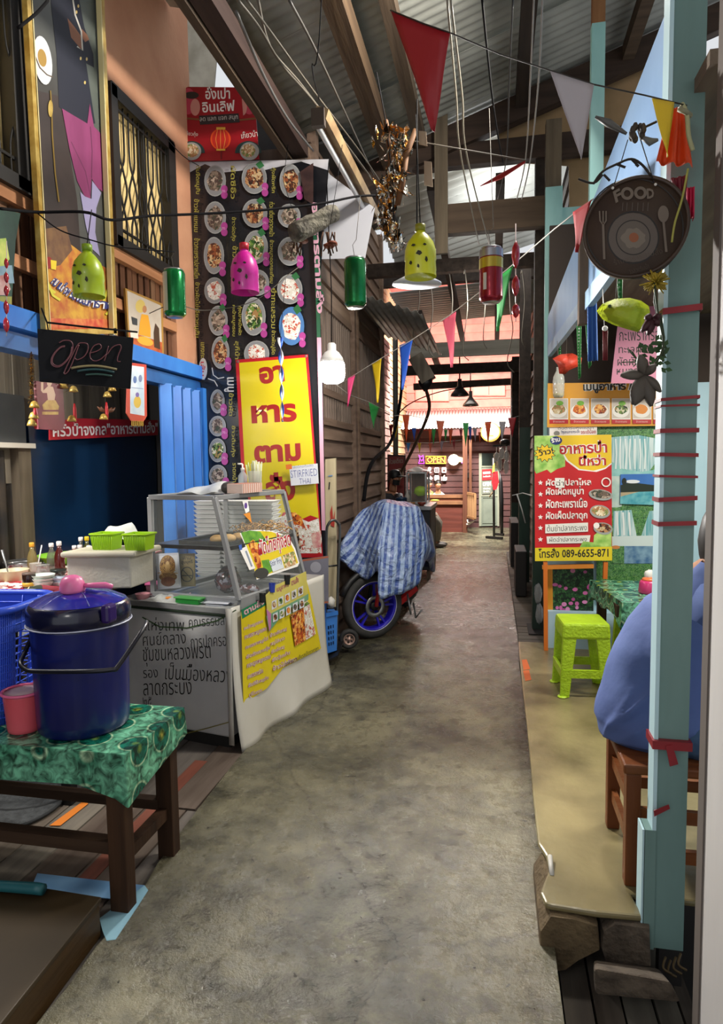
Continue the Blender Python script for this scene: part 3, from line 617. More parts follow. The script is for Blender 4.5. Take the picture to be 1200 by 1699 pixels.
# step box, mats and floor bits
BR = wood('#3a2812', '#4a361c', 'y', rough=.5); BRT = mat('#302410', .55, h2='#3a2c16', scale=3, bump=.05)
p = az(165, 1490, .12); q = az(0, 1699, .12)
mb = MB(); mb.prism([V((-2.26, p.y+.03, -.02)), V((p.x, p.y, -.02)), V((q.x+.0, q.y-.05, -.02)), V((q.x+.03, .9, -.02)), V((-2.26, .9, -.02))], (0, 0, .125), BR)
t = mb.build('body', thing('wooden_step', 'brown boxed wooden step in the bottom left corner', 'step', (p.x-.5, 1.4, -.02)), bevel=.005).parent
mb = MB(); mb.prism([V((-2.26, p.y+.035, .106)), V((p.x+.006, p.y+.004, .106)), V((q.x+.006, q.y-.05, .106)), V((q.x+.036, .9, .106)), V((-2.26, .9, .106))], (0, 0, .016), BRT); mb.build('tread', t, bevel=.003)
TEAL = mat('#1d5a62', .4, h2='#2a6e74', scale=4); LBC = mat('#6d9ed0', .7, h2='#86b4dc', scale=5, bump=.15); LBC2 = mat('#7fb0c8', .7, h2='#93c2d4', scale=5, bump=.15)
mb = MB(); mb.tube([az(-40, 1468, .15), az(0, 1470, .15), az(60, 1474, .15), az(72, 1476, .15)], [.018, .018, .02, .019], TEAL, 10); tag(mb.build('brush_handle'), 'dark teal plastic handle lying on the back of the brown step', 'handle')
def sheet(name, px, z, m, label, cat, th=.003, waves=0):
    mb = MB(); mb.prism([az(x, y, z) for x, y in px], (0, 0, th), m); return tag(mb.build(name), label, cat)
sheet('plastic_sheet', [(62, 1450), (240, 1470), (238, 1500), (185, 1492), (50, 1478)], -.008, LBC, 'blue plastic sheet on the floor behind the brown step', 'sheet')
sheet('painted_board', [(165, 1525), (240, 1470), (246, 1478), (232, 1500), (192, 1560), (177, 1562), (170, 1545)], -.002, LBC2, 'pale blue flat board under the near table leg', 'board')
ORP = mat('#e8842a', .7)
sheet('paint_mark', [(82, 1370), (140, 1328), (147, 1326), (146, 1334), (100, 1370)], -.014, ORP, 'orange paint stripe on the deck boards beside the grey mat', 'paint mark', .001)
def mat_rug(px, label, k=.88):
    c = az(*px, -.014); t = thing('doormat', label, 'doormat', c, 'grey round mats')
    mb = MB(); G = mat('#3e4042', .85, h2='#55585a', scale=30, bump=1, bscale=40)
    mb.lathe([(.3*k, 0), (.305*k, .006), (.295*k, .012), (.2*k, .011), (.19*k, .014), (.1*k, .012), (.002, .013)], c, G, 40); mb.build('pad', t)
    mb = MB(); mb.tube([c+V((.3*k*math.cos(j*.157), .3*k*math.sin(j*.157), .01)) for j in range(40)], .007, mat('#2a2c2e', .8), 6, True); mb.build('rim', t); return t
mat_rug((10, 1336), 'round grey embossed rubber mat, the nearer of the two beneath the table')
mat_rug((62, 1302), 'round grey embossed rubber mat lying further back, partly hidden by the nearer mat')
# ---- kitchen counter and everything on it
ZC = 1.0
t = thing('counter', 'cluttered kitchen counter against the navy sheet', 'counter', (-2.4, 3.1, 0))
RCK = cells('red_check_cloth', ['#b02030', '#e8e2dc', '#8a1824', '#d8d0c8'], 40, .5)
CP = [V((KX+.02, 2.62, ZC-.04)), V((-1.93, 2.62, ZC-.04)), V((-1.93, 3.22, ZC-.04)), V((-2.15, 3.42, ZC-.04)), V((-2.3, 4.2, ZC-.04)), V((KX+.02, 4.2, ZC-.04))]
mb = MB(); mb.prism(CP, (0, 0, .036), wood('#5a4636', '#74604c', 'x')); mb.build('worktop', t)
for x, y in ((KX+.08, 2.68), (-2.0, 2.68), (KX+.08, 4.1), (-2.36, 4.1)): mb = MB(); mb.box((x-.025, y-.025, -.02), (x+.025, y+.025, ZC-.04), BLACK); mb.build('leg', t)
mb = MB(); mb.prism([V((p.x, p.y, ZC-.004)) for p in CP], (0, 0, .004), RCK); mb.box((KX+.02, 2.6, ZC-.06), (-1.93, 2.612, ZC), RCK); tag(mb.build('checked_cloth'), 'red and white checked cloth covering the kitchen counter', 'cloth')
mb = MB(); fc = Face(mb, (0, 2.59, 0), NY); fc.slab([(30, 1030), (63, 1017), (63, 1050), (30, 1056)], mat('#e4e2dc', .5), .004)
fc.text('นบบ', (33, 1048), (55, 1043), 13, mat('#20242c', .5), .02); tag(mb.build('paper_sign'), 'white card with black lettering under the checked cloth', 'sign')
def pt(x, y, Y): return ay(x, y, Y)
def simple(name, prof, c, m, label, cat, n=20, group=None, parts=(), sx=1, sy=1, rotz=0):
    mb = MB(); mb.lathe(prof, c, m, n, sx=sx, sy=sy, rotz=rotz)
    if not parts: return tag(mb.build(name, origin=c), label, cat, group)
    t = thing(name, label, cat, c, group); mb.build('body', t)
    for nm, pr, pm in parts:
        k = MB(); k.lathe(pr, c, pm, n, sx=sx, sy=sy, rotz=rotz); k.build(nm, t)
    return t
CAPW = mat('#e8e6e4', .4); GLD = glass('bottle_glass', '#d8e0d8', .35)
def bottle(c, h, r, liquid, label, cap=CAPW, g='sauce bottles on the back shelf', lbl=None):
    P = [('cap', [(r*.45, h*.86), (r*.5, h*.87), (r*.5, h*.98), (r*.4, h)], cap)]
    if lbl: P.append(('paper_label', [(r*1.02, h*.2), (r*1.02, h*.48)], lbl))
    return simple('sauce_bottle', [(r*.9, 0), (r, h*.03), (r, h*.5), (r*.75, h*.66), (r*.42, h*.76), (r*.4, h*.87)], c, liquid, label, 'bottle', 16, g, P)
DKB = mat('#4a1410', .15, coat=.5); CLR = mat('#6a6a60', .12, alpha=.6, coat=.5); ORB = mat('#b0542a', .2, coat=.5); SOY = mat('#1e0f0a', .12, coat=.5)
BZ = ZC+.12
def onshelf(x, y, z): return az(x, y, z)
Yb = 3.15
def bt(x, ytop, ybase, r, liq, label, cap=CAPW, lbl=None, Y=Yb, g='sauce bottles on the back shelf'):
    b = az(x, ybase, ZC); r *= 1.25*b.y/3.2; h = ay(x, ytop, b.y).z-b.z; return bottle(b, h, r, liq, label, cap, g, lbl)
bt(55, 900, 952, .022, mat('#8a7a4a', .15, alpha=.7, coat=.4), 'squat bottle with a yellow cap beside the glass jar', mat('#e0a030', .4))
bt(87, 901, 948, .021, CLR, 'clear glass bottle with white cap in front of the green colander')
bt(100, 898, 950, .022, DKB, 'tall dark red sauce bottle beside the clear bottle')
bt(125, 905, 945, .02, ORB, 'orange sauce bottle, left of the pair behind the foam box', lbl=CAPW)
bt(134, 904, 945, .02, ORB, 'orange sauce bottle, right of the pair behind the foam box', lbl=CAPW)
bt(136, 891, 940, .02, CLR, 'pale bottle with white cap standing behind the orange pair', Y=3.28)
bt(146, 890, 940, .02, mat('#4a4a22', .2, coat=.4), 'dark green bottle with yellow cap behind the orange pair', mat('#e0c020', .4), Y=3.28)
bt(149, 905, 945, .021, mat('#a83c2a', .2, coat=.4), 'reddish bottle next to the lime green baskets', Y=3.22)
c = az(105, 935, ZC)
simple('colander', [(.06, -.01), (.09, .0), (.14, .05), (.15, .055), (.145, .06), (.13, .05), (.08, .004)], c, mat('#8ac83c', .35), 'lime green plastic colander behind the bottles', 'colander', 28)
c = az(40, 940, ZC); simple('pot', [(.1, -.03), (.105, .02), (.115, .035), (.11, .036), (.1, .0)], c, mat('#a0a0a0', .25, .9), 'shallow steel pan at the back of the counter', 'pan', 28)
c = az(22, 962, ZC); simple('tub', [(.06, -.02), (.075, .05), (.08, .055), (.074, .053), (.06, .0)], c, mat('#ddd2b4', .4, h2='#cfc09a', scale=8), 'cream coloured tub with a spoon standing in it', 'tub', 24)
mb = MB(); q = az(22, 962, ZC); mb.tube([q+V((-.02, 0, .0)), q+V((-.035, 0, .06)), q+V((-.06, 0, .16))], [.004, .004, .008], STEEL, 6); tag(mb.build('spoon'), 'steel spoon standing in the cream tub', 'spoon')
c = az(49, 976, ZC); simple('jar', [(.028, 0), (.031, .01), (.031, .065), (.029, .07)], c, mat('#2a1810', .2, coat=.5), 'dark glass jar with a yellow label', 'jar', 18, None, [('paper_label', [(.0318, .012), (.0318, .032)], mat('#d8b040', .4)), ('lid', [(.031, .07), (.031, .078), (.02, .079)], mat('#6a5a50', .4))])
c = az(72, 965, ZC); simple('jar', [(.028, 0), (.034, .01), (.036, .05), (.028, .08), (.034, .085), (.034, .092)], c, mat('#a8a8a0', .1, alpha=.5, coat=.5), 'clear glass jar with a white and blue label', 'jar', 18, None, [('paper_label', [(.0365, .015), (.0368, .042)], mat('#3238b8', .4))])
c = az(60, 955, ZC); simple('cup', [(.025, 0), (.032, .07), (.034, .07)], c, glass('tumbler_glass', '#e8e8e4', .4), 'clear tumbler holding a straw and a stick', 'glass', 16)
mb = MB(); q = az(60, 955, ZC); mb.tube([q+V((0, 0, .005)), q+V((.045, 0, .17))], .0035, CAPW, 5); tag(mb.build('straw'), 'white straw leaning in the clear tumbler', 'straw')
for i, (x, y, rr, mm, lb, dz) in enumerate([(72, 972, .055, '#d8dcd8', 'white bowl, bottom of the stack near the checked cloth', 0), (72, 972, .056, '#e0e6e0', 'white bowl, middle of the stack near the checked cloth', .016), (72, 972, .057, '#cfe0d4', 'pale green plate, topmost of the bowl stack', .032)]):
    c = az(x, y+2, ZC)+V((0, 0, dz)); simple('bowl', [(rr*.55, 0), (rr*.8, .012), (rr, .03), (rr*1.02, .032), (rr*.95, .03), (rr*.5, .006)], c, mat(mm, .3), lb, 'bowl', 24, 'bowls on the counter')
for i, (dz, lb) in enumerate([(0, 'white square dish, lower of two beside the foam box'), (.02, 'blue rimmed square dish, upper of two beside the foam box')]):
    c = az(98, 972, ZC)+V((0, 0, dz)); simple('dish', [(.03, 0), (.048, .022), (.05, .024), (.028, .004)], c, mat('#dfe4ea' if i == 0 else '#c8d4e8', .3), lb, 'dish', 4, 'dishes on the counter', rotz=.8)
c = az(97, 957, ZC); simple('bowl', [(.02, 0), (.04, .02), (.044, .04), (.043, .042)], c, mat('#24302c', .3, alpha=.9, coat=.5), 'small dark green glass bowl behind the square dishes', 'bowl', 18)
for k in range(6):
    c = az(40, 1003, ZC); c.z = ZC+.006+k*.0085; simple('plate', [(.03, 0), (.055+.001*k, .008), (.058, .0095), (.03, .004)], c, mat('#e2e2e4' if k % 2 else '#8aa4c0', .3), ['plate at the bottom of the stack behind the blue basket', 'second plate up in the stack behind the blue basket', 'third plate up in the stack behind the blue basket', 'fourth plate up in the stack behind the blue basket', 'plate second from the top behind the blue basket', 'topmost plate in the stack behind the blue basket'][k], 'plate', 24, 'stacked plates behind the basket')
PUR = mat('#4a1c86', .6, h2='#5c2aa0', scale=6)
c = az(19, 955, ZC); t = thing('bow', 'purple cloth bow lying behind the blue basket', 'bow', c)
for s in (-1, 1):
    mb = MB(); mb.ball(c+V((s*.028, 0, .016)), (.027, .016, .02), PUR, 10, 7, .12); mb.build('loop', t)
mb = MB(); mb.ball(c+V((0, -.006, .016)), (.009, .012, .012), PUR, 8, 6); mb.build('knot', t)
mb = MB(); tc = cells('striped_towel_cloth', ['#b83a4c', '#28301c', '#d8cfa0', '#8a2434', '#5a6a3a'], 14, .8)
a, b = az(50, 990, ZC)+V((0, 0, .026)), az(112, 990, ZC)+V((0, 0, .026)); mb.tube([a, a.lerp(b, .3)+V((0, 0, .004)), a.lerp(b, .6), b], [.022, .026, .025, .02], tc, 12); tag(mb.build('rolled_cloth'), 'rolled red and green striped cloth in front of the foam box', 'cloth')
# foam box with two lime baskets, white bag
FB = mat('#c9c6bb', .7, h2='#b8b4a6', scale=4, bump=.15, bscale=60)
A = az(112, 978, ZC); B = az(218, 976, ZC); h = ay(112, 925, A.y).z-A.z
t = thing('foam_box', 'dirty white foam box with its lid on, beneath the lime baskets', 'foam box', (A+B)/2)
mb = MB(); mb.hexa([A, B, B+V((0, .22, 0)), A+V((0, .22, 0)), A+V((0, 0, h)), B+V((.0, 0, h)), B+V((0, .22, h)), A+V((0, .22, h))], FB); mb.build('body', t, bevel=.008)
o = V((-.02, -.02, 0)); o2 = V((.04, -.02, 0))
mb = MB(); mb.hexa([p+V((0, 0, h)) for p in (A+o, B+o2, B+V((.04, .24, 0)), A+V((-.02, .24, 0)))]+[p+V((0, 0, h+.028)) for p in (A+o, B+o2, B+V((.04, .24, 0)), A+V((-.02, .24, 0)))], mat('#d2ccb8', .7, h2='#bfb8a2', scale=4)); mb.build('lid', t, bevel=.01)
zl = A.z+h+.028
LIME = mat('#a8d820', .35, h2='#9ccc1a', scale=4)
def lime_basket(x, lab):
    c = ay(x, 900, A.y+.12); c.z = zl; t = thing('basket', lab, 'basket', c, 'lime baskets on the foam box')
    mb = MB(); hw, hd, hh = .058, .05, .078
    P = lambda k, z: [c+V((sx*(hw*k), sy*(hd*k), z)) for sx, sy in ((-1, -1), (1, -1), (1, 1), (-1, 1))]
    mb.add(P(.86, 0)+P(1, hh), [(0, 1, 5, 4), (1, 2, 6, 5), (2, 3, 7, 6), (3, 0, 4, 7), (0, 3, 2, 1)], LIME)
    for i in range(13):
        f = -1+2*i/12; mb.tube([c+V((f*hw*.86, -hd*.87, .002)), c+V((f*hw, -hd*1.01, hh))], .0026, LIME, 4)
    mb.build('body', t); mb = MB(); q = P(1.06, hh); mb.tube(q, .005, LIME, 5, True); mb.build('rim', t)
lime_basket(178, 'lime green ribbed basket, left one on the foam box'); lime_basket(232, 'lime green ribbed basket, right one on the foam box beside the glass case')
mb = MB(); cw = mat('#dfe4de', .5, alpha=.9, bump=.4, scale=14)
c0 = ay(200, 884, 3.27); mb.grid(lambda s, t: V((c0.x-.14+.26*s, 3.26+.05*t, zl+.002+(.085+.012*math.sin(s*7+t*4))*math.sin(math.pi*min(max(t, .02), .98))*min(1, 4*s, 5*(1-s)))), 18, 12, cw); tag(mb.build('plastic_bag'), 'white plastic bag crumpled behind the lime baskets', 'bag')
c = V((-2.06, 3.66, .8)); simple('container', [(.05, .0), (.058, .06), (.06, .062)], c, mat('#e8a8b8', .3, alpha=.85, coat=.3), 'pale pink plastic food tub beside the glass case', 'food tub', 4, None, [('lid', [(.064, .062), (.064, .074), (.05, .08), (.002, .08)], PK)], rotz=.8)
c = V((-2.07, 3.53, .8)); simple('container', [(.035, .0), (.045, .03), (.047, .032), (.04, .028), (.02, .006)], c, mat('#eaa8b0', .4), 'open pink dish of scraps next to the cart', 'dish', 20)
# ---- open sign, hung in front of the house wall
A, B = ay(62, 545, 2.72), ay(222, 560, 2.98); C, D = ay(217, 645, 2.98), ay(65, 633, 2.72)
nn = (B-A).cross(A-D).normalized()
if nn.y > 0: nn = -nn
SGN = mat('#07090f', .6, spec=.2)
t = thing('led_sign', 'black rectangular sign reading Open in unlit script tubes', 'sign', (A+C)/2)
mb = MB(); mb.prism([A, B, C, D], nn*-.02, SGN); mb.prism([A-nn*.004, B-nn*.004, C-nn*.004, D-nn*.004], nn*-.014, WHITE); mb.build('board', t, bevel=.003)
TUBE = mat('#6a3e44', .35); TUBE2 = mat('#5c343c', .4)
mb = MB(); fc = Face(mb, A, nn, .006)
def script(pts, w=.0028): mb.tube(smooth_pts([fc.at(x, y) for x, y in pts], 5), w, TUBE, 6)
O2 = [(98, 569), (106, 565), (117, 566), (121, 574), (118, 588), (108, 602), (97, 609), (87, 606), (85, 597), (90, 586), (100, 576), (108, 574)]
script(O2); script([(x*.9+103*.1, y*.9+588*.1) for x, y in O2[3:]])
script([(131, 572), (124, 592), (115, 613), (109, 620), (107, 617), (118, 593), (129, 572), (137, 569), (145, 571), (146, 580), (140, 591), (129, 597), (124, 594)])
script([(148, 586), (160, 583), (168, 577), (165, 571), (156, 574), (150, 584), (150, 594), (157, 599), (167, 596), (176, 588)])
script([(180, 574), (176, 590), (173, 599)]); script([(178, 588), (187, 576), (198, 572), (201, 577), (196, 590), (195, 599), (200, 600)])
mb.build('lettering', t, label='script lettering of unlit glass tubes')
mb = MB(); fc = Face(mb, A, nn, .006)
def arcs(x0, x1, y, bow, m, w): mb.tube(smooth_pts([fc.at(x0+(x1-x0)*k/6, y-bow*math.sin(math.pi*k/6)+(2*k/6)) for k in range(7)], 2), w, m, 6)
arcs(118, 194, 611, 5, mat('#8a7e58', .4), .006); arcs(128, 190, 616, 4, mat('#24464a', .4), .006); arcs(142, 186, 622, 2, mat('#2a4a44', .4), .005); mb.build('underline', t)
mb = MB(); mb.tube([ay(78, 535, 2.75), ay(130, 541, 2.85), ay(228, 551, 3.05)], .005, CABLE, 6); mb.tube([ay(78, 535, 2.75), ay(80, 547, 2.74)], .003, CABLE, 5); mb.tube([ay(209, 549, 3.0), ay(209, 558, 2.97)], .004, CABLE, 5); mb.tube([ay(78, 535, 2.75), ay(69, 512, 2.95), V((XW, 3.05, 2.5))], .004, CABLE, 5); mb.build('hanger_rod', t)
# ---- pictures on the house wall
def pic(name, x, quad, label, cat, th=.02, edge=None, base=None):
    mb = MB(); fc = Face(mb, (x, 0, 0), PX_); fc.slab(quad, base or WHITE, th); return mb, fc
# tall portrait in a gilt frame
GILT = mat('#b08c3c', .35, .35, h2='#d4b868', scale=14); CREAMF = mat('#d8c890', .5)
fp = V((-2.25, 3.03, 0)); mb = MB(); fc = Face(mb, fp, PX_)
Q = [(42, -20), (168, -20), (190, 553), (77, 553)]
fc.slab(Q, mat('#3a3634', .5, h2='#57544e', scale=1.5), .03)
PB_ = mat('#3c3a36', .5, h2='#5d605c', scale=1.2); fc.poly(Q, PB_)
t = thing('portrait_poster', 'tall gilt framed portrait poster of a person in navy coat and pink trousers', 'poster', fc.at(130, 552))
SK = mat('#8a5a40', .6); NV = mat('#0e1326', .6); PNK = mat('#7a2c5a', .6, h2='#8c3a6a', scale=6, sz=.3); STK = mat('#9a94b8', .6)
fc.poly([(126, -20), (168, -20), (176, 250), (150, 200), (130, 60)], mat('#5c635c', .5, h2='#4a524c', scale=3))
fc.poly([(62, 150), (100, 160), (128, 330), (135, 430), (72, 440), (64, 250)], mat('#2a2220', .5, h2='#3c302c', scale=4))
fc.poly([(72, 420), (110, 400), (150, 430), (186, 450), (190, 553), (77, 553)], mat('#c89a34', .5, h2='#a8542a', scale=14, bump=.1))
fc.poly([(70, 380), (110, 375), (120, 415), (100, 440), (74, 445)], mat('#5c4030', .5, h2='#7a5a3a', scale=18))
fc.poly([(77, 528), (190, 530), (190, 553), (77, 553)], mat('#d0824a', .5, h2='#b8402c', scale=20))
fc.poly([(82, -20), (128, -20), (140, 45), (155, 90), (156, 112), (143, 105), (158, 205), (145, 206), (98, 178), (94, 90)], NV)
fc.poly([(112, 30), (124, 45), (136, 62), (135, 82), (128, 74), (118, 62)], SK); fc.poly([(136, 48), (145, 58), (148, 66), (141, 70), (134, 58)], SK)
fc.line([(118, -20), (125, 25), (135, 52), (137, 84), (128, 77)], 2.5, mat('#c9c4b8', .5))
for x, y in ((134, 97), (144, 98), (141, 137), (130, 10), (127, 20)): fc.ell(x, y, 1.6, 3, mat('#d0b468', .4), n=8)
fc.poly([(103, 180), (145, 205), (149, 172), (156, 210), (168, 222), (173, 320), (160, 310), (152, 296), (150, 330), (140, 325), (128, 300), (116, 250)], PNK)
fc.line([(118, 235), (130, 260), (142, 285), (150, 325)], 1.2, mat('#5e1e46', .6)); fc.line([(150, 210), (153, 250), (152, 295)], 1.5, mat('#5e1e46', .6))
fc.poly([(133, 318), (141, 326), (152, 330), (153, 300), (168, 320), (160, 345), (158, 385), (166, 425), (152, 412), (142, 372)], STK)
fc.ell(71, 100, 15, 41, mat('#cfd2d4', .5), rot=-8); fc.ell(70, 96, 7, 15, mat('#a8853c', .4), rot=-10); fc.line([(57, 90), (66, 112), (78, 124), (88, 128)], 2, mat('#5a4a3a', .5))
fc.line([(84, 150), (86, 185), (87, 225), (92, 290), (98, 335)], 2.2, mat('#7c6428', .4)); fc.ell(84, 180, 4, 14, GILT)
fc.ell(81, 436, 6, 10, mat('#8a2420', .5)); fc.poly([(84, 431), (94, 433), (93, 448), (85, 446)], mat('#d8c030', .5))
for p in ([(68, 455), (78, 465), (88, 490), (100, 498)], [(72, 470), (84, 480), (92, 486)], [(180, 478), (172, 500), (184, 512), (176, 522)], [(188, 490), (182, 515), (190, 535)]): fc.line(p, 4, mat('#c8c040', .5))
PTXT = 'สมเด็จพระปิยะมหาราช'
import unicodedata
def arc_text(fc, s, pts, h, m, ol):
    """lettering that follows a curved ribbon, cluster by cluster"""
    cl = []
    for ch in s:
        if cl and unicodedata.category(ch) == 'Mn': cl[-1] += ch
        else: cl.append(ch)
    n = len(cl); P = [V((p[0], p[1], 0)) for p in pts]; P = smooth_pts(P, 10)
    for i, c_ in enumerate(cl):
        a = P[int(i/n*(len(P)-1))]; b = P[int((i+.92)/n*(len(P)-1))]
        d = (b-a).normalized(); k = 1.45 if any(unicodedata.category(q) == 'Mn' for q in c_) else 1
        fc.text(c_, (a.x, a.y), (b.x, b.y), h*k, m, .02, ol, .07)
arc_text(fc, PTXT, [(83, 470), (98, 482), (112, 492), (128, 501), (142, 507), (160, 511), (187, 514)], 13, mat('#26306c', .5), mat('#e8e6e0', .5))
mb.build('picture', t)
mb = MB(); 
def fbar(a, b, w_, m): 
    A, B = fc.at(*a, .012), fc.at(*b, .012); mb.beam(A, B, w_, .03, m, PX_)
fbar((43, -22), (76, 556), .035, GILT); fbar((47, -22), (80, 556), .012, CREAMF); fbar((166, -22), (189, 556), .03, GILT); fbar((163, -22), (186, 556), .01, CREAMF); fbar((76, 553), (190, 549), .03, GILT); mb.build('frame', t)
# green landscape picture at the far left
mb, fc = pic('landscape_poster', XW+.04, [(-40, 335), (34, 354), (26, 400), (18, 524), (-40, 505)], '', '', .01, base=mat('#1c342e', .5, h2='#2f5242', scale=5))
fc.poly([(-40, 400), (10, 395), (16, 430), (5, 445), (-40, 440)], mat('#8aa84a', .5, h2='#c0c468', scale=12)); fc.poly([(-40, 445), (20, 440), (24, 470), (-40, 470)], mat('#7c98a8', .5, h2='#4a6a80', scale=9))
fc.poly([(-40, 468), (10, 455), (18, 480), (10, 490), (-40, 488)], mat('#9a5a58', .5, h2='#c8b8b4', scale=8)); fc.poly([(-40, 490), (20, 492), (18, 524), (-40, 505)], mat('#5a6a3a', .5, h2='#a8a048', scale=9))
tag(mb.build('landscape_poster'), 'green and blue picture of trees and houses hung at the left edge', 'poster')
# small picture of a seated monk
mb, fc = pic('monk_picture', XW+.035, [(208, 478), (270, 504), (272, 592), (214, 572)], '', '', .015, base=mat('#a8803c', .4))
fc.poly([(211, 482), (267, 507), (269, 588), (216, 569)], mat('#b8ac9c', .5, h2='#c8c0b4', scale=5)); fc.poly([(214, 550), (269, 568), (269, 588), (216, 569)], mat('#a8482a', .5, h2='#c86a3a', scale=14))
fc.ell(233, 508, 8, 11, mat('#c8b060', .5)); fc.ell(240, 513, 3.6, 6, mat('#b07a50', .6)); fc.poly([(235, 521), (246, 523), (250, 545), (250, 560), (230, 555), (232, 535)], mat('#d89a28', .6)); fc.ell(241, 566, 14, 7, mat('#dca838', .6), rot=18)
fc.poly([(258, 536), (264, 545), (266, 580), (256, 576), (255, 552)], mat('#4a3424', .5)); fc.poly([(218, 525), (228, 529), (228, 540), (220, 538)], mat('#3a3c40', .5)); fc.poly([(216, 552), (228, 548), (230, 562), (217, 560)], mat('#e0d6c8', .5))
tag(mb.build('monk_picture'), 'small framed print of a person in orange robes seated, on the slatted wall', 'picture')
# red strip sign
mb, fc = pic('shop_sign', KX+.05, [(83, 703), (120, 694), (262, 697), (262, 722), (83, 730)], '', '', .01, base=mat('#b8222e', .4, h2='#a01824', scale=3))
fc.text('ครัวป้าจงกล"อาหารตามสั่ง"', (88, 725), (262, 718), 25, mat('#f0eeea', .5), .02); tag(mb.build('shop_sign'), 'red strip sign with white lettering above the navy sheet', 'sign')
# maroon board with gilt seated figure
mb, fc = pic('deity_picture', XW+.1, [(60, 632), (104, 638), (108, 700), (104, 714), (64, 712)], '', '', .015, base=mat('#6e2430', .5, h2='#823040', scale=6))
F1 = mat('#c8a890', .5); F2 = mat('#c8a85c', .5, h2='#a87c3c', scale=20)
fc.poly([(68, 630), (72, 632), (72, 648), (80, 640), (88, 642), (92, 655), (90, 668), (80, 668), (78, 652), (71, 652), (68, 648)], F1); fc.ell(82, 636, 4, 5, F1); fc.poly([(70, 672), (78, 664), (92, 664), (98, 674), (97, 680), (72, 680)], F2); fc.rect(70, 683, 97, 688, F2)
tag(mb.build('deity_picture'), 'maroon plaque with a pale gilt seated figure, beside the tinsel', 'plaque')
# white and blue hanging pennant with red border
mb, fc = pic('hanging_banner', XW+.08, [(212, 601), (243, 605), (244, 690), (238, 700), (218, 698), (210, 685)], '', '', .006, base=mat('#c84a3c', .5))
fc.poly([(216, 606), (239, 609), (240, 690), (216, 686)], mat('#b8d0e4', .5, h2='#dfe8f0', scale=9)); fc.ell(228, 667, 6, 10, mat('#d8b850', .5)); fc.ell(228, 655, 3, 4, mat('#7a6ab0', .5)); fc.ell(224, 630, 3, 6, mat('#5a78b0', .5)); fc.ell(233, 628, 3, 6, mat('#7a8ab0', .5)); fc.line([(218, 643), (238, 645)], 1.2, mat('#8aa0c8', .5))
for k in range(7): fc.line([(219+3*k, 698), (219+3*k, 707)], 1.6, mat('#c8a040', .5))
tag(mb.build('hanging_banner'), 'small white and blue cloth banner with red border and gold fringe', 'banner')
# tinsel garlands with gilt bells and red tassels
TIN = foil('gold_tinsel_foil', ['#d8a838', '#6a4414', '#f0d070', '#a87420', '#3c280c'], 70)
def garland(x, y0, y1, label, wpx, bells, Y=3.06, X=XW+.16):
    X = XW+.085; top = ax(x, y0, X); t = thing('tinsel_garland', label, 'garland', top, 'gold tinsel garlands')
    r = wpx/1080*top.y/2; mb = MB(); n = int((y1-y0)/3)
    for i in range(max(n, 1)*14):
        p = ax(x+random.uniform(-1, 1), y0+(y1-y0)*random.random(), X); a = random.uniform(0, 6.28); d = V((math.cos(a), math.sin(a), random.uniform(-.5, .3)))*r*random.uniform(.7, 1.1); s = V((-d.y, d.x, 0)).normalized()*.003
        mb.flat([p-s, p+s, p+d+s*.4, p+d-s*.4], TIN)
    mb.build('tinsel', t)
    for bx, by in bells:
        b = MB(); c = ax(bx, by, X+.02); b.lathe([(.004, .02), (.014, .014), (.02, 0), (.024, -.012), (.02, -.014)], c, GILT, 12); b.build('bell', t)
    k = MB(); c = ax(bells[-1][0]+5, bells[-1][1]-16, X+.03); k.tube([c+V((0, 0, .03)), c, c-V((0, 0, .05)), c-V((0, 0, .075))], [.004, .009, .009, .005], RED, 8); k.build('tassel', t)
garland(52, 585, 668, 'long gold tinsel garland hanging left of the Open sign', 15, [(57, 672), (56, 690), (53, 702)])
garland(113, 636, 650, 'gold tinsel with red tassel hanging below the middle of the Open sign', 16, [(105, 640), (122, 646), (119, 695)])
garland(190, 640, 648, 'gold tinsel with hanging lotus below the right end of the Open sign', 14, [(186, 645), (178, 655), (172, 692)])
mb = MB(); c = ax(177, 684, XW+.1)
for k in range(5): a = R_(-70+35*k); mb.tube([c, c+V((.02*math.sin(a), .03*math.sin(a), .012)), c+V((.03*math.sin(a), .05*math.sin(a), .03))], [.008, .01, .002], mat('#6a4028', .5), 7)
tag(mb.build('lotus_ornament'), 'brown lotus ornament under the right hand tinsel', 'ornament')
# folding blue gate
t = thing('folding_gate', 'bright blue folding steel gate pushed back against its post', 'gate', (XW, 4.6, 0))
ys = [4.28+.075*k for k in range(8)]
for i in range(7):
    mb = MB(); a, b = ys[i], ys[i+1]; d0, d1 = (0, .055) if i % 2 == 0 else (.055, 0)
    mb.hexa([(XW+d0-.005, a, .02), (XW+d0+.006, a, .02), (XW+d1+.006, b, .02), (XW+d1-.005, b, .02), (XW+d0-.005, a, 2.18), (XW+d0+.006, a, 2.18), (XW+d1+.006, b, 2.18), (XW+d1-.005, b, 2.18)], BLUE)
    mb.tube([(XW+d1+.006, b, .02), (XW+d1+.006, b, 2.17)], .006, BLUE2, 6); mb.build('slat', t)
mb = MB(); mb.box((XW-.04, 4.82, 0), (XW+.08, 4.94, 2.2), BLUE); mb.build('gate_post', t)
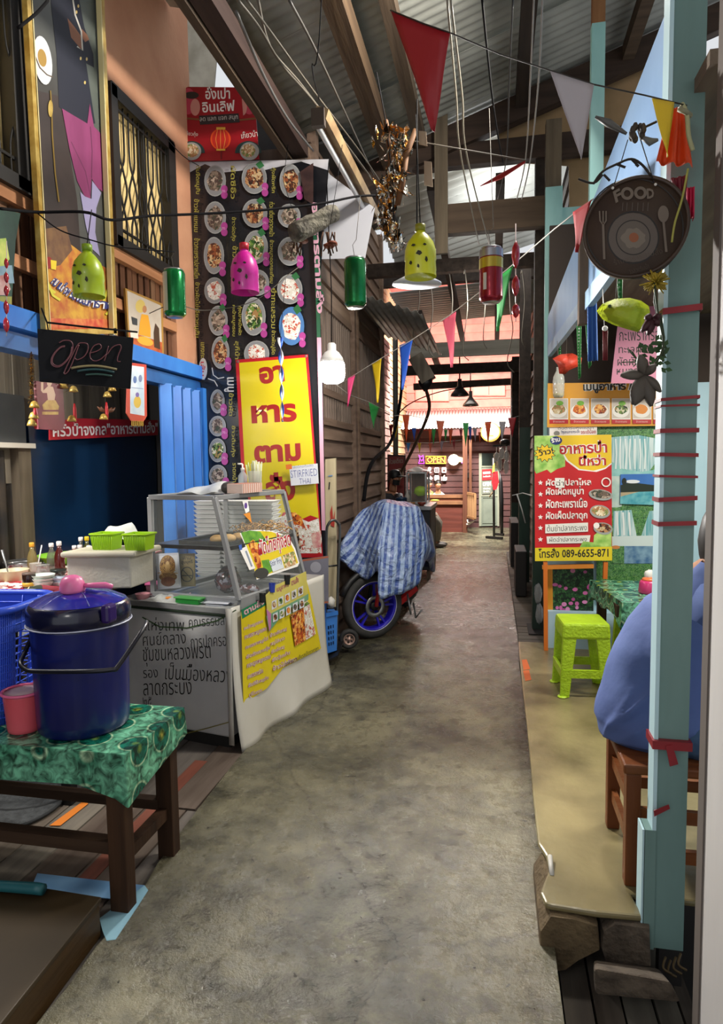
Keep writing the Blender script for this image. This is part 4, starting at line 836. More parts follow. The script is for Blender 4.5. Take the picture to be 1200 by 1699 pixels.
# ================================================================== FOOD CART
UU = V((.2046, .9788, 0)); VV = V((-.9788, .2046, 0)); C0 = V((-1.455, 3.36, 0))
def Lc(a, b, z): return C0+VV*a+UU*b+V((0, 0, z))      # a: to the left, b: along the alley
def lbox(mb, a0, a1, b0, b1, z0, z1, m): mb.hexa([Lc(a0, b0, z0), Lc(a1, b0, z0), Lc(a1, b1, z0), Lc(a0, b1, z0), Lc(a0, b0, z1), Lc(a1, b0, z1), Lc(a1, b1, z1), Lc(a0, b1, z1)], m)
STL = mat('#a2a4a6', .35, .25, h2='#8c8e90', scale=3); STL2 = mat('#b0b2b0', .3, .3, h2='#96989a', scale=9); INK = mat('#1c1c1e', .5)
ZF = .80; WF = .78; LF = 1.12
t = thing('food_cart', 'white chest freezer cart with handwriting on its end panel', 'food cart', Lc(.3, .5, -.02))
FZ = mat('#dcdcda', .42, h2='#c6c6c6', scale=2, bump=.03, spec=.5)
mb = MB(); lbox(mb, 0, WF, 0, LF, .05, ZF-.05, FZ); mb.build('body', t, bevel=.012)
mb = MB(); lbox(mb, .02, WF-.02, .02, LF-.02, -.03, .05, mat('#2a2826', .7)); mb.build('base', t)
mb = MB(); lbox(mb, -.012, WF+.012, -.012, LF+.012, ZF-.052, ZF-.035, mat('#2c3a2c', .5)); lbox(mb, -.015, WF+.015, -.015, LF+.015, ZF-.035, ZF, STL2); mb.build('top_rim', t, bevel=.004)
mb = MB(); fc = Face(mb, Lc(0, 0, 0), -UU, .002)
for s, a, b, h in [('แห่งเทพ', (240, 1046), (305, 1047), 22), ('คุณธรรมสร้า', (314, 1046), (386, 1042), 24), ('ศูนย์กลาง', (238, 1079), (309, 1075), 28), ('การปกครอง', (317, 1075), (384, 1071), 20), ('ชุมชนหลวงพรต', (238, 1106), (350, 1101), 28), ('รอง', (238, 1125), (262, 1124), 13), ('เป็นเมืองหลวง', (274, 1127), (384, 1133), 28), ('ลาดกระบัง', (238, 1154), (318, 1152), 28), ('๒๕', (238, 1175), (252, 1174), 18)]: fc.text(s, a, b, h, INK, -.012)
fc.line([(236, 1024), (265, 1040), (310, 1042), (360, 1030), (392, 1012)], 2, mat('#3c5a30', .6)); fc.line([(305, 1218), (345, 1208), (388, 1196)], 1.5, mat('#8a8030', .6)); mb.build('lettering', t, label='black handwritten marker lettering')
# glass display case
t2 = thing('display_case', 'steel framed sloping glass display case on top of the cart', 'display case', Lc(.3, .45, ZF))
b0, b1 = .07, .84; zb, zt = ZF+.03, 1.41
q = {}
for nm, b in (('n', b0), ('f', b1)):
    q[nm+'bl'] = Lc(.58, b, zb); q[nm+'br'] = Lc(-.03, b, zb); q[nm+'tl'] = Lc(.58, b, zt); q[nm+'tr'] = Lc(.115, b, zt)
mb = MB(); W = .028
def lerp(a, b, f): return a.lerp(b, f)
for a, b in (('nbl', 'ntl'), ('ntl', 'ntr'), ('ntr', 'nbr'), ('nbl', 'nbr'), ('fbl', 'ftl'), ('ftl', 'ftr'), ('ftr', 'fbr'), ('fbl', 'fbr'), ('nbl', 'fbl'), ('ntl', 'ftl'), ('ntr', 'ftr')): mb.beam(q[a], q[b], W, W, STL)
mb.beam(q['nbr']-V((0, 0, .02)), q['fbr']-V((0, 0, .02)), .03, .07, STL)
mb.build('frame', t2, bevel=.003)
mb = MB(); m0, m1 = lerp(q['nbl'], q['ntl'], .48), lerp(q['nbr'], q['ntr'], .48); f0, f1 = lerp(q['fbl'], q['ftl'], .48), lerp(q['fbr'], q['ftr'], .48)
mb.hexa([m0, m1, f1, f0]+[p+V((0, 0, .022)) for p in (m0, m1, f1, f0)], mat('#5c5e5e', .35, .7, h2='#3c3e3e', scale=5)); mb.build('shelf', t2)
GL = glass('case_glass', '#dfe8e6', .1)
mb = MB()
mb.flat([q['nbl'], q['nbr'], q['ntr'], q['ntl']], GL); mb.build('end_glass', t2)
mb = MB(); mb.flat([q['nbr'], q['fbr'], q['ftr'], q['ntr']], GL); fg = mb.build('front_glass', t2)
mb = MB(); mb.flat([q['ntl'], q['ntr'], q['ftr'], q['ftl']], GL); mb.build('top_glass', t2)
# print on the sloping glass
gn = (q['fbr']-q['nbr']).cross(q['ntr']-q['nbr']).normalized()
if gn.x < 0: gn = -gn
mb = MB(); fc = Face(mb, q['nbr'], gn, .003)
Y1 = mat('#e0c828', .4); WT = mat('#f0eeea', .45); CR = mat('#b02030', .45); BGN = mat('#3e7a2c', .5, h2='#7cb83c', scale=14)
fc.poly([(398, 885), (412, 880), (430, 879), (450, 880), (468, 886), (482, 896), (490, 910), (497, 934), (494, 940), (426, 962), (418, 930)], WT); fc.poly([(402, 886), (412, 882), (430, 881), (450, 882), (466, 888), (480, 898), (488, 912), (495, 934), (426, 960), (418, 930)], Y1)
fc.poly([(400, 884), (414, 880), (432, 882), (444, 900), (432, 905), (420, 895), (408, 905)], BGN); fc.poly([(434, 930), (446, 928), (456, 945), (440, 955)], BGN)
fc.poly([(412, 902), (420, 896), (428, 905), (432, 925), (434, 940), (428, 944), (420, 925)], FOOD['orange']); fc.ell(434, 951, 12, 9, mat('#3c3c38', .4), rot=-8); fc.poly([(468, 922), (488, 914), (492, 936), (474, 943)], FOOD['pale'])
fc.poly([(398, 912), (409, 906), (424, 943), (414, 946)], WT); fc.line([(408, 914), (418, 940)], 3, mat('#8a94a8', .5)); fc.poly([(396, 905), (401, 903), (402, 912), (398, 913)], mat('#3a62b8', .5))
fc.text3('ผัดไทยกุ้งสด', (431, 930), (484, 912), (427, 893), WT, .09); fc.text3('ผัดไทยกุ้งสด', (431, 930), (484, 912), (427, 893), CR, .02)
fc.poly([(447, 931), (466, 923), (472, 942), (453, 949)], mat('#d4dce4', .5)); fc.text3('Stir Fry', (451, 943), (469, 936), (448, 931), mat('#28346a', .5), .0)
fc.poly([(402, 831), (411, 830), (414, 848), (408, 852)], WT); fc.ell(408, 839, 2.5, 5, mat('#5a3a8a', .5)); fc.poly([(404, 853), (415, 850), (418, 868)], mat('#d88a2c', .5))
mb.build('sticker', fg, label='yellow noodle dish sticker with red Thai lettering')
# things in the case
tr = thing('baking_tray', 'black baking tray on the case shelf', 'tray', Lc(.2, .4, 1.135)); mb = MB(); z0 = m0.z+.022
lbox(mb, .06, .42, .12, .6, z0, z0+.006, BLACK)
for a0, a1, c0, c1 in ((.06, .07, .12, .6), (.41, .42, .12, .6), (.06, .42, .12, .13), (.06, .42, .59, .6)): lbox(mb, a0, a1, c0, c1, z0, z0+.022, BLACK)
mb.build('pan', tr)
for i, (a, b, s, m, lb) in enumerate([(.18, .17, .036, '#8a6a34', 'darker bun at the left end of the tray'), (.12, .2, .038, '#b08c50', 'tan bun beside the darker bun on the tray'), (.1, .29, .036, '#b48e54', 'tan bun behind the first tan bun on the tray'), (.14, .33, .034, '#a8844c', 'tan bun at the back of the group on the tray')]):
    mb = MB(); mb.ball(Lc(a, b, z0+.006+s*.7), (s*1.2, s*1.1, s*.72), mat(m, .6, h2='#c8a468', scale=10), 14, 9); tag(mb.build('bun'), lb, 'bun', 'buns on the tray')
mb = MB(); nm = cells('dry_noodles', ['#b88a4a', '#d8b070', '#8a5c2c', '#caa060'], 60, .7)
for k in range(130):
    a, b = random.uniform(.04, .3), random.uniform(.42, .8); th = random.uniform(0, 3.1); l = random.uniform(.03, .07); z = z0+.03+random.uniform(0, .05)
    mb.tube([Lc(a, b, z), Lc(a+l*math.cos(th)*.5, b+l*math.sin(th)*.5, z+.012), Lc(a+l*math.cos(th), b+l*math.sin(th), z)], .003, nm, 4)
o = tag(mb.build('noodles'), 'heap of dry tan noodles on the case shelf', 'noodles'); o['kind'] = 'stuff'
# cards standing against the near glass
mb = MB(); fc = Face(mb, Lc(0, .1, 0), -UU); fc.slab([(258, 919), (296, 917), (300, 975), (262, 978)], mat('#c8ccd8', .4), .006); fc.poly([(262, 923), (294, 921), (297, 971), (265, 974)], mat('#dde0e4', .4))
DE = cells('carved_wood_deity', ['#8a6030', '#b8904c', '#6a4420', '#a07838'], 90, .6)
fc.ell(278, 939, 13, 18, DE); fc.ell(279, 957, 15, 8, DE); fc.ell(279, 965, 12, 8, mat('#9a5a30', .5, h2='#6a3a1c', scale=30)); fc.ell(278, 940, 4, 9, mat('#c8a468', .5)); fc.ell(278, 934, 2.2, 3, mat('#d8b880', .5))
for k in range(7): a = R_(20+k*23); fc.line([(278, 950), (278+18*math.cos(a), 950-14*math.sin(a)+6)], 1.3, mat('#c49a58', .5))
tag(mb.build('framed_card'), 'framed card with a golden many armed seated figure inside the case', 'card')
mb = MB(); fc = Face(mb, Lc(0, .13, 0), -UU); fc.slab([(297, 919), (323, 918), (324, 973), (300, 973)], mat('#8a7a50', .5), .005); fc.line([(298, 921), (322, 920), (323, 971), (301, 972)], 1, mat('#5c5030', .5), True)
fc.text('ห้าม', (304, 929), (317, 928), 6, INK, .02); fc.text('สูบบุหรี่', (301, 937), (320, 936), 8, INK, .02)
fc.line([(310.5+10*math.cos(k*.314), 953+12*math.sin(k*.314)) for k in range(20)], 1.6, INK, True); fc.line([(303, 945), (318, 961)], 1.4, INK); fc.line([(302, 955), (319, 955)], 1.6, INK)
tag(mb.build('no_smoking_sign'), 'small khaki no smoking card inside the case', 'sign')
DKF = cells('dark_food_bag', ['#2a1c20', '#4a3038', '#8a8a94', '#1c1416', '#5a2a2c'], 40, .2)
mb = MB(); mb.ball(Lc(.2, .3, ZF+.09), (.085, .06, .075), DKF, 16, 10, .1); mb.ball(Lc(.19, .3, ZF+.165), (.05, .04, .02), mat('#4a1c24', .3), 12, 6, .1); tag(mb.build('food_bag'), 'clear plastic bag of dark sauce in the lower case', 'bag')
mb = MB(); mb.ball(Lc(.04, .28, ZF+.055), (.06, .05, .03), DKF, 14, 8, .15); tag(mb.build('food_packet'), 'glossy dark packet lying in the lower case beside the sauce bag', 'packet')
PAPER = mat('#d8dce4', .5); PLB = mat('#d4d8d4', .25, alpha=.75, bump=.8, scale=18)
def lsheet(name, pts, z, m, label, cat, th=.004):
    mb = MB(); mb.prism([Lc(a, b, z+k) for a, b, k in pts], (0, 0, th), m); return tag(mb.build(name), label, cat)
lsheet('paper', [(.02, .03, .012), (.2, .02, .008), (.24, .16, .018), (.04, .18, .02)], ZF, PAPER, 'white papers lying on the front corner of the cart top', 'paper')
lsheet('paper', [(.05, .01, .0), (.15, .0, .0), (.2, .1, .004), (.02, .1, .004)], ZF, mat('#8a8e96', .4), 'grey folder under the white papers on the cart top', 'folder')
mb = MB(); 
def crumple(c, a, b, h, m, name, label, cat):
    mb = MB(); mb.grid(lambda s, t: Lc(c[0]+a*(s-.5), c[1]+b*(t-.5), ZF+.002+h*math.sin(math.pi*s)*math.sin(math.pi*t)*(.6+.4*math.sin(17*s+3*t)*math.cos(11*t))), 14, 12, m); return tag(mb.build(name), label, cat)
crumple((.47, .06), .26, .16, .05, PLB, 'plastic_bag', 'clear plastic bag heaped on the left of the cart top', 'bag'); crumple((.36, .1), .16, .1, .05, mat('#e8c0cc', .3, alpha=.8, bump=.6, scale=16), 'plastic_bag', 'pinkish clear plastic bag beside the framed card', 'bag')
mb = MB(); lbox(mb, .2, .36, .0, .09, ZF+.002, ZF+.03, mat('#2e8a3c', .35, alpha=.95)); lbox(mb, .19, .37, -.005, .095, ZF+.03, ZF+.036, mat('#58b458', .35)); tag(mb.build('green_box'), 'flat green plastic box near the edge of the cart top', 'box')
mb = MB(); mb.ball(Lc(.43, .03, ZF+.02), (.025, .015, .008), mat('#e08a30', .5), 10, 6); tag(mb.build('orange_packet'), 'small orange packet on the clear plastic bag', 'packet')
# vinyl skirt facing the alley
t = thing('vinyl_menu', 'white vinyl skirt with yellow printed menu hanging on the cart front', 'menu', Lc(-.03, .5, 0))
SKW = mat('#d2d0c8', .38, h2='#bcb8ac', scale=1.4, bump=.1, bscale=6)
mb = MB()
def sk(s, tt): 
    fl = .016+.05*(1-tt)**3*(1+.3*math.sin(s*15))+.006*math.sin(s*18)*(1-tt)
    return Lc(-.018-fl, -.02+1.15*s, -.015+.1*s*(1-tt)*.2+(ZF+.02)*tt)
mb.grid(sk, 40, 20, SKW); mb.grid(lambda s, tt: Lc(.012*s-.02, -.02-.0, 0)+V((0, 0, .8*tt)) if False else Lc(-.034+.034*s, -.021, .02+.78*tt), 1, 6, SKW); mb.build('skirt', t, solid=.003)
mb = MB(); fc = Face(mb, Lc(-.058, 0, 0), -VV, .0)
# keep the print a hair in front of the hanging vinyl
YV = mat('#e2cf1e', .35, h2='#d6c01a', scale=3, bump=.08, bscale=10); MG = mat('#a84a6e', .45); GRN = mat('#1e7a52', .45)
fc.poly([(400, 1015), (440, 996), (506, 952), (516, 990), (533, 1076), (470, 1108), (443, 1142), (404, 1168)], YV)
fc.poly([(400, 1012), (442, 990), (443, 1003), (402, 1027)], GRN); fc.text3('ตามสั่ง', (406, 1021), (439, 1002), (404, 1010), mat('#e8b0bc', .4), .03)
def vt(s, a, b, h): fc.text3(s, a, b, (a[0]-.5, a[1]-h), mat('#e4e0d4', .45), .05); fc.text3(s, a, b, (a[0]-.5, a[1]-h), MG, .0)
for i, (s, w_) in enumerate([('คะน้าหมูกรอบ', 32), ('กะเพราหมูกรอบ', 37), ('กะเพราหมู/ไก่', 38), ('ผัดผักรวมกุ้ง', 40), ('กระดูกหมูกรอบ', 40), ('กะเพราหมึก', 26), ('ผัดซีอิ๊วหมูสับ', 34), ('สุกี้โบราณ', 22)]):
    y = 1048+16.2*i-i*.4; x = 405+i*1.2; vt(s, (x, y), (x+w_, y-w_*.42), 9)
for i, (s, w_) in enumerate([('ข้าวผัดหมู', 28), ('หมูไข่ดาว', 24), ('ผัดเผ็ดหมู', 22), ('ผัดวุ้นเส้น', 30), ('ข้าวไข่เจียว', 40)]):
    y = 1060+13.5*i; x = 448+i*1.2; vt(s, (x, y), (x+w_, y-w_*.45), 9)
fc.poly([(482, 1020), (504, 1008), (508, 1062), (490, 1072)], FOOD['orange']); fc.poly([(504, 1008), (514, 1002), (524, 1052), (508, 1062)], FOOD['rice']); fc.poly([(486, 1012), (510, 996), (514, 1002), (482, 1020)], FOOD['green'])
fc.text3('อาหารตามสั่งรสเด็ดราคาถูก', (474, 1108), (529, 1080), (473, 1098), mat('#2a3a30', .5), 0); mb.build('print', t, label='yellow printed menu panel')
mb = MB(); fc = Face(mb, Lc(-.07, 0, 0), -VV, .0); fc.slab([(441, 988), (454, 975), (456, 972), (508, 948), (512, 995), (475, 1012), (447, 1048)], mat('#d8cc6a', .35, h2='#c8bc5a', scale=6), .002)
fc.poly([(442, 1022), (512, 985), (512, 995), (475, 1012), (447, 1048)], mat('#5c9a78', .4, h2='#8ab08a', scale=8)); fc.poly([(442, 1010), (450, 1018), (450, 1040), (447, 1048)], mat('#c07aa8', .4)); fc.text3('เมนูอาหาร', (460, 985), (480, 975), (459, 976), MG, .02); fc.text3('ตามสั่ง', (484, 972), (496, 966), (483, 961), MG, .02)
for r_ in range(2):
    for k in range(5):
        x, y = 455+11*k+2*r_, 1004-5.6*k+21*r_; fc.poly([(x-4, y-6), (x+4, y-10), (x+4, y+4), (x-4, y+8)], PAPER); fc.ell(x, y-1, 3, 5, FOOD[['brown', 'green', 'orange', 'grey', 'brown'][k]])
tag(mb.build('laminated_menu'), 'smaller laminated picture menu clipped over the yellow vinyl', 'menu')
for x, y, m, lb in ((453, 975, '#243a9a', 'blue clothes peg holding the laminated menu'), (478, 962, '#141414', 'black clip at the middle of the laminated menu'), (437, 992, '#141414', 'black clip at the green corner of the vinyl')):
    mb = MB(); fc = Face(mb, Lc(-.078, 0, 0), -VV); P = [(x-4, y-8), (x-1, y-8), (x, y-2), (x+1, y-8), (x+4, y-8), (x+3, y+8), (x-3, y+8)]; fc.slab(P, mat(m, .4), .012); tag(mb.build('clip'), lb, 'clip', 'clips along the cart front')
# foam box stacks, bag, bottle and tub on the case top
FW = mat('#dcdedc', .5)
mb = MB(); c = V((-2.0, 4.385, .8)); mb.hexa([c+V(p) for p in ((-.08, -.07, 0), (.08, -.07, 0), (.08, .07, 0), (-.08, .07, 0), (-.1, -.09, .028), (.1, -.09, .028), (.1, .09, .028), (-.1, .09, .028))], FW)
fb = tag(mb.build('foam_container'), 'lowest white foam food box in the left stack behind the glass case', 'food box', 'stacked foam food boxes')
words = ['lowest', 'second', 'third', 'fourth', 'fifth', 'sixth', 'seventh', 'eighth', 'ninth', 'tenth', 'eleventh', 'twelfth', 'thirteenth', 'fourteenth', 'fifteenth', 'sixteenth', 'topmost']
for s in range(3):
    for k in range(17):
        if s == 0 and k == 0: continue
        o = copy_tree(fb, (.2*s, .0, .032*k), '%s white foam food box in the %s stack behind the glass case' % (words[k]+(' from the bottom' if 0 < k < 16 else ''), ['left', 'middle', 'right'][s]))
mb = MB(); mb.grid(lambda s, tt: Lc(.56-.34*s, .3+.4*tt, zt+.016+.055*math.sin(math.pi*s)**.6*math.sin(math.pi*tt)**.6+.012*math.sin(9*s+5*tt)*math.sin(math.pi*s)), 18, 14, mat('#d0d6d8', .35, alpha=.93, bump=.6, scale=12)); tag(mb.build('plastic_bag'), 'white plastic bag of boxes lying on top of the display case', 'bag')
mb = MB(); mb.ball(Lc(.21, .35, zt+.045), (.05, .05, .04), mat('#4c4a48', .5, h2='#3a3836', scale=8), 14, 8, .03); tag(mb.build('grey_cap'), 'dark grey rounded lump on the case top', 'lid')
mb = MB(); lbox(mb, .08, .19, .3, .52, zt+.014, zt+.07, mat('#e0c8bc', .6)); 
for k in range(9): lbox(mb, .078, .192, .31+.024*k, .316+.024*k, zt+.015, zt+.072, mat('#d89a88', .6))
tag(mb.build('tissue_box'), 'pink striped packet of paper on the case top', 'packet')
c = ay(404, 826, 4.0); c.z = zt+.014
t = thing('pump_bottle', 'clear pump bottle of gel standing on the case', 'bottle', c); mb = MB(); mb.lathe([(.026, 0), (.03, .01), (.03, .1), (.012, .125), (.012, .135)], c, glass('gel_bottle', '#e4ecf0', .5), 16); mb.build('body', t)
mb = MB(); mb.lathe([(.013, .133), (.013, .15), (.005, .152), (.005, .175)], c, WHITE, 12); mb.tube([c+V((0, 0, .175)), c+V((-.03, -.01, .178))], .006, WHITE, 6); mb.build('pump', t)
c = ay(424, 822, 4.0); c.z = zt+.014
t = thing('straw_tub', 'clear tub of thin green tipped skewers standing on the case', 'tub', c); mb = MB(); mb.lathe([(.035, 0), (.042, .01), (.045, .13)], c, glass('tub_plastic', '#e8ece8', .45), 18, cap=False); mb.build('body', t)
mb = MB()
for k in range(34):
    a = random.uniform(0, 6.28); r = random.uniform(0, .034); d = V((math.cos(a)*r, math.sin(a)*r, 0)); mb.tube([c+d+V((0, 0, .01)), c+d*1.7+V((0, 0, random.uniform(.17, .2)))], .0025, random.choice([mat('#d8dcc0', .5), mat('#a8b878', .5), mat('#e8e8e0', .5)]), 4)
o = mb.build('skewers', t); o['kind'] = 'stuff'
# ================================================================== BANNERS ON THE WALL ABOVE THE CART
MB_BLK = mat('#17181c', .22, h2='#22242a', scale=1.5, bump=.08, coat=.2)
t = thing('menu_banner', 'large black vinyl menu banner with photographs of dishes, hung sideways', 'banner', (-1.78, 4.88, .9))
mb = MB(); fc = Face(mb, (0, 4.88, 0), NY)
fc.slab([(312, 269), (505, 265), (546, 268), (530, 480), (536, 640), (541, 935), (420, 935), (345, 815)], MB_BLK, .006)
fc.poly([(312, 269), (546, 264), (546, 283), (500, 268), (440, 282), (420, 281), (372, 286), (340, 272), (315, 286)], mat('#c4c4c8', .5, h2='#b0b0b8', scale=6))
TAG = mat('#a8408c', .45); PL = mat('#9c9e9c', .4); PLBL = mat('#4a78b0', .4); LM = mat('#98903c', .5); PKE = mat('#c898ac', .45)
D = [(357, 300, 18, 26, 'grey'), (357, 361, 18, 27, 'grey'), (355, 424, 17, 31, 'brown'), (356, 482, 17, 22, 'rice'), (362, 532, 16, 25, 'grey'), (366, 585, 15, 27, 'brown'), (361, 666, 12, 20, 'grey'), (361, 707, 14, 17, 'grey'), (361, 747, 14, 20, 'green'), (362, 789, 15, 18, 'grey'),
     (422, 296, 21, 26, 'brown'), (423, 354, 21, 24, 'brown'), (425, 410, 20, 28, 'green'), (427, 469, 20, 22, 'grey'), (421, 525, 20, 32, 'green'), (426, 587, 21, 22, 'rice'), (482, 300, 18, 28, 'brown'), (480, 358, 19, 20, 'grey'), (481, 417, 20, 24, 'grey'), (481, 480, 21, 25, 'rice'), (484, 541, 21, 32, 'rice')]
for i, (x, y, rx, ry, f) in enumerate(D):
    fc.ell(x, y, rx, ry, PLBL if i == 20 else PL); fc.ell(x, y, rx*.93, ry*.93, PLBL if i == 20 else mat('#86888a', .4)); 
    n = 16; fc.poly([(x+rx*.8*random.uniform(.78, 1)*math.cos(k*6.283/n), y+ry*.8*random.uniform(.78, 1)*math.sin(k*6.283/n)) for k in range(n)], FOOD[f])
    if i in (4, 5, 10, 11, 12, 18, 19, 20): fc.poly([(x+rx*.1, y-ry*.9), (x+rx*.5, y-ry*1.15), (x+rx*.8, y-ry*.8), (x+rx*.4, y-ry*.6)], mat('#2c6a3c', .5))
    if f != 'x': fc.ell(x+rx*.85, y+ry*.52, 5.5, 6.5, TAG); fc.ell(x+rx*.85, y+ry*.9, 5.5, 6.5, TAG); fc.text('70.-', (x+rx*.85-4, y+ry*.74), (x+rx*.85+4, y+ry*.74), 4, mat('#e0a8d0', .5))
def side(s, x, y0, y1, h): fc.text(s, (x, y0), (x, y1), h, LM, .015)        # lettering that runs down the hanging banner
for s, x, y0, y1, h in [('ต้มจืดหมูสับ', 323, 275, 322, 10), ('ข้าวผัดแหนม', 322, 330, 385, 9), ('ข้าวกะเพราปลาหมึก', 322, 395, 462, 10), ('ข้าวผัดไข่เจียวหมูสับ', 322, 468, 560, 10), ('แกงกะหรี่', 333, 568, 605, 9), ('ผัดซีอิ๊ว', 383, 275, 330, 9), ('ข้าวผัดกุ้ง', 383, 360, 400, 9), ('ข้าวราดหน้า', 386, 408, 470, 9), ('คะน้าหมูกรอบ', 384, 506, 558, 8), ('กุ้งปลาหมึกผัด', 394, 508, 556, 8), ('สุกี้น้ำ', 388, 566, 596, 10),
                        ('กุ้งผัดพริก', 449, 278, 320, 9), ('ก๋วยเตี๋ยวราดหน้า', 447, 335, 392, 9), ('ข้าวหมูทอดกระเทียม', 446, 398, 470, 9), ('ยำทะเลรวม', 450, 478, 545, 9), ('ข้าวผัดปูอัด', 449, 548, 588, 9), ('ข้าวผัด', 380, 652, 690, 8), ('ข้าวต้มกุ้ง', 383, 706, 758, 8), ('ราดหน้า', 386, 768, 800, 8)]: side(s, x, y0, y1, h)
fc.text('เมนู', (372, 626), (372, 650), 16, mat('#b8b8b8', .5), .02)
fc.ell(337, 612, 7, 18, mat('#b0b0b0', .5)); fc.text('เส้น', (333, 600), (333, 624), 8, mat('#a83a4a', .5), .02); fc.line([(352, 610), (354, 622), (362, 628), (372, 626)], 1.6, mat('#b8b8b8', .5)); fc.line([(345, 628), (356, 632), (361, 641)], 1.6, mat('#b8b8b8', .5))
fc.poly([(498, 285), (520, 270), (520, 340), (505, 330)], mat('#2a1a1c', .5, h2='#4a322e', scale=12)); fc.poly([(519, 340), (527, 340), (532, 560), (526, 560)], mat('#2a5a40', .5))
fc.text('อาหารตามสั่ง', (517, 336), (526, 520), 13, PKE, .04, mat('#1c5a3c', .5), .1); fc.poly([(526, 560), (533, 560), (540, 880), (534, 880)], PKE)
mb.build('print', t, label='printed dishes with magenta price tags and sideways Thai lettering')
t = thing('food_banner', 'tall yellow vinyl banner with big red Thai letters and red border', 'banner', (-1.6, 4.84, .9))
mb = MB(); fc = Face(mb, (0, 4.84, 0), NY); YB = mat('#d2c018', .3, h2='#c4b416', scale=1.2, bump=.12, bscale=5, coat=.15); RB = mat('#b01822', .35, bump=.08, scale=5)
fc.slab([(391, 597), (511, 588), (536, 925), (432, 925), (400, 770)], RB, .004); fc.poly([(397, 602), (507, 593), (529, 860), (515, 855), (500, 862), (485, 850), (470, 850), (432, 920), (406, 770)], YB)
fc.poly([(480, 850), (498, 860), (512, 866), (529, 860), (534, 918), (440, 918), (460, 860)], FOOD['rice']); fc.poly([(476, 852), (490, 850), (500, 858), (508, 878), (498, 872), (480, 868)], FOOD['orange']); fc.poly([(480, 880), (494, 876), (500, 910), (486, 916), (478, 905)], FOOD['brown']); fc.ell(524, 895, 10, 18, FOOD['rice']); fc.poly([(516, 888), (532, 880), (533, 908), (520, 910)], mat('#c87078', .5, h2='#e0c8b8', scale=20))
LR = mat('#961a16', .4)
fc.text('อา', (432, 638), (473, 633), 28, LR, .045); fc.text('หาร', (418, 703), (493, 699), 30, LR, .045); fc.text('ตาม', (423, 769), (500, 764), 29, LR, .045); fc.text('สั่ง', (441, 833), (491, 830), 48, LR, .04)
mb.build('print', t); mb = MB()
for x, y in ((395, 600), (508, 591)): c = fc.at(x, y, .004); mb.tube([c+V((.008*math.cos(k), 0, .008*math.sin(k))) for k in range(6)], .003, STEEL, 5, True)
mb.build('eyelet', t)
mb = MB(); fc = Face(mb, (0, 4.80, 0), NY); fc.slab([(480, 774), (527, 769), (529, 802), (483, 806)], mat('#ccd0d8', .5), .002); fc.text('ผัดไทยกุ้งสด', (487, 779), (520, 775), 6, mat('#28346a', .5), -.01); fc.text('STIRFRIED', (483, 793), (527, 789), 12, mat('#2a3c8a', .5), -.015); fc.text('THAI', (497, 803), (516, 802), 9, mat('#2a3c8a', .5), -.015); fc.poly([(474, 771), (484, 770), (485, 778), (475, 779)], mat('#d8702a', .5))
tag(mb.build('paper_notice'), 'handwritten white paper reading STIRFRIED THAI on the yellow banner', 'notice')
mb = MB(); fc = Face(mb, (0, 4.86, 0), NY); fc.slab([(301, 149), (312, 144), (408, 145), (422, 150), (427, 168), (424, 182), (430, 264), (305, 268), (303, 200)], mat('#9c1420', .4, h2='#8a101c', scale=3), .006)
for cx in (312, 414): fc.ell(cx, 168, 13, 22, mat('#b83a50', .5)); fc.ell(cx+(6 if cx < 350 else -8), 158, 12, 6, mat('#2a2420', .5)); fc.ell(cx+(12 if cx < 350 else -12), 178, 8, 14, mat('#c8887c', .5))
fc.poly([(338, 148), (400, 148), (404, 196), (336, 196)], mat('#9c1420', .4)); fc.line([(304, 196), (340, 199), (400, 199), (428, 196)], 3, mat('#7a4a28', .5)); fc.poly([(330, 192), (396, 188), (398, 203), (332, 207)], mat('#2c2426', .5)); fc.text('ลด แลก แจก สนุก', (332, 204), (395, 200), 9, mat('#c8c4bc', .5)); fc.text('อั่งเปา', (341, 165), (382, 164), 21, mat('#e8e4de', .45), .02); fc.text('อินเลิฟ', (336, 187), (390, 184), 18, mat('#e8e4de', .45), .02)
fc.ell(366, 231, 17, 18, mat('#d8481e', .45)); fc.ell(366, 231, 14, 16, mat('#b8281c', .45)); 
for k in (-8, 0, 8): fc.line([(366+k*.6, 214), (366+k, 231), (366+k*.6, 248)], 1, mat('#e08a40', .45))
fc.rect(359, 211, 374, 215, mat('#d8a840', .4)); fc.rect(359, 247, 374, 250, mat('#d8a840', .4)); fc.line([(367, 250), (367, 264)], 2, mat('#6a1018', .5)); fc.text('เกี๊ยวกุ้ง', (306, 226), (328, 228), 9, mat('#d8d0c8', .5)); fc.text('เกี๊ยวน้ำ', (401, 230), (428, 226), 11, mat('#d8d0c8', .5))
for cx in (318, 412): fc.ell(cx, 254, 22, 20, mat('#1c3a3a', .5), a0=180, a1=360); fc.ell(cx+(0 if cx < 350 else 2), 251, 16, 15, PL); fc.ell(cx, 250, 12, 11, FOOD['pale'])
tag(mb.build('promotion_sign'), 'red sign with a paper lantern and white Thai lettering above the black banner', 'sign')
mb = MB(); fc = Face(mb, (0, 4.92, 0), NY); fc.slab([(536, 270), (548, 290), (622, 345), (606, 428), (530, 430)], mat('#b4b6bc', .55, h2='#a8aab2', scale=2), .006); tag(mb.build('white_board'), 'blank pale board behind the right edge of the black banner', 'board')
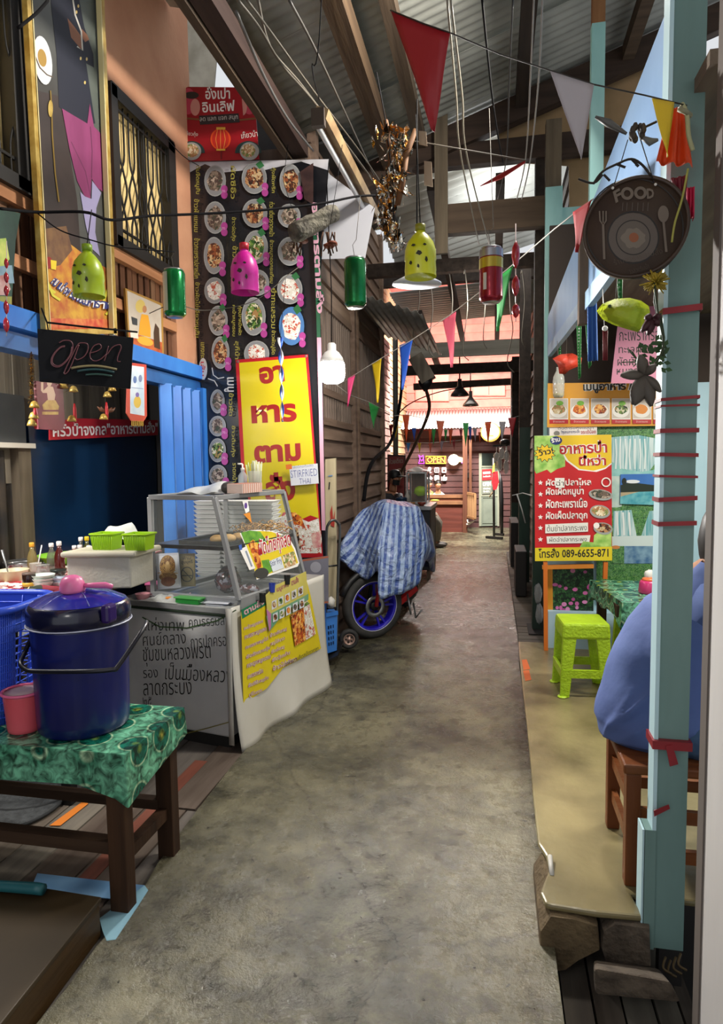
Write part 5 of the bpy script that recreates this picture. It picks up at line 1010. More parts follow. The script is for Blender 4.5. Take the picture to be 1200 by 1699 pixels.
# blue and white twisted streamer
t = thing('spiral_streamer', 'blue and white twisted ribbon hanging before the yellow banner', 'streamer', ay(467, 570, 4.3)); a, b = ay(465, 560, 4.3), ay(469, 700, 4.3)
for kk, m in ((0, mat('#2850b0', .4)), (1, mat('#d8dce4', .4))):
    mb = MB(); n = 60
    def hp(s, tt, kk=kk): p = a.lerp(b, tt); an = tt*15+kk*math.pi; return p+V((math.cos(an), math.sin(an), 0))*(.02*s)*(1-.4*tt)
    mb.grid(hp, 1, n, m); mb.build('ribbon', t, solid=.002)
mb = MB(); mb.tube([a, ay(474, 462, 3.96)], .0015, CABLE, 4); mb.build('cord', t)
# grey plastic wall pocket and blue sheet below the banner
mb = MB(); fc = Face(mb, (0, 4.78, 0), NY); fc.slab([(502, 928), (545, 922), (545, 1001), (510, 1003)], mat('#8a8a98', .25, h2='#7c7c8a', scale=3, coat=.4), .004); fc.line([(502, 930), (545, 924)], 3, mat('#b86a4c', .5)); fc.line([(510, 1001), (545, 999)], 3, mat('#b86a4c', .5))
for x, y in ((524, 941), (525, 975)): fc.ell(x, y, 9, 9, mat('#b0b0bc', .25))
tag(mb.build('wall_pocket'), 'translucent grey plastic pocket with two pale discs under the banner', 'pocket')
mb = MB(); fc = Face(mb, (0, 4.8, 0), NY); fc.slab([(508, 1000), (541, 998), (541, 1092), (516, 1095)], mat('#2a5cae', .45, h2='#3a70c4', scale=4, bump=.15), .01); tag(mb.build('blue_sheet'), 'blue plastic sheet hanging below the grey pocket behind the cart', 'sheet')
mb = MB(); A, B = ay(538, 1010, 5.12), ay(558, 1008, 5.12); mb.hexa([A, B, B+V((0, .03, 0)), A+V((0, .03, 0)), ay(540, 762, 5.12), ay(557, 760, 5.12), ay(557, 760, 5.12)+V((0, .03, 0)), ay(540, 762, 5.12)+V((0, .03, 0))], wood('#a89c80', '#c4b898', 'z')); fc = Face(mb, (0, 5.115, 0), NY); fc.poly([(548, 850), (551, 838), (553, 862), (556, 845), (555, 875), (549, 872)], mat('#a83a30', .5)); fc.line([(545, 790), (552, 789)], 2, mat('#6a8ab0', .5)); fc.line([(547, 800), (546, 812)], 2, INK)
tag(mb.build('plank'), 'pale upright plank with a red scrawl leaning on the timber wall', 'plank')
# hand truck
t = thing('hand_truck', 'black hand truck with small rubber wheels behind the cart', 'hand truck', az(560, 1090, 0)); SB = mat('#5c5e60', .3, .7); 
mb = MB(); Pp = [(541, 1095, 4.95), (541, 1000, 4.97), (542, 890, 5.0), (545, 870, 5.0), (553, 863, 5.02), (561, 868, 5.05), (564, 882, 5.06), (561, 960, 5.04), (558, 1080, 5.02)]
mb.tube(smooth_pts([ay(*p) for p in Pp], 5), .011, SB, 8)
for y in (940, 1010, 1060): mb.tube([ay(541, y, 4.96), ay(560, y-2, 5.03)], .008, BLACK, 6)
mb.build('frame', t)
mb = MB(); mb.hexa([ay(538, 1100, 4.85), ay(560, 1090, 4.9), ay(572, 1062, 5.25), ay(548, 1062, 5.25)]+[p+V((0, 0, .012)) for p in (ay(538, 1100, 4.85), ay(560, 1090, 4.9), ay(572, 1062, 5.25), ay(548, 1062, 5.25))], BLACK); mb.build('toe_plate', t)
def wheel(par, c, axd, r, wd, label=None):
    mb = MB(); TY = mat('#1e1d1c', .75, h2='#2a2927', scale=12); mb.lathe([(r*.6, -wd*.5), (r*.86, -wd*.5), (r*.97, -wd*.3), (r, 0), (r*.97, wd*.3), (r*.86, wd*.5), (r*.6, wd*.5), (r*.6, -wd*.5)], c, TY, 28, axd, cap=False); w_ = mb.build('wheel', par, label=label)
    return w_
c = ay(579, 1060, 5.25); n_ = V((.35, -.94, 0)).normalized(); w_ = wheel(t, c, n_, .085, .05)
mb = MB(); mb.lathe([(.05, -.02), (.05, .022), (.04, .022), (.04, .012), (.012, .012), (.012, .026), (.001, .026)], c, mat('#a08478', .4, .3), 20, n_); 
for k in range(5): a = k*1.2566; d, s, u = frame(n_); mb.ball(c+n_*.014+(s*math.cos(a)+u*math.sin(a))*.026, (.008, .004, .008), BLACK, 8, 5)
mb.build('hub', w_)
c2 = ay(556, 1066, 5.4); w_ = wheel(t, c2, n_, .085, .05)
CRB = mat('#2f6ec0', .4, h2='#3a7ccc', scale=4)
t = thing('crate', 'blue plastic crate riding on the hand truck', 'crate', ay(549, 1085, 4.93)); mb = MB(); A, B = ay(541, 1085, 4.92), ay(559, 1079, 5.0); hh = .31; N_ = V((-.1, .2, 0))
mb.hexa([A, B, B+N_, A+N_, A+V((-.01, 0, hh)), B+V((.01, 0, hh)), B+N_+V((.01, 0, hh)), A+N_+V((-.01, 0, hh))], CRB)
for i in range(3):
    for j in range(4): p = A.lerp(B, .3+.2*i)+V((0, -.004, .06+.045*j)); mb.box((p.x-.006, p.y-.004, p.z), (p.x+.006, p.y+.002, p.z+.025), mat('#123058', .6))
mb.build('body', t); mb = MB(); mb.beam(A+V((-.012, -.004, hh)), B+V((.012, -.004, hh)), .02, .03, CRB); mb.build('rim', t)
mb = MB(); mb.ball(ay(549, 1000, 4.97), (.035, .05, .045), mat('#c4c2bc', .6, h2='#a8a6a0', scale=8), 10, 8, .18); tag(mb.build('rag'), 'dirty white cloth bundle on top of the blue crate', 'cloth')
# ================================================================== COVERED MOTORBIKE
RIM = mat('#2018a8', .3, h2='#2a20c0', scale=3); BK = mat('#141416', .5)
t = thing('motorbike', 'covered motorbike with blue rims and red forks', 'motorbike', (-1.0, 6.3, 0))
wc = ay(618, 1000, 5.75); wc.z = .30; n_ = V((.62, -.78, 0)).normalized(); dn, ds, du = frame(n_)
mb = MB(); TY = mat('#2a2a29', .75, h2='#383735', scale=14); r = .3
mb.lathe([(r*.74, -.045), (r*.9, -.05), (r*.97, -.035), (r, 0), (r*.97, .035), (r*.9, .05), (r*.74, .045), (r*.74, -.045)], wc, TY, 44, n_, cap=False); fw = mb.build('wheel', t)
mb = MB(); mb.lathe([(r*.74, -.04), (r*.76, .046), (r*.7, .046), (r*.66, .02), (r*.66, -.04)], wc, RIM, 44, n_, cap=False)
mb.tube([wc+n_*.047+(ds*math.cos(k*.1428)+du*math.sin(k*.1428))*r*.755 for k in range(44)], .004, mat('#c8c8d8', .3), 5, True)
for k in range(5):
    a = k*1.2566+.5
    for o in (-.16, .16): mb.beam(wc+n_*.02+(ds*math.cos(a)+du*math.sin(a))*.03, wc+n_*.02+(ds*math.cos(a+o)+du*math.sin(a+o))*r*.7, .018, .018, RIM, n_)
mb.lathe([(.04, -.05), (.04, .05), (.001, .05)], wc, BK, 16, n_); mb.build('rim', fw, label='bright blue spoked rim')
mb = MB(); mb.lathe([(.1, .055), (.1, .058), (.06, .058), (.06, .055)], wc, STEEL, 28, n_, cap=False); mb.build('brake_disc', fw)
FKR = mat('#a81c1c', .35, coat=.3)
for s in (-1, 1): mb = MB(); p = wc+n_*.075*s; mb.tube([p, p+V((.03, .12, .32)), p+V((.05, .2, .6))], [.018, .02, .024], FKR if s == 1 else BK, 10); mb.build('fork', t)
mb = MB(); mb.tube([wc+(ds*math.cos(a)+du*math.sin(a))*(r+.025) for a in [R_(20+14*k) for k in range(10)]], .03, BK, 8); mb.build('mudguard', t)
mb = MB(); mb.tube(smooth_pts([V((-1.0, 5.95, .75)), V((-.95, 6.2, .5)), V((-.92, 6.5, .35)), V((-.92, 6.9, .5)), V((-.95, 7.2, .75))], 4), [.1]*17, BK, 10); mb.build('frame', t)
mb = MB(); mb.ball((-.88, 6.45, .33), (.14, .22, .14), mat('#2c2c2e', .4, .4), 14, 9); mb.build('engine', t)
rw = V((-.95, 7.05, .3)); rx = V((1, 0, 0)); mb = MB(); mb.lathe([(r*.74, -.05), (r*.9, -.055), (r, 0), (r*.9, .055), (r*.74, .05), (r*.74, -.05)], rw, TY, 36, rx, cap=False); mb.lathe([(r*.74, -.04), (r*.74, .04), (.03, .02), (.03, -.02)], rw, RIM, 30, rx, cap=False); mb.build('wheel', t)
mb = MB(); mb.tube([(-1.3, 6.1, 1.0), (-1.15, 5.95, 1.05), (-1.0, 5.92, 1.02), (-.85, 5.95, 1.05), (-.62, 6.1, 1.0)], .014, BK, 8); mb.build('handlebar', t)
mb = MB(); mb.tube([ay(686, 1000, 6.2), ay(690, 1025, 6.15), ay(700, 1012, 6.1)], .009, STEEL, 6); mb.tube([ay(676, 985, 6.2), ay(682, 1020, 6.15)], .012, STEEL, 6); mb.build('footpeg', t)
mb = MB(); mb.beam(ay(662, 1000, 6.15), ay(690, 975, 6.3), .05, .05, FKR); mb.build('side_panel', t, label='red side panel')
TP = stripes('striped_tarpaulin', '#40599a', '#8fa5c8', 8.5, .3, 1.0)
colm = [(600, 850, 564, 926, 5.95, 5.72), (611, 841, 587, 946, 5.92, 5.66), (624, 834, 609, 962, 5.85, 5.6), (638, 834, 627, 948, 5.76, 5.42), (643, 835, 629, 990, 5.74, 5.40), (660, 838, 650, 989, 5.78, 5.46), (680, 842, 676, 981, 5.85, 5.6), (696, 842, 696, 964, 5.95, 5.8), (702, 862, 707, 930, 6.1, 6.1)]
tops = [ay(c[0], c[1], c[4]) for c in colm]; bots = [ay(c[2], c[3], c[5]) for c in colm]
tops += [V((-.72, 6.7, 1.0)), V((-.85, 7.2, .95)), V((-1.1, 7.2, .95)), V((-1.2, 6.7, 1.02))]; bots += [V((-.62, 6.7, .45)), V((-.78, 7.3, .42)), V((-1.15, 7.3, .45)), V((-1.26, 6.7, .6))]
NC = len(tops); cen = V((-.98, 6.35, 1.2))
def ringpt(L, s):
    f = s*NC; i = int(f) % NC; k = f-int(f); p0, p1, p2, p3 = L[i-1], L[i], L[(i+1) % NC], L[(i+2) % NC]
    return .5*((2*p1)+(p2-p0)*k+(2*p0-5*p1+4*p2-p3)*k*k+(3*p1-p0-3*p2+p3)*k**3)
def tarp(s, tt):
    T, B = ringpt(tops, s), ringpt(bots, s)
    if tt < .3: k = tt/.3; p = cen.lerp(T, k); p.z += .03*math.sin(math.pi*k); return p
    k = (tt-.3)/.7; p = T.lerp(B, k); out = (T+B)/2-V((cen.x, cen.y, (T.z+B.z)/2)); out.z = 0; out.normalize()
    w_ = .012*math.sin(s*70+tt*9)*k+.01*math.sin(s*31-tt*14)+.008*math.sin(s*120)*k*k
    return p+out*(.07*math.sin(math.pi*k)**.8+w_)
mb = MB(); mb.grid(tarp, 156, 34, TP, True, True); mb.uv = {k: [((a+.2*b if a < .3 else a), b) for a, b in q_] for k, q_ in mb.uv.items()}; tag(mb.build('tarpaulin', solid=.003), 'blue and white striped tarpaulin draped over the motorbike', 'tarpaulin')
# ================================================================== HANGING BULB
c = ay(551, 606, 4.4); t = thing('light_bulb', 'big bright white bulb hanging beside the yellow banner', 'light bulb', c+V((0, 0, .14)))
mb = MB(); mb.lathe([(.005, -.125), (.05, -.122), (.078, -.105), (.088, -.07), (.088, .0), (.082, .018)], c, emis('#fff6ea', 105), 28); mb.build('lamp_globe', t)
mb = MB(); mb.lathe([(.084, .018), (.075, .05), (.05, .085), (.03, .1), (.03, .14), (.02, .15)], c, WHITE, 24); mb.build('bulb_collar', t)
mb = MB(); mb.tube([c+V((0, 0, .14)), c+V((.005, .0, .5)), c+V((-.02, .02, 1.2)), V((c.x-.05, 4.7, 3.95))], .004, CABLE, 5); mb.build('cord', t)
# ================================================================== RIGHT SIDE: EATERY
def facing(Y, base=0): mb = MB(); return mb, Face(mb, (0, Y, 0), NY, base)
ORG = mat('#e0a02c', .4, h2='#d8962a', scale=3); CW = mat('#eceae4', .45)
# waterfall picture on the partition
mb, fc = facing(5.28); WFW = mat('#d4e8ea', .5, h2='#6cb0b8', scale=70, sz=.04, sx=1, lo=.4, hi=.6); FOL = cells('foliage_print', ['#2e6a34', '#4a8a42', '#78a85c', '#1e4a2a', '#6a9a6a'], 130, .45); WTR = mat('#7cc0bc', .45, h2='#a8dcd8', scale=9)
fc.slab([(990, 706), (1104, 706), (1104, 1000), (990, 1000)], FOL, .006)
fc.poly([(1012, 726), (1030, 724), (1060, 722), (1092, 728), (1094, 760), (1076, 784), (1030, 786), (1014, 775)], WFW); fc.poly([(1014, 765), (1034, 778), (1064, 783), (1094, 778), (1094, 800), (1014, 800)], WTR)
for x in range(1022, 1078, 8): fc.line([(x, 728), (x+random.uniform(-2, 2), 755), (x, 778)], 2.5, mat('#e4f0f0', .5))
fc.poly([(1014, 790), (1032, 790), (1032, 840), (1014, 845)], mat('#a8ccc4', .5, h2='#d4e4dc', scale=12))
fc.poly([(1014, 842), (1104, 842), (1104, 905), (1014, 905)], FOL); fc.poly([(1018, 848), (1048, 846), (1058, 895), (1018, 898)], WFW); fc.poly([(1078, 848), (1104, 845), (1104, 895), (1062, 896)], WFW); fc.poly([(1014, 890), (1104, 888), (1104, 906), (1014, 906)], mat('#d8e8e8', .5))
for x in (1024, 1034, 1044, 1086, 1094): fc.line([(x, 850), (x+2, 888)], 3, mat('#eef4f4', .5))
fc.poly([(1036, 906), (1104, 906), (1104, 935), (1036, 935)], mat('#3a6a9a', .5, h2='#8ab0c8', scale=14)); fc.poly([(1014, 906), (1036, 906), (1036, 935), (1014, 935)], FOL); fc.ell(1022, 908, 7, 3, mat('#d88a4a', .5))
tag(mb.build('waterfall_poster'), 'large poster of turquoise waterfalls on the eatery partition', 'poster')
mb, fc = facing(5.265); fc.slab([(1030, 787), (1094, 786), (1094, 838), (1029, 836)], mat('#2a62b8', .4, h2='#4a86d0', scale=3), .004); fc.poly([(1030, 805), (1045, 800), (1062, 802), (1094, 806), (1094, 818), (1030, 818)], mat('#1a2a1e', .5)); fc.ell(1050, 799, 12, 3, mat('#e8eef4', .5)); fc.poly([(1030, 817), (1094, 815), (1094, 838), (1029, 836)], mat('#3a9ab0', .4, h2='#78c4cc', scale=20)); fc.poly([(1030, 817), (1060, 816), (1030, 824)], mat('#b8a888', .5)); fc.ell(1036, 799, 4, 6, mat('#14201a', .5))
tag(mb.build('lake_picture'), 'small picture of a blue lake stuck over the waterfall poster', 'picture')
# orange picture menu
mb, fc = facing(5.24); fc.slab([(909, 636), (1050, 634), (1120, 632), (1120, 706), (908, 709)], ORG, .004); fc.text('เมนูอาหาร / FOOD', (968, 653), (1108, 650), 18, mat('#1c1a1a', .45), .025, CW, .09)
for i, f in enumerate(['pale', 'orange', 'orange', 'green', 'orange', 'pale', 'brown']):
    x = 912+34.5*i; fc.rect(x, 661, x+31, 703, CW); fc.rect(x+1, 662, x+30, 694, mat('#c8c0b4', .5)); fc.ell(x+15, 682, 14, 11, CW); n = 14
    fc.poly([(x+15+12*random.uniform(.8, 1)*math.cos(k*6.283/n), 679+9*random.uniform(.8, 1)*math.sin(k*6.283/n)) for k in range(n)], FOOD[f] if i != 4 else mat('#e08a28', .4))
    if i in (0, 1, 3): fc.ell(x+17, 669, 6, 4, BGN)
    fc.rect(x, 696, x+31, 703, mat('#b82028', .45)); fc.text('ข้าวราดแกง', (x+6, 701), (x+25, 701), 3.5, mat('#e8c8c0', .5))
tag(mb.build('picture_menu'), 'orange strip menu with a row of dish photographs on the partition', 'menu')
mb, fc = facing(5.25); fc.slab([(912, 709), (991, 708), (991, 724), (912, 726)], CW, .003); fc.text('ต้นตำรับกุ้งแม่น้ำ', (926, 714), (985, 713), 6, INK, 0); fc.text('7ชุมชนลาดกระบัง', (931, 721), (962, 720), 7, mat('#1c2c6a', .5), .02); fc.text('จระเข้น้อย', (964, 720), (989, 719), 7, mat('#a82430', .5), .02); fc.ell(924, 719, 5, 4, mat('#8a8a80', .5))
tag(mb.build('paper_notice'), 'narrow white notice between the orange menu and the red sign', 'notice')
# red and yellow sign board
t = thing('menu_sign', 'red and yellow sign board listing six dishes with a telephone number', 'sign', ay(951, 931, 5.12)); mb, fc = facing(5.12); RD = mat('#c41e22', .4, h2='#b8181e', scale=2); YS = mat('#e4c024', .4); RDT = mat('#b0181e', .45)
fc.slab([(887, 723), (1015, 721), (1016, 930), (888, 931)], RD, .01)
fc.poly([(887, 723), (1015, 721), (1015, 770), (1005, 778), (990, 783), (960, 780), (940, 765), (928, 745), (920, 735), (887, 760)], CW); fc.poly([(910, 723), (1015, 721), (1015, 768), (1004, 776), (985, 781), (962, 778), (943, 764), (931, 745), (918, 728)], YS)
LET = mat('#6aa83c', .5, h2='#b8d878', scale=14)
fc.poly([(887, 723), (925, 723), (930, 742), (938, 762), (938, 774), (925, 778), (914, 785), (908, 779), (898, 783), (890, 786), (887, 780)], LET)
n = 12; fc.poly([(904+(19 if k % 2 else 14)*math.cos(k*math.pi/n)*1.0, 752+(16 if k % 2 else 11)*math.sin(k*math.pi/n)) for k in range(2*n)], INK); fc.poly([(904+(17.5 if k % 2 else 12.5)*math.cos(k*math.pi/n), 752+(14.5 if k % 2 else 9.5)*math.sin(k*math.pi/n)) for k in range(2*n)], YS)
fc.text('ว๊าว!', (895, 757), (919, 752), 11, INK, .03); fc.ell(923, 731, 10, 7, mat('#1c2a6a', .5)); fc.text('ร้าน', (916, 735), (930, 732), 9, CW, .03)
fc.text('อาหารป่า', (929, 754), (1008, 751), 21, RDT, .025, CW, .06); fc.text('นี่หว่า', (961, 773), (1006, 772), 18, RDT, .025, CW, .06)
WTX = mat('#f0e8e4', .45)
def star(x, y, r): fc.poly([(x+(r if k % 2 == 0 else r*.45)*math.sin(k*math.pi/5), y-(r if k % 2 == 0 else r*.45)*math.cos(k*math.pi/5)) for k in range(10)], WTX)
ys = [801, 820, 839, 858, 876, 895]
for y in ys: star(897, y, 4.5)
for s, y, x1, h in [('ผัดฉ่าปลาไหล', 806, 981, 12), ('ผัดเผ็ดหมูป่า', 825, 969, 17), ('ผัดกะเพราเนื้อ', 843, 975, 16), ('ผัดเผ็ดปลาดุก', 865, 975, 17)]: fc.text(s, (906, y), (x1, y-1), h, WTX, .025)
fc.poly([(921, 793), (937, 793), (937, 809), (922, 809)], CW); fc.text('ฉ่า', (923, 806), (936, 806), 10, INK, 0)
fc.poly([(905, 870), (976, 867), (976, 882), (905, 885)], CW); fc.text('ต้มยำปลากระพง', (908, 882), (974, 880), 11, INK, -.005); fc.poly([(907, 890), (980, 888), (978, 901), (908, 902)], CW); fc.text('ผัดฉ่าปลากระพง', (912, 899), (974, 898), 8, INK, .0)
fc.poly([(1015, 878), (1015, 908), (962, 908), (968, 898), (985, 900), (986, 888), (996, 880)], LET)
for x, y, rx, ry, f in ((997, 821, 20, 9, 'grey'), (996, 849, 17, 11, 'pale'), (1001, 877, 16, 10, 'brown')): fc.ell(x, y, rx, ry, PL, rot=8); fc.ell(x, y-1, rx*.84, ry*.75, FOOD[f], rot=8)
fc.line([(1006+7*math.cos(k*.314), 800+7*math.sin(k*.314)) for k in range(20)], 2, WTX, True); fc.ell(990, 872, 5, 5, WTX)
fc.poly([(888, 909), (1016, 907), (1016, 930), (888, 931)], mat('#dcc824', .4)); fc.text('โทรสั่ง 089-6655-871', (894, 926), (1010, 924), 16, INK, .02); mb.build('print', t)
mb, fc = facing(5.09, .0); fc = Face(mb, (0, 5.14, 0), NY); mb.beam(fc.at(905, 932), fc.at(906, 1078), .05, .03, mat('#c86a1c', .55)); mb.beam(fc.at(1005, 932), fc.at(1004, 960), .04, .03, mat('#c86a1c', .55)); mb.beam(fc.at(900, 941), fc.at(985, 939), .03, .04, mat('#c87a24', .55), NY); mb.build('stand', t, label='orange painted timber legs')
# picture of pink flowers
mb, fc = facing(5.26); fc.slab([(908, 938), (985, 936), (985, 1046), (908, 1046)], mat('#c88a28', .5), .006); fc.poly([(917, 943), (985, 940), (985, 1034), (918, 1036)], cells('dark_leaf_print', ['#16321e', '#24502c', '#102418', '#3a6a3a', '#1c3e24'], 60, .45))
for k in range(26): x, y = random.uniform(920, 983), random.uniform(944, 1032); fc.ell(x, y, random.uniform(2.5, 5), random.uniform(2.5, 4.5), mat(random.choice(['#c868a8', '#d88ac0', '#b04a90']), .5), n=9)
tag(mb.build('flower_poster'), 'framed poster of pink flowers low on the partition', 'poster')
mb = MB(); mb.box((.42, 5.2, .13), (.95, 5.3, .42), mat('#a8c8d8', .5)); tag(mb.build('cabinet_base'), 'pale blue low box standing under the flower poster', 'box')
# pink menu hanging above
mb, fc = facing(4.95); fc.slab([(1033, 470), (1112, 470), (1112, 636), (1014, 636)], mat('#d88aa8', .45, h2='#d080a0', scale=3), .003)
for s, a, b, h in [('ยำไข่ดาว', (1034, 484), (1092, 480), 15), ('ยำรวมมิตร', (1050, 508), (1105, 505), 14), ('กะเพรากรอบ', (1028, 566), (1104, 564), 15), ('ทะเลผัดฉ่า', (1027, 586), (1090, 585), 15), ('ผัดผักรวม', (1025, 607), (1085, 606), 15), ('หมูทอด', (1024, 626), (1070, 625), 14)]: fc.text(s, a, b, h, INK, .0)
tag(mb.build('pink_menu'), 'pink vinyl menu with black Thai lettering hanging behind the flowers', 'menu')
# table and stools
t = thing('table', 'eatery table under green oilcloth in front of the waterfall poster', 'table', (1.2, 4.55, .13)); DKW = wood('#2c1e14', '#463222', 'z')
for x, y in ((.84, 4.24), (.76, 4.85), (1.55, 4.24), (1.55, 4.85)): mb = MB(); mb.box((x-.03, y-.03, .13), (x+.03, y+.03, .7), DKW); mb.build('leg', t)
mb = MB(); mb.box((.8, 4.22, .62), (1.6, 4.26, .69), DKW); mb.box((.75, 4.22, .62), (.79, 4.9, .69), DKW); mb.build('apron', t)
mb = MB(); A, B, Cq, D = V((.775, 4.18, .72)), V((1.65, 4.18, .72)), V((1.65, 4.95, .72)), V((.69, 4.95, .72)); mb.prism([A-V((0, 0, .03)), B-V((0, 0, .03)), Cq-V((0, 0, .03)), D-V((0, 0, .03))], (0, 0, .025), DKW); mb.build('tabletop', t)
mb = MB(); ring = []; P4 = [A, B, Cq, D]
for i in range(4):
    for k in range(6): ring.append(P4[i].lerp(P4[(i+1) % 4], k/6))
cen4 = sum(P4, V())/4; n = len(ring); low = []
for i, p in enumerate(ring): o = p-cen4; o.z = 0; o.normalize(); low.append(p+o*(.012+.008*(i % 2))-V((0, 0, .1+.02*(i % 3 == 0)+(.05 if i % 6 == 0 else 0))))
mb.flat(ring, OIL); mb.add(ring+low, [(i, n+i, n+(i+1) % n, (i+1) % n) for i in range(n)], OIL); tag(mb.build('tablecloth', solid=.002), 'green flowered oilcloth on the eatery table', 'tablecloth')
c = ay(1078, 938, 4.5); c.z = .722; t = thing('tissue_holder', 'pink plastic tissue holder on the eatery table', 'tissue holder', c); mb = MB(); mb.lathe([(.06, 0), (.066, .01), (.06, .07), (.052, .085)], c, mat('#d83c7c', .25, alpha=.92, coat=.3), 20); mb.build('body', t)
mb = MB(); mb.lathe([(.05, .083), (.04, .1), (.002, .112)], c, mat('#e87a4a', .3), 20); mb.build('lid', t); mb = MB(); mb.ball(c+V((.0, 0, .12)), (.03, .02, .035), WHITE, 10, 7, .15); mb.build('tissue', t)
LS = mat('#a8cc1e', .42, h2='#9cc018', scale=20, bump=.35, bscale=70)
def stool(c, label, rot=0):
    t = thing('stool', label, 'stool', c, 'lime green plastic stools'); cr, sr = math.cos(rot), math.sin(rot)
    P = lambda x, y, z: c+V((x*cr-y*sr, x*sr+y*cr, z))
    h = .465; a, b = .14, .157
    mb = MB(); mb.hexa([P(-a-.006, -a-.006, h-.1), P(a+.006, -a-.006, h-.1), P(a+.006, a+.006, h-.1), P(-a-.006, a+.006, h-.1), P(-a, -a, h), P(a, -a, h), P(a, a, h), P(-a, a, h)], LS)
    mb.build('seat', t, bevel=.016)
    for sx in (-1, 1):
        for sy in (-1, 1):
            mb = MB(); T, Bm = (a, h-.07), (b, 0)
            q = []
            for (r, z), w_ in ((Bm, .055), (T, .085)):
                q += [P(sx*r, sy*r, z), P(sx*(r-w_), sy*r, z), P(sx*(r-w_), sy*(r-w_*.45), z), P(sx*r, sy*(r-w_*.45), z)]
            mb.hexa(q, LS); mb.lathe([(.03, 0), (.03, .012)], P(sx*(b-.015), sy*(b-.015), 0), LS, 10); mb.build('leg', t, bevel=.006)
    mb = MB(); r = .142
    for s in (-1, 1): mb.beam(P(-r, s*r, .15), P(r, s*r, .15), .02, .05, LS); mb.beam(P(s*r, -r, .15), P(s*r, r, .15), .02, .05, LS)
    mb.build('stretcher', t); return t
stool(V((.55, 4.26, .13)), 'lime green plastic stool with woven pattern, the nearer one in the open', .08)
stool(V((.98, 4.62, .13)), 'lime green plastic stool pushed under the eatery table', .1)
# wooden stool and seated person
SW = wood('#5a2e14', '#74401e', 'z', rough=.45); SWX = wood('#603416', '#7a4622', 'x', rough=.4)
t = thing('wooden_stool', 'reddish brown wooden stool under the person in blue', 'stool', (.62, 2.44, .13)); ZS = .53
for x, y in ((.47, 2.3), (.83, 2.3), (.47, 2.66), (.83, 2.66)): mb = MB(); mb.box((x-.024, y-.024, .13), (x+.024, y+.024, ZS), SW); mb.build('leg', t, bevel=.004)
mb = MB(); mb.box((.435, 2.27, ZS), (.865, 2.69, ZS+.035), SWX); mb.build('seat', t, bevel=.008)
for z in (.22, .36):
    mb = MB(); mb.box((.47, 2.29, z), (.83, 2.31, z+.045), SWX); mb.build('stretcher', t); mb = MB(); mb.box((.46, 2.3, z+.03), (.48, 2.66, z+.075), SWX); mb.build('stretcher', t)
mb = MB(); mb.box((.47, 2.65, .3), (.83, 2.67, .345), SWX); mb.build('stretcher', t)
SHIRT = mat('#495c92', .85, h2='#53689e', scale=3, bump=.5, bscale=6); JEAN = mat('#3a5478', .8, h2='#4a6688', scale=20); SKIN = mat('#a87656', .55, h2='#b48262', scale=8); HAIR = mat('#16120f', .5)
def skin_body(name, verts, edges, m, parent=None, sub=2, root=0):
    """one continuous figure grown from a jointed skeleton; verts are (x,y,z,rx,ry)"""
    off = V(parent['_o']) if parent else V((0, 0, 0))
    me = bpy.data.meshes.new(name); me.from_pydata([V(v[:3])-off for v in verts], edges, []); o = bpy.data.objects.new(name, me); COL.objects.link(o); me.materials.append(m)
    sk = o.modifiers.new('skin', 'SKIN'); sk.use_smooth_shade = True
    for i, d in enumerate(me.skin_vertices[0].data): d.radius = (verts[i][3], verts[i][4] if len(verts[i]) > 4 else verts[i][3]); d.use_root = (i == root)
    s = o.modifiers.new('sub', 'SUBSURF'); s.levels = sub; s.render_levels = sub
    dg = bpy.context.evaluated_depsgraph_get(); dg.update(); ev = bpy.data.meshes.new_from_object(o.evaluated_get(dg)); o.modifiers.clear(); o.data = ev; ev.name = name
    for p in ev.polygons: p.use_smooth = True
    if parent: o.parent = parent
    o['_o'] = list(off); return o
def hand(vs, es, wrist, d, up, side, k=1.0, curl=.5):
    """palm, four unequal bent fingers and a thumb from the side of the palm"""
    w0 = len(vs); d = d.normalized(); s = d.cross(up).normalized()*side; u = s.cross(d)*side
    p = V(vs[wrist][:3]); palm = p+d*.07*k; vs.append((*palm, .026*k, .014*k)); es.append((wrist, w0))
    for i, L_ in enumerate((.068, .078, .072, .055)):
        b = p+d*.085*k+s*(.027-.018*i)*k; n0 = len(vs); vs.append((*b, .0085*k)); es.append((w0, n0)); q = b
        for j in range(2): dd = (d*math.cos(curl*(j+1))-u*math.sin(curl*(j+1))); q = q+dd*L_*.5*k; vs.append((*q, (.008-.0012*j)*k)); es.append((len(vs)-2, len(vs)-1))
    b = p+d*.035*k+s*.036*k; n0 = len(vs); vs.append((*b, .011*k)); es.append((w0, n0)); q = b+(d*.7+s*.7)*.035*k; vs.append((*q, .0095*k)); es.append((n0, n0+1)); q = q+(d*.95+s*.2)*.03*k; vs.append((*q, .008*k)); es.append((n0+1, n0+2))
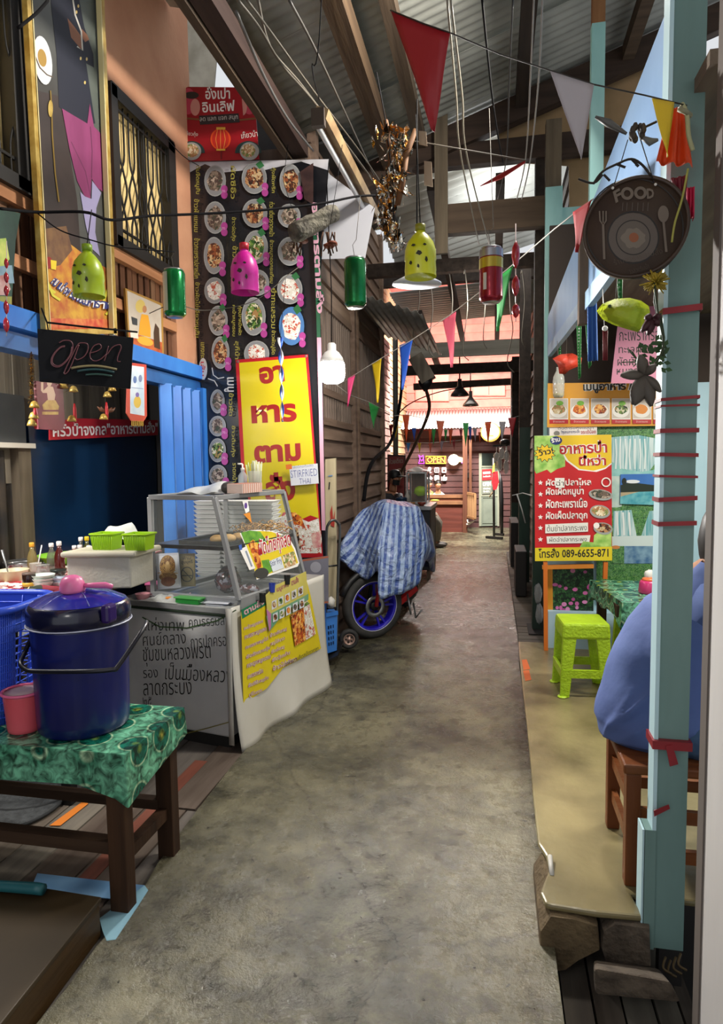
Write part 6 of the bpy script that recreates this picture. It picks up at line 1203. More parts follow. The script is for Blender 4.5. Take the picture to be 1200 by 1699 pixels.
def head(parent, c, fwd, r, hair='short', mask=None, tilt=0, skin=None):
    """face with eyes, nose, mouth, ears; hair as its own part"""
    skin = skin or SKIN; f = V(fwd).normalized(); s = f.cross(V((0, 0, 1))).normalized(); u = s.cross(f); c = V(c); mb = MB()
    def hp(a, b):
        th = a*2*math.pi; ph = b*math.pi; x = math.sin(ph)*math.cos(th); y = math.sin(ph)*math.sin(th); z = math.cos(ph)
        k = 1-.22*max(0, -z)**1.5; return c+(f*x*.98*k+s*y*.8*k+u*z*1.2)*r
    mb.grid(hp, 24, 16, skin, True, True); mb.add([c+f*r*.92+s*r*.1+u*-.2*r, c+f*r*.92-s*r*.1-u*.2*r, c+f*r*1.16-u*.22*r, c+f*r*.93+u*.12*r], [(0, 1, 2), (1, 3, 2), (3, 0, 2)], skin, True)
    for k in (-1, 1): mb.ball(c+s*r*.8*k-u*.05*r-f*.05*r, (r*.12, r*.14, r*.22), skin, 8, 6)
    fa = mb
    for k in (-1, 1): fa.ball(c+f*r*.86+s*r*.32*k+u*.1*r, r*.1, WHITE, 8, 6); fa.ball(c+f*r*.94+s*r*.32*k+u*.1*r, r*.055, BLACK, 6, 5)
    fa.ball(c+f*r*.86-u*.52*r, (r*.2, r*.2, r*.06), mat('#8a4a40', .6), 8, 5); hd_ = mb.build('head', parent)
    hb = MB()
    def hr(a, b):
        th = a*2*math.pi; bm = .5+.22*(math.cos(th) < .45)*(1-max(0, math.cos(th))); bm = .36+.34*(.5-.5*math.cos(th)) if hair == 'short' else .38+.5*(.5-.5*math.cos(th)); ph = b*math.pi*bm
        x = math.sin(ph)*math.cos(th); y = math.sin(ph)*math.sin(th); z = math.cos(ph); w_ = 1+.02*math.sin(th*13+b*9); return c+(f*x*1.05+s*y*.9+u*(z*1.28))*r*w_
    hb.grid(hr, 26, 10, HAIR, True, True); hb.build('hair', hd_)
    if mask:
        k = MB(); k.grid(lambda a, b: c+(f*math.cos(R_(-75+150*a))*1.06+s*math.sin(R_(-75+150*a))*.86)*r*(1-.1*b)+u*(-.05-.85*b)*r, 12, 6, mask); k.build('face_mask', hd_)
t = thing('person', 'person in a blue shirt seated on the wooden stool, half behind the green post', 'person', (.62, 2.45, .57))
# torso leans towards the table on the right; skeleton from the hips
hz = .62
vs = [(.66, 2.5, hz, .15, .14), (.66, 2.52, .78, .13, .12), (.69, 2.55, .98, .13, .11), (.73, 2.57, 1.1, .12, .11), (.80, 2.59, 1.19, .055, .055), (.85, 2.6, 1.27, .06, .06)]
es = [(0, 1), (1, 2), (2, 3), (3, 4), (4, 5)]
for sy in (-1, 1):
    k = len(vs); vs += [(.72, 2.5+.1*sy, hz-.01, .1), (1.1, 2.52+.13*sy, .61, .075), (1.14, 2.52+.13*sy, .36, .055), (1.12, 2.52+.13*sy, .2, .04), (1.22, 2.52+.13*sy, .165, .03)]; es += [(0, k), (k, k+1), (k+1, k+2), (k+2, k+3), (k+3, k+4)]
    k = len(vs); vs += [(.75, 2.57+.19*sy, 1.08, .06), (1.0, 2.57+.24*sy, .86, .047), (1.22, 2.56+.14*sy, .8, .035)]; es += [(3, k), (k, k+1), (k+1, k+2)]; hand(vs, es, k+2, V((1, -.3*sy, .05)), V((0, 0, 1)), sy)
skin_body('body', vs, es, SKIN, t)
# shirt: sections matched to the slumped back
secs = [(.590, .565, .135, .155), (.585, .60, .195, .2), (.60, .66, .225, .215), (.62, .73, .228, .215), (.632, .82, .215, .21), (.645, .91, .2, .21), (.668, 1.0, .178, .215), (.70, 1.08, .15, .2), (.745, 1.14, .11, .13), (.775, 1.18, .08, .08), (.80, 1.225, .062, .062)]
def shirt(a, b):
    f = b*(len(secs)-1); i = min(int(f), len(secs)-2); k = f-i; q = [secs[i][j]*(1-k)+secs[i+1][j]*k for j in range(4)]; th = a*2*math.pi
    w_ = 1+.012*math.sin(th*7+b*17)+.014*math.sin(th*3-b*31)*(1-b)+.012*math.sin(th*5+b*42)*max(0, .55-b)+sum(A_*math.exp(-((th-t0-sl*(b-b0))/w0)**2)*math.exp(-((b-b0)/.13)**2) for A_, t0, sl, b0, w0 in ((.075, 4.05, 2.6, .3, .07), (.06, 4.35, 3.2, .25, .06), (.055, 4.6, 2.2, .36, .06), (.05, 3.75, 1.6, .22, .06), (.045, 4.2, -2.5, .5, .07), (.05, 4.75, -1.8, .2, .06))); return V((q[0]+q[2]*math.cos(th)*w_, 2.53+q[3]*math.sin(th)*w_, q[1]+.02*math.cos(th)*(1-b)))
mb = MB(); mb.grid(shirt, 110, 60, SHIRT, True, True)
for sy in (-1, 1): mb.tube([V((.7, 2.55+.13*sy, 1.07)), V((.77, 2.57+.2*sy, 1.06)), V((.95, 2.57+.235*sy, .93)), V((.99, 2.57+.245*sy, .86))], [.1, .09, .075, .07], SHIRT, 14)
mb.build('shirt', t)
mb = MB()
for sy in (-1, 1): mb.tube([V((.58, 2.5+.09*sy, .625)), V((.72, 2.51+.11*sy, .64)), V((1.08, 2.52+.13*sy, .63)), V((1.15, 2.52+.13*sy, .56)), V((1.15, 2.52+.13*sy, .25))], [.06, .1, .085, .075, .06], JEAN, 14)
mb.build('trousers', t)
head(t, (.895, 2.61, 1.36), (.9, .1, -.3), .095, 'long'); mb = MB(); mb.ball((.82, 2.6, 1.29), (.075, .08, .15), HAIR, 14, 10, .02); mb.build('hair_back', t)
mb = MB()
for sy in (-1, 1): mb.ball(V((1.2, 2.52+.13*sy, .165)), (.12, .045, .03), BLACK, 12, 7)
mb.build('shoes', t)
# red tape round the post
TAPE = mat('#74161e', .45, h2='#8e1e28', scale=8)
def tape(y0, y1, tilt, label):
    mb = MB(); z0, z1 = ay(1110, y1-.15*(y1-y0), 2.14).z, ay(1110, y0+.3*(y1-y0), 2.14).z; x0, x1 = .494, .602
    P = [(x0, 2.122, 0), (x1, 2.122, tilt), (x1, 2.206, 0), (x0, 2.206, 0)]
    for s in range(4): a, b = P[s], P[(s+1) % 4]; mb.hexa([(a[0], a[1], z0+a[2]), (b[0], b[1], z0+b[2]), (b[0]*.999, b[1]*.9995, z0+b[2]), (a[0]*.999, a[1]*.9995, z0+a[2]), (a[0], a[1], z1+a[2]), (b[0], b[1], z1+b[2]), (b[0]*.999, b[1]*.9995, z1+b[2]), (a[0]*.999, a[1]*.9995, z1+a[2])], TAPE)
    tag(mb.build('red_tape', solid=.002), label, 'tape', 'red tapes round the post')
for y0, y1, tl, lb in [(508, 526, .008, 'topmost red tape band, just under the FOOD disc'), (659, 667, .006, 'second red band from the top of the green post'), (671, 676, .0, 'thin red band just below the second one'), (708, 720, .0, 'red band beside the lower edge of the orange menu'), (748, 758, -.004, 'red band level with the upper waterfall'), (786, 792, -.004, 'red band level with the top of the lake picture'), (822, 834, .006, 'red band level with the bottom of the lake picture'), (862, 874, .004, 'lowest of the close set red bands, level with the lower waterfalls')]: tape(y0, y1, tl, lb)
t = thing('red_ribbon', 'red ribbon knotted round the post at the height of the wooden stool', 'ribbon', ay(1115, 1232, 2.12)); mb = MB(); z0, z1 = ay(1110, 1240, 2.14).z, ay(1110, 1226, 2.14).z; mb.box((.49, 2.118, z0), (.606, 2.21, z1), TAPE); mb.build('band', t)
mb = MB(); fc = Face(mb, (0, 2.115, 0), NY); fc.slab([(1105, 1238), (1116, 1236), (1126, 1268), (1112, 1272)], TAPE, .003); mb.build('tail', t)
mb = MB(); fc = Face(mb, (0, 2.118, 0), NY); fc.slab([(1085, 1345), (1110, 1335), (1112, 1342), (1086, 1355)], TAPE, .002); tag(mb.build('tape_scrap'), 'short slanting scrap of red tape low on the post', 'tape')
mb = MB(); fc = Face(mb, (0, 2.1, 0), NY)
for k, (x, y) in enumerate([(1105, 1606), (1113, 1611), (1122, 1606), (1130, 1600)]): mb.tube(smooth_pts([ay(x, y-18, 2.1), ay(x-4, y, 2.07), ay(x+10, y+10, 2.06)], 4), .004, mat('#4a3c20', .6), 5)
tag(mb.build('cable_coil'), 'tangle of wire at the foot of the green post', 'wire')
for px_, lb in (([(866, 1095), (874, 1094), (880, 1110), (869, 1112)], 'orange paint patch nearest the footing stone on the platform edge'), ([(868, 1113), (878, 1112), (882, 1128), (872, 1130)], 'reddish paint patch on the platform edge, nearer the camera')): sheet('paint_mark', px_, .131, mat('#c8602c', .7), lb, 'paint mark', .001)
mb = MB(); c = az(914, 1433, .135); mb.tube([c+V((0, -.06, -.01)), c+V((0, .03, .01))], .009, mat('#b8b6ae', .5), 10); tag(mb.build('pipe_end'), 'pale pipe end sticking out of the broken platform edge', 'pipe')
# clear bags hanging on the green post
for x, y, lb in ((893, 985, 'clear plastic bag hanging on the near green post, upper'), (895, 1018, 'clear plastic bag hanging on the near green post, lower')):
    mb = MB(); mb.ball(ay(x, y, 5.85), (.035, .03, .09), mat('#b0b4b4', .15, alpha=.5, coat=.5, bump=.8, scale=30), 12, 10, .12); tag(mb.build('plastic_bag'), lb, 'bag', 'clear bags on the green post')
# ================================================================== ROUND FOOD SIGN
n_ = V((-.18, -1, 0)).normalized(); dc = ay(1054, 378, 2.02); t = thing('food_sign', 'round dark wooden sign lettered FOOD with plate, fork and spoon', 'sign', dc)
DW = mat('#33251c', .6, h2='#3e2e22', scale=8); CR2 = mat('#6c6054', .6); CR3 = mat('#5a5048', .6); LN = mat('#17110d', .6)
r = .139; mb = MB(); mb.lathe([(r*.97, -.022), (r, -.018), (r, .0), (r*.985, .004)], dc, DW, 64, n_); mb.build('board', t)
mb = MB(); d, s, u = frame(n_); mb.tube([dc+n_*.004+(s*math.cos(k*.0982)+u*math.sin(k*.0982))*r*.975 for k in range(64)], .006, mat('#3c2c20', .5), 6, True); mb.build('rim', t)
mb = MB(); fc = Face(mb, dc, n_, .005)
def circ(x, y, rx, w_, m): fc.line([(x+rx*math.cos(k*.157), y+rx*1.02*math.sin(k*.157)) for k in range(40)], w_, m, True)
circ(1053, 379, 81, 2.2, LN); fc.ell(1051, 394, 42, 41, CR3); circ(1051, 394, 42, 2.5, LN); circ(1051, 394, 28, 1.6, LN); fc.ell(1051, 394, 27, 27, mat('#5e554c', .6))
fc.poly([(1051+(19+2.5*math.sin(k*1.4))*math.cos(k*.314), 395+(17+2*math.cos(k*1.9))*math.sin(k*.314)) for k in range(20)], mat('#746a5e', .6)); fc.ell(1052, 394, 8, 8, mat('#8a4a1e', .5))
fc.text3('F', (1022, 337), (1033, 331), (1017, 318), CR2, .04); 
for x, y in ((1041, 321), (1063, 320)): circ(x, y, 8, 5, CR2)
fc.text3('D', (1074, 330), (1086, 329), (1073, 313), CR2, .04)
for x in (1034, 1041, 1050, 1059, 1068, 1076): fc.line([(x, 336), (x-1, 350)], 1, CR3)
fc.line([(1001, 372), (1003, 430)], 4, CR2); fc.line([(995, 350), (996, 366), (1001, 374), (1006, 366), (1006, 350)], 2.4, CR2); fc.line([(1001, 350), (1001, 370)], 2.2, CR2)
fc.ell(1101, 355, 9, 14, CR2); fc.line([(1101, 366), (1106, 418)], 4, CR2)
fc.text('ร้านอาหารตามสั่ง', (1020, 440), (1100, 420), 10, mat('#54483c', .6), -.02); fc.text('วิวสวยริมน้ำ', (1045, 455), (1078, 445), 9, mat('#54483c', .6), -.02); mb.build('painting', t)
mb = MB(); 
for a, b in (((1020, 305), (1042, 232)), ((1086, 305), (1058, 215))): mb.tube([ay(*a, 2.0), ay(*b, 2.02)], .0015, DARK, 4)
for x, y in ((1017, 312), (1088, 306)): mb.ball(fc.at(x, y, .004), .004, WHITE, 8, 6)
mb.build('hanger', t)
# ================================================================== BUNTING
FC = {'red': '#920f1b', 'white': '#a8a4aa', 'yellow': '#d8b818', 'orange': '#d8501c', 'blue': '#1c50b4', 'green': '#2c9a48', 'pink': '#d85a74', 'magenta': '#d83a78', 'grey': '#a09aa8', 'lblue': '#3a8ad0', 'dred': '#8a1420', 'peach': '#d86a4a'}
def flagmat(c): return mat(FC[c], .55, h2=FC[c], scale=3, bump=.15, bscale=9)
def bunting(name_label, string, flags, group=None, wire=.003, wc='#b8b4ac'):
    t = thing('bunting', name_label, 'bunting', string[0] if isinstance(string[0], V) else ay(*string[0]), group)
    mb = MB(); mb.tube([p if isinstance(p, V) else ay(*p) for p in string], wire, mat(wc, .6), 4); mb.build('string', t)
    for c, tri, Y in flags:
        Ys = Y if isinstance(Y, tuple) else (Y, Y, Y); mb = MB(); P = [ay(x, y, yy) for (x, y), yy in zip(tri, Ys)]
        n = (P[1]-P[0]).cross(P[2]-P[0]).normalized()
        def fl(s, tt): a = P[0].lerp(P[1], s); q = a.lerp(P[2], tt*.985); return q+n*(.012*math.sin(s*5+tt*4)*tt*(P[2]-P[0]).length*2)
        mb.grid(fl, 6, 10, flagmat(c)); mb.build('flag', t, solid=.0015, label=None)
    return t
bunting('large felt pennants strung across the top right: red, white and yellow', [(648, 17, 2.0), (700, 38, 1.95), (746, 54, 1.92), (830, 90, 1.9), (913, 117, 1.9), (985, 140, 1.9), (1070, 158, 1.92), (1140, 175, 2.0)],
        [('red', [(649, 19), (747, 55), (719, 220)], (2.0, 1.92, 1.95)), ('white', [(913, 117), (986, 140), (965, 265)], 1.9), ('yellow', [(1082, 163), (1119, 170), (1108, 262)], (1.92, 1.95, 1.93))], None, .002, '#2a2622')
bunting('white string with magenta, yellow, blue, pink, green and red paper flags rising to the right', [(560, 640, 5.6), (617, 604, 5.55), (685, 563, 5.1), (745, 524, 4.7), (796, 485, 4.1), (850, 440, 3.6), (920, 380, 3.0), (985, 330, 2.55)],
        [('magenta', [(577, 628), (590, 620), (577, 676)], 5.58), ('yellow', [(617, 603), (633, 595), (627, 669)], (5.55, 5.45, 5.5)), ('blue', [(663, 573), (685, 564), (668, 648)], (5.25, 5.1, 5.2)), ('pink', [(735, 532), (757, 517), (750, 611)], (4.8, 4.6, 4.7)), ('green', [(822, 465), (851, 441), (826, 551)], (3.75, 3.6, 3.7)), ('red', [(951, 352), (982, 331), (957, 420)], (2.75, 2.55, 2.65))])
bunting('string with one green flag dropping from the bulb towards the far bunting', [(545, 628, 4.9), (580, 655, 5.8), (613, 667, 6.4), (655, 690, 7.6)], [('green', [(612, 667), (630, 675), (620, 710)], (6.6, 6.9, 6.7))])
def tri(x, y, w_, h): return [(x-w_/2, y), (x+w_/2, y), (x+random.uniform(-1, 1), y+h)]
bunting('nearest of the three far strings, with the largest flags', [(655, 690, 7.6), (674, 688, 7.8), (731, 699, 8), (773, 702, 8), (810, 700, 8), (840, 697, 8), (862, 690, 8.2)], [(c, tri(x, y, w_, h), 8) for c, x, y, w_, h in [('orange', 674, 688, 12, 46), ('peach', 731, 698, 14, 39), ('green', 773, 702, 10, 40), ('orange', 810, 700, 11, 37), ('white', 834, 699, 12, 34), ('red', 850, 693, 14, 33)]], 'far bunting strings')
bunting('middle of the three far strings, with many small flags', [(642, 703, 10), (700, 711, 10), (760, 713, 10), (835, 708, 10)], [(c, tri(x, y, w_, h), 10) for c, x, y, w_, h in [('red', 649, 705, 7, 25), ('yellow', 657, 706, 8, 22), ('blue', 687, 710, 8, 21), ('dred', 696, 711, 7, 27), ('orange', 714, 712, 6, 25), ('green', 720, 712, 7, 27), ('green', 740, 713, 6, 20), ('orange', 748, 711, 8, 27), ('dred', 765, 712, 6, 16), ('blue', 780, 707, 6, 30), ('grey', 788, 711, 7, 22), ('orange', 796, 717, 5, 18)]], 'far bunting strings')
bunting('lowest and furthest of the three far strings', [(670, 734, 11.5), (715, 735, 11.5), (770, 730, 11.5)], [(c, tri(x, y, w_, h), 11.5) for c, x, y, w_, h in [('lblue', 678, 735, 7, 16), ('yellow', 696, 735, 6, 17), ('peach', 714, 735, 6, 18), ('grey', 733, 732, 6, 18), ('red', 753, 729, 6, 17)]], 'far bunting strings')
mb = MB(); P = [ay(797, 308, 3.2), ay(830, 288, 3.1), ay(872, 266, 3.0), ay(872, 269, 3.0), ay(832, 296, 3.1)]; mb.prism(P, (0, .01, 0), flagmat('red')); mb.tube([ay(872, 266, 3.0), ay(700, 236, 3.6), ay(650, 230, 4)], .003, WIREC, 4); tag(mb.build('pennant'), 'red pennant seen edge on, high above the alley', 'pennant')
# orange and pink cloths tied on the post
def cloth(name, px, Y, m, label, cat='cloth', amp=.012, group=None):
    """four sight corners: top left, top right, bottom right, bottom left"""
    mb = MB(); Ys = Y if isinstance(Y, tuple) else (Y,)*4; P = [ay(x, y, yy) for (x, y), yy in zip(px, Ys)]
    mb.grid(lambda s, tt: P[0].lerp(P[1], s).lerp(P[3].lerp(P[2], s), tt)+V((0, -amp*math.sin(s*16+tt)*(.3+tt), 0)), 16, 8, m); return tag(mb.build(name, solid=.0015), label, cat, group)
cloth('orange_cloth', [(1112, 178), (1136, 180), (1152, 274), (1087, 271)], 2.05, mat('#d8440c', .6), 'bright orange cloth tied to the green post')
cloth('maroon_cloth', [(1113, 296), (1142, 290), (1138, 340), (1122, 330)], 2.03, mat('#6a1424', .6), 'dark maroon cloth behind the top of the FOOD disc')
cloth('pink_cloth', [(1140, 312), (1153, 310), (1152, 364), (1138, 358)], 2.06, mat('#c8204c', .6), 'pink cloth strip hanging beside the white wall')
mb = MB(); mb.tube(smooth_pts([ay(1132, 172, 2.0), ay(1140, 190, 1.99), ay(1143, 225, 1.99), ay(1150, 250, 2.0)], 5), .006, mat('#a8a880', .6), 6); mb.tube(smooth_pts([ay(1133, 178, 2.0), ay(1128, 182, 1.99), ay(1137, 185, 1.98), ay(1146, 192, 2.0)], 4), .007, mat('#8a8a70', .6), 6); mb.tube(smooth_pts([ay(1142, 280, 1.98), ay(1132, 330, 1.97), ay(1120, 370, 1.96), ay(1115, 402, 1.96)], 4), .003, mat('#a8a850', .6), 5); tag(mb.build('tied_rope'), 'pale rope knotted round the top of the green post', 'rope')
DRY = mat('#2c2622', .7, h2='#3e362e', scale=12)
t = thing('dried_flower', 'dark dried flower with two wing like pods above the FOOD disc', 'flower', ay(1058, 218, 1.98)); mb = MB()
for k in range(16): a = random.uniform(0, 6.28); c = ay(1058, 220, 1.98); mb.ball(c+V((.014*math.cos(a), random.uniform(-.01, .01), .018*math.sin(a))), (.008, .008, .012), DRY, 7, 5)
mb.build('bloom', t); 
for P in ([(988, 194), (1010, 204), (1040, 222)], [(1092, 232), (1080, 236), (1062, 226)]): mb = MB(); mb.tube([ay(x, y, 1.98) for x, y in P], [.004, .011, .004], mat('#5a5a58', .5, alpha=.85), 8); mb.build('pod', t)
mb = MB(); TWIG = mat('#2a241e', .8)
for P in ([(985, 305), (1000, 285), (1025, 272), (1048, 264), (1066, 274), (1080, 292)], [(1002, 290), (1012, 300)], [(1022, 272), (1038, 278)], [(1048, 264), (1060, 276), (1055, 272)], [(960, 297), (985, 304), (1000, 290)], [(1062, 215), (1090, 202)]): mb.tube(smooth_pts([ay(x, y, 1.99) for x, y in P], 4), .0035, TWIG, 5)
tag(mb.build('vine_twig'), 'dry twisted vine over the top of the FOOD disc', 'twig')
# flowers, fish and ribbons hanging by the right post
LILY = mat('#5c564e', .6, h2='#4a453f', scale=6); STEM = mat('#2c3a20', .6)
t = thing('lily', 'grey backlit cloth lily on a stem beside the green post', 'flower', ay(1068, 650, 1.95)); c = ay(1070, 622, 1.95)
def petal(t, c, tip, w_, m, up=V((0, -1, 0)), n=8):
    mb = MB(); d = tip-c; s = d.cross(up).normalized()*w_
    mb.grid(lambda a, b: c+d*b+s*(a-.5)*2*(math.sin(math.pi*min(b*.9+.06, 1))**.8)+up*(.012*math.sin(math.pi*b)-.01*(a-.5)**2*4), 6, n, m); return mb.build('petal', t, solid=.001)
for tx, ty, w_ in ((1052, 672, .024), (1082, 674, .018), (1030, 622, .014), (1098, 650, .012), (1062, 588, .016), (1090, 604, .012)): petal(t, c, ay(tx, ty, 1.93), w_, LILY)
mb = MB(); mb.tube(smooth_pts([ay(1086, 470, 1.98), ay(1092, 520, 1.97), ay(1101, 575, 1.97), ay(1080, 615, 1.96)], 4), .003, STEM, 6); mb.build('stem', t)
t = thing('yellow_flower', 'yellow chrysanthemum on a dark stem below the FOOD disc', 'flower', ay(1088, 470, 2.0)); mb = MB(); c = ay(1088, 468, 2.0); YF = mat('#b8a030', .6, h2='#8a7820', scale=30)
for k in range(130): a = random.uniform(0, 6.28); b = random.uniform(-.9, 1.2); d = V((math.cos(a)*math.cos(b), math.sin(a)*math.cos(b), math.sin(b)))*random.uniform(.018, .042); mb.tube([c, c+d], [.004, .002], YF, 4)
mb.build('bloom', t); mb = MB(); mb.tube([c, ay(1086, 500, 1.99), ay(1092, 528, 1.99)], .003, STEM, 5); mb.build('stem', t)
t = thing('maroon_flower', 'dark maroon cloth flower beside the yellow fish', 'flower', ay(1078, 535, 1.98)); c = ay(1084, 528, 1.98)
for tx, ty in ((1065, 550), (1076, 556), (1095, 540), (1098, 524), (1070, 526)): petal(t, c, ay(tx, ty, 1.97), .011, mat('#3a1820', .6))
t = thing('leaf_spray', 'spray of dark green fern leaves behind the lily', 'leaves', ay(1080, 600, 2.0)); mb = MB(); GL_ = mat('#24401e', .6, h2='#365a2a', scale=20)
for k in range(46): p = ay(random.uniform(1062, 1104), random.uniform(566, 612), random.uniform(1.98, 2.04)); a = random.uniform(0, 6.28); d = V((math.cos(a), 0, math.sin(a)))*.022; s = V((-d.z, 0, d.x))*.3; mb.flat([p, p+d*.5+s, p+d, p+d*.5-s], GL_)
for k in range(10): p = ay(1060, 600, 2.0); mb.tube([p, ay(random.uniform(1030, 1062), random.uniform(575, 610), 2.0)], .0015, GL_, 4)
mb.build('foliage', t); mb = MB(); mb.tube([ay(1096, 520, 2.0), ay(1102, 560, 2.0), ay(1100, 600, 2.0)], .003, STEM, 5); mb.build('stem', t)
def fish(pts, Y, m, label, g=None, eye=None):
    c = ay(pts[0][0], pts[0][1], Y); t = thing('paper_fish', label, 'fish ornament', c, g); mb = MB(); P = [ay(x, y, Y) for x, y in pts]; cen = sum(P, V())/len(P)
    mb.add(P+[cen+V((0, -.022, 0)), cen+V((0, .022, 0))], [(i, (i+1) % len(P), len(P)) for i in range(len(P))]+[((i+1) % len(P), i, len(P)+1) for i in range(len(P))], m, True); fb_ = mb.build('body', t)
    if eye: mb = MB(); mb.ball(ay(*eye, Y-.014), .006, mat('#3a4a20', .5), 8, 6); mb.build('eye', fb_)
    return t
LF_ = mat('#a4b41e', .5, h2='#b4c430', scale=6, bump=.5, bscale=25)
t = fish([(990, 516), (1000, 504), (1020, 496), (1045, 494), (1064, 499), (1077, 508), (1079, 518), (1070, 532), (1066, 545), (1058, 551), (1040, 546), (1018, 539), (1000, 530)], 2.3, LF_, 'crumpled yellow green fish ornament below the FOOD disc', None, (1012, 508)); mb = MB(); mb.tube([ay(1022, 496, 2.3), ay(1024, 470, 2.35), ax(1028, 436, .48)], .0015, WIREC, 4); mb.build('string', t)
t = fish([(917, 595), (930, 588), (950, 586), (966, 594), (964, 606), (945, 614), (938, 621), (928, 620), (926, 606)], 4.3, mat('#c8402a', .5, bump=.5, scale=20), 'small orange red fish ornament above the orange menu'); mb = MB(); mb.tube([ay(940, 588, 4.3), ax(941, 552, .465)], .0015, WIREC, 4); mb.build('string', t)
cloth('blue_ribbon', [(975, 506), (990, 488), (993, 598), (975, 600)], ax(980, 500, .475).y, mat('#3a6ab4', .7), 'blue cloth ribbon hanging under the light blue plank', 'ribbon')
def dots(): 
    m, nt, b = _new('green_polka_dot_cloth'); N = nt.nodes; L = nt.links; tc = N.new('ShaderNodeTexCoord'); vo = N.new('ShaderNodeTexVoronoi'); vo.inputs['Scale'].default_value = 55; vo.inputs['Randomness'].default_value = .1; rp = N.new('ShaderNodeValToRGB'); rp.color_ramp.interpolation = 'CONSTANT'; rp.color_ramp.elements[0].color = lin('#e4ece0'); rp.color_ramp.elements[1].position = .3; rp.color_ramp.elements[1].color = lin('#2c8a3c'); L.new(tc.outputs['Object'], vo.inputs[0]); L.new(vo.outputs['Distance'], rp.inputs[0]); L.new(rp.outputs[0], b.inputs[0]); return m
DOT = dots()
for px_, Y, lb in (([(956, 530), (965, 520), (964, 625), (960, 630)], ax(958, 530, .47).y, 'green white spotted ribbon hanging between the orange fish and the blue ribbon'), ([(970, 512), (976, 505), (982, 605), (977, 612)], ax(973, 510, .47).y, 'green white spotted ribbon partly behind the blue ribbon'), ([(1023, 440), (1034, 430), (1033, 500), (1026, 498)], ax(1026, 438, .48).y, 'green white spotted ribbon directly under the FOOD disc'), ([(927, 568), (931, 562), (932, 612), (928, 606)], ax(928, 566, .46).y, 'narrow green spotted ribbon above the orange fish')): cloth('spotted_ribbon', px_, Y, DOT, lb, 'ribbon', .006, 'green spotted ribbons')
t = thing('tassel', 'dark red tassel with a white knot hanging beside the pink menu', 'tassel', ay(1004, 596, 3.0)); mb = MB(); mb.tube([ax(1000, 474, .48), ay(1003, 540, 3.0)], .0015, WHITE, 4); mb.ball(ay(1004, 545, 3.0), .012, WHITE, 8, 6); mb.build('knot', t)
mb = MB()
for k in range(9): x = 1001+k*.9; mb.tube([ay(x, 548, 3.0), ay(x+random.uniform(-.5, .5), 598, 3.0)], .002, mat('#6a1018', .6), 4)
mb.build('strands', t)
c = ay(927, 660, 4.5); t = thing('hanging_bottle', 'small clear plastic bottle hanging in front of the orange menu', 'bottle', c); mb = MB(); mb.lathe([(.027, 0), (.035, .014), (.038, .11), (.035, .136), (.016, .177), (.016, .198)], c, mat('#c8ccc4', .12, alpha=.55, coat=.5), 16); mb.build('body', t); mb = MB(); mb.lathe([(.028, .005), (.0345, .016), (.0345, .027)], c, mat('#c8b020', .4), 14); mb.build('dregs', t); mb = MB(); mb.tube([c+V((0, 0, .19)), ay(925, 566, 4.6)], .0015, WIREC, 4); mb.build('string', t)
# ================================================================== HANGING LANTERNS AND CANS OVER THE ALLEY
def lantern(x, ytop, ybot, wpx, Y, body, neck, label, hang):
    c = ay(x, ybot, Y); h = ay(x, ytop, Y).z-c.z; r = wpx/1080*math.hypot(Y, c.x)*.5; t = thing('bottle_lantern', label, 'lantern', c, 'cut plastic bottle lanterns')
    mb = MB(); mb.lathe([(r*1.0, 0), (r*.98, h*.1), (r, h*.12), (r*.96, h*.3), (r, h*.32), (r*.97, h*.5), (r*.82, h*.65), (r*.5, h*.78), (r*.28, h*.84), (r*.28, h*.9)], c, body, 28, cap=False); bd = mb.build('body', t)
    mb = MB(); mb.lathe([(r*.33, h*.86), (r*.33, h*.99), (r*.2, h)], c, neck, 16); mb.build('cap', t)
    mb = MB(); dk = mat('#2a2a0c', .6)
    for k, (a, zz, w_, hh_) in enumerate([(-1.9, .52, .16, .03), (-1.2, .52, .12, .03), (-1.55, .36, .2, .06), (-2.1, .2, .12, .05), (-1.1, .24, .1, .07), (-1.6, .12, .08, .05)]):
        p = c+V((math.cos(a), math.sin(a), 0))*r*1.012+V((0, 0, h*zz)); s = V((-math.sin(a), math.cos(a), 0))*r*w_; u = V((0, 0, h*hh_)); mb.prism([p-s, p-s*.3+u, p+s*.6+u*.7, p+s, p+s*.2-u*.6], V((math.cos(a), math.sin(a), 0))*.001, dk)
    mb.build('cut_holes', bd, label='dark openings cut in the plastic')
    mb = MB(); mb.tube([c+V((0, 0, h*.98)), ay(*hang)], .002, CABLE, 4); mb.build('cord', t); return t
PLG = mat('#9cb81a', .35, h2='#b4cc28', scale=9, alpha=.93, coat=.3); PLM = mat('#d41c9c', .35, h2='#e038ac', scale=9, alpha=.93, coat=.3); PLY = mat('#d0d414', .35, h2='#dce02c', scale=9, alpha=.95, coat=.3)
lantern(148, 405, 492, 46, 2.4, PLG, mat('#7a9a1c', .4), 'lime green cut bottle lantern in front of the tall portrait', (152, 348, 2.62)); lantern(407, 403, 486, 45, 3.0, PLM, mat('#c02438', .4), 'magenta cut bottle lantern in front of the black menu banner', (372, 350, 3.18)); t = lantern(698, 372, 460, 51, 2.5, PLY, mat('#8a8a1c', .4), 'bright yellow cut bottle lantern above the white shade', (690, 190, 2.75))
